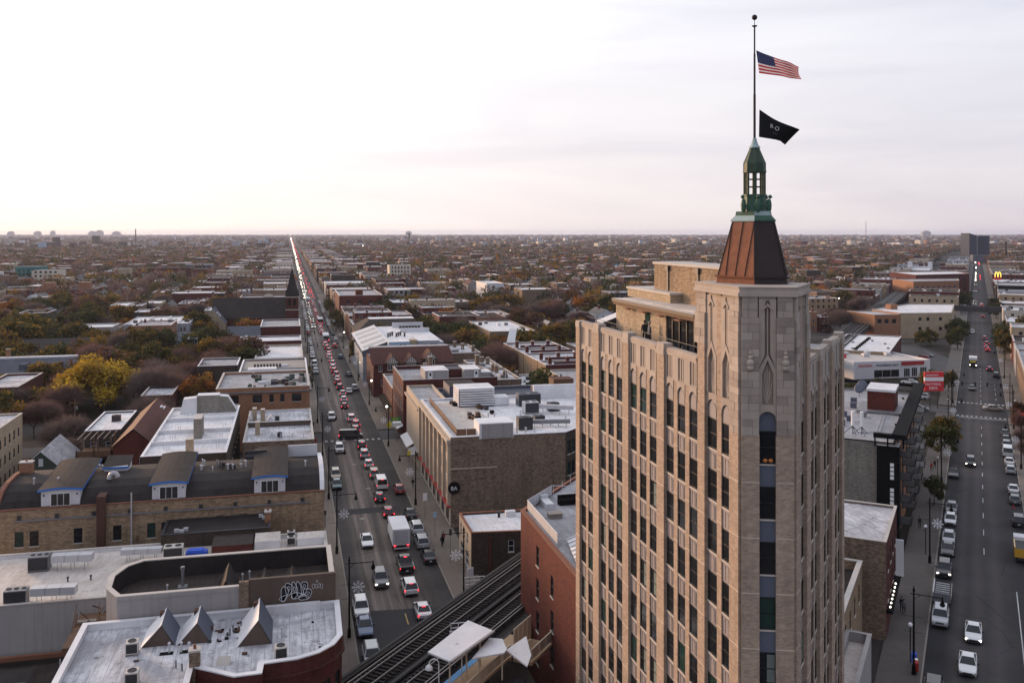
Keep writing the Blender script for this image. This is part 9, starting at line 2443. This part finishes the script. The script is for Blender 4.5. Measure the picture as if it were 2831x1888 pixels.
def at_view(u, d): 
 r = d * (u - 1415.5) / 2560
 return (d * sY + r * cY, d * cY - r * sY)
for i in range(5200):
 d = 2250 * (7.0 ** (RC.random() ** 1.15))
 x, y = at_view(RC.uniform(-40, 2870), d)
 if abs(x - 14) < 26: continue
 w, l_ = RC.uniform(7, 17) * (1 + d / 9000), RC.uniform(9, 30) * (1 + d / 9000)
 h = RC.uniform(5, 11) if RC.random() < .93 else RC.uniform(11, 22)
 far.box(x, y, 0, x + w, y + l_, h, pi_[RC.choice(WALLS + SIDES)], pi_[RC.choice(FLATR + ['roof_white_clean', 'roof_silver', 'roof_shingle'])], False)
fo = ob('distant_rooftops', far, pal); tag(fo, 'mass of distant low roofs reaching to the horizon', 'rooftops', None, 'stuff')
for i, (u, d, w, h, nm) in enumerate(((104, 9200, 60, 60, 'pale slab'), (275, 9500, 70, 70, 'stepped pale tower'), (255, 9000, 60, 60, 'pale block'), (322, 9300, 70, 58, 'low pale block'), (146, 9800, 40, 66, 'thin pale tower'), (30, 9000, 55, 58, 'pale block at the left edge'), (2098, 7000, 60, 55, 'faint block'), (2560, 9000, 80, 64, 'faint slab'), (1130, 9500, 60, 60, 'faint tower'))):
 x, y = at_view(u, d)
 t = thing('horizon_tower', f"{nm} on the horizon, {ordinal(i + 1)} counted from the far left group", 'tower', (x, y, 0), 0, 'towers on the horizon')
 g = MB(fm(x, y, cY, -sY)); g.box(-w / 2, -20, 0, w / 2, 20, h * .82); ob('walls', g, ['render_grey'], t); g = MB(fm(x, y, cY, -sY)); g.box(-w * .28, -16, h * .82, w * .3, 16, h); ob('crown_block', g, ['siding_grey'], t)
for u, d, w, h, lab, m in ((155, 2600, 26, 33, 'dark water-tower-like block in the left distance', 'brick_dark'), (265, 2900, 30, 36, 'dark chimney block in the left distance', 'brick_dark'), (375, 3100, 4, 58, 'thin dark smokestack in the left distance', 'brick_dark'), (1131, 2700, 5, 44, 'thin dark smokestack in the centre distance', 'brick_dark')):
 x, y = at_view(u, d); t = thing('smokestack' if w < 10 else 'far_block', lab, 'chimney' if w < 10 else 'building', (x, y, 0)); g = MB(); g.tube((x, y, 0), (x, y, h), w / 2, 8, 0, w / 2 * .8); ob('shaft', g, [m], t)
for nm, lab, rc_, h_, wl_, rf_, style in (('white_office_block', 'white office block with rows of windows at the left edge', (-262, 800, -226, 830), 14.5, 'siding_white', 'roof_silver', 'dark-two'), ('teal_apartment_block', 'apartment block with teal panelled corner at the left', (-226, 862, -206, 885), 17, 'mural_teal', 'roof_silver', 'dark-two'), ('cream_balcony_block', 'cream block with dark balconies right of the teal corner', (-203, 820, -182, 842), 15, 'render_cream', 'roof_silver', 'dark-two'),
                                     ('school_block', 'long low school with flat brown roof at the left', (-190, 660, -126, 700), 8.5, 'brick_dark_red', 'roof_brown', 'white-two'), ('red_long_block', 'long red brick block in the left distance', (-140, 940, -92, 960), 12, 'brick_red', 'roof_brown', 'dark-two'), ('blue_grey_hall', 'blue-grey hall with flat roof in the left distance', (-104, 1000, -78, 1030), 13, 'siding_slate', 'roof_silver', 'dark-two')):
 n = int((rc_[2] - rc_[0]) / 4)
 bldg(nm, lab, 'building', rect(*rc_), h_, wl_, rf_, .4, 'coping', .4, {0: [w for z in (3, 6.4, 9.8, 13)[:int(h_ / 3.6)] for w in rowwin(rc_[2] - rc_[0], z, 1.6, 1.7, n)]}, style, parts=False)
for x in (-158, -136): tag(part_box(None, 'chimney_stack', 'brick_orange', x, 664, 0, x + 7, 672, 13), f"square orange brick stack on the long school roof, {'left' if x < -150 else 'right'} one", 'chimney')
spots = []
for s0, s1 in zip(ST[:-1], ST[1:]):
 mid = (s0 + s1) / 2
 for yb, st_, pr in ((s0 + 5, 8.5, .85), (s1 - 5, 8.5, .85), (mid - 15, 7.5, .75), (mid + 14, 7.5, .75), (mid, 11, .5)):
  x = -.30 * s1 - 40
  while x < .96 * s1 + 40:
   if RC.random() < pr: spots.append((x + RC.uniform(-3, 3), yb + RC.uniform(-4, 4), RC.uniform(8, 15)))
   x += st_
for i in range(260): spots.append((RC.uniform(-75, -30), RC.uniform(230, 1500), RC.uniform(7, 12)))
for i in range(200): spots.append((RC.uniform(54, 84), RC.uniform(300, 1500), RC.uniform(7, 12)))
ALLB = KEEP + [(l[0] - .5, l[1] - .5, l[2] + .5, l[3] + .5) for l in LOTS]
grid = {}
for b in ALLB:
 for gx in range(int(b[0] // 40), int(b[2] // 40) + 1):
  for gy in range(int(b[1] // 40), int(b[3] // 40) + 1): grid.setdefault((gx, gy), []).append(b)
def open_(x, y):
 p = x * NX + y * NY
 if -54 < p < 13 or 3 < x < 25: return False
 if any(abs(y - c) < 5 for c in CROSS): return False
 return not any(b[0] < x < b[2] and b[1] < y < b[3] for b in grid.get((int(x // 40), int(y // 40)), ()))
spots = [s for s in spots if seen(s[0], s[1]) and open_(s[0], s[1]) and all((s[0] - a) ** 2 + (s[1] - b) ** 2 > 85 for a, b in TREESPOT)]
spots.sort(key=lambda s: view(s[0], s[1])[2])
KW = [('olive', 22), ('bare', 26), ('barered', 14), ('rust', 10), ('gold', 13), ('green', 9), ('orange', 5)]
nT = 225
tt = {}
for x, y, h in spots[:nT]:
 kind = RC.choices([k for k, _ in KW], [w for _, w in KW])[0]
 side, row = where(x, y); k = (side, row); tt[k] = tt.get(k, 0) + 1
 tree(kind, x, y, h, f"{KINDS[kind][1]} tree, {ordinal(tt[k])} in the {ordinal(row)} row {side}", 'trees of the city', RC.uniform(.9, 1.25))
TP = ['leaf_olive', 'twig', 'twig_red', 'leaf_rust', 'leaf_gold', 'leaf_green', 'leaf_orange']
TW = [30, 30, 14, 7, 6, 16, 1]
ft = MB()
def far_tree(x, y, h, n, size, m):
 for i in range(n):
  t = RC.uniform(0, 6.28); k = RC.random() ** .5; ph = RC.uniform(-.4, 1)
  rr = math.sqrt(max(0, 1 - ph * ph)) * k
  c = (x + h * .42 * rr * math.cos(t), y + h * .42 * rr * math.sin(t), h * .55 + h * .42 * ph * k)
  a, b = RC.uniform(0, 6.28), RC.uniform(-.5, .9); s_ = size * RC.uniform(.6, 1.3)
  ca, sa = math.cos(a) * s_, math.sin(a) * s_
  ft.v += [(c[0] - ca, c[1] - sa, c[2] - s_ * b), (c[0] + sa * .4, c[1] - ca * .4, c[2] - s_ * .7), (c[0] + ca, c[1] + sa, c[2] + s_ * b), (c[0] - sa * .4, c[1] + ca * .4, c[2] + s_ * .7)]
  L_ = len(ft.v); ft.f.append((L_ - 4, L_ - 3, L_ - 2, L_ - 1)); ft.m.append(m)
for x, y, h in spots[nT:]:
 d = view(x, y)[2]
 far_tree(x, y, h, 100 if d < 700 else 42 if d < 1300 else 16, (.8 if d < 700 else 1.15 if d < 1300 else 1.9), RC.choices(range(7), TW)[0])
for i in range(15000):
 d = 2200 * (7.2 ** (RC.random() ** 1.2))
 x, y = at_view(RC.uniform(-40, 2870), d)
 if abs(x - 14) < 22: continue
 far_tree(x, y, RC.uniform(7, 13), 6, 2.6 * (1 + d / 6000), RC.choices(range(7), TW)[0])
fo = ob('distant_treetops', ft, TP); tag(fo, 'mass of distant autumn treetops between the roofs', 'treetops', None, 'stuff')
fl_ = MB()
for i in range(420):
 y = 640 * (14 ** RC.random()); s_ = .16 + y / 9000
 if RC.random() < .55: fl_.ball((RC.uniform(9.6, 12.6), y, 1.0), s_, 0, 5, 3)
 else: fl_.ball((RC.uniform(14.0, 17.2), y, 1.0), s_ * .9, 1, 5, 3)
for i in range(46):
 q = 950 + 2400 * RC.random() ** 1.4
 p = (-1.5 if RC.random() < .6 else 2.6) - (max(0, q - 1500) * .0187)
 x, y = pq(p, q); fl_.ball((x, y, 1.0), .3 + q / 5500, 0 if p < 0 else 1, 5, 3)
fo = ob('far_traffic_lights', fl_, ['head_light', 'tail_light']); tag(fo, 'strings of far headlights and tail lights on both streets', 'lights', None, 'stuff')
sl = MB()
for u, d in ((222, 1700), (268, 1600), (447, 1500), (1003, 2600), (1090, 2500), (2376, 2300), (2388, 2300), (2411, 2300), (1410, 1900), (1450, 1900), (340, 1200), (690, 900), (2350, 560), (2320, 520), (2240, 480), (2395, 430), (1700, 1500), (2600, 900)):
 x, y = at_view(u, d); sl.ball((x, y, 9.0), .25 + d / 2200, 0, 6, 4)
fo = ob('far_lamps', sl, ['lamp_white']); tag(fo, 'scattered lit lamps twinkling among the distant trees', 'lights', None, 'stuff')
# -- haze: evening air over the city
hm = bpy.data.materials.new('haze_air'); hm.use_nodes = True
ht = hm.node_tree; ht.nodes.clear()
pv = ht.nodes.new('ShaderNodeVolumePrincipled')
pv.inputs['Color'].default_value = (0.70, 0.78, 1.0, 1)
pv.inputs['Density'].default_value = 0.00005
pv.inputs['Anisotropy'].default_value = 0.25
ho = ht.nodes.new('ShaderNodeOutputMaterial'); ht.links.new(pv.outputs[0], ho.inputs['Volume'])
g = MB(fm(0, 0, math.cos(YAW), -math.sin(YAW)))
g.box(-15500, -3000, -1.0, 15500, 17200, 72.0)
hz = ob('haze', g, [hm], kind='stuff'); hz['label'] = 'thin violet evening haze over the whole city'
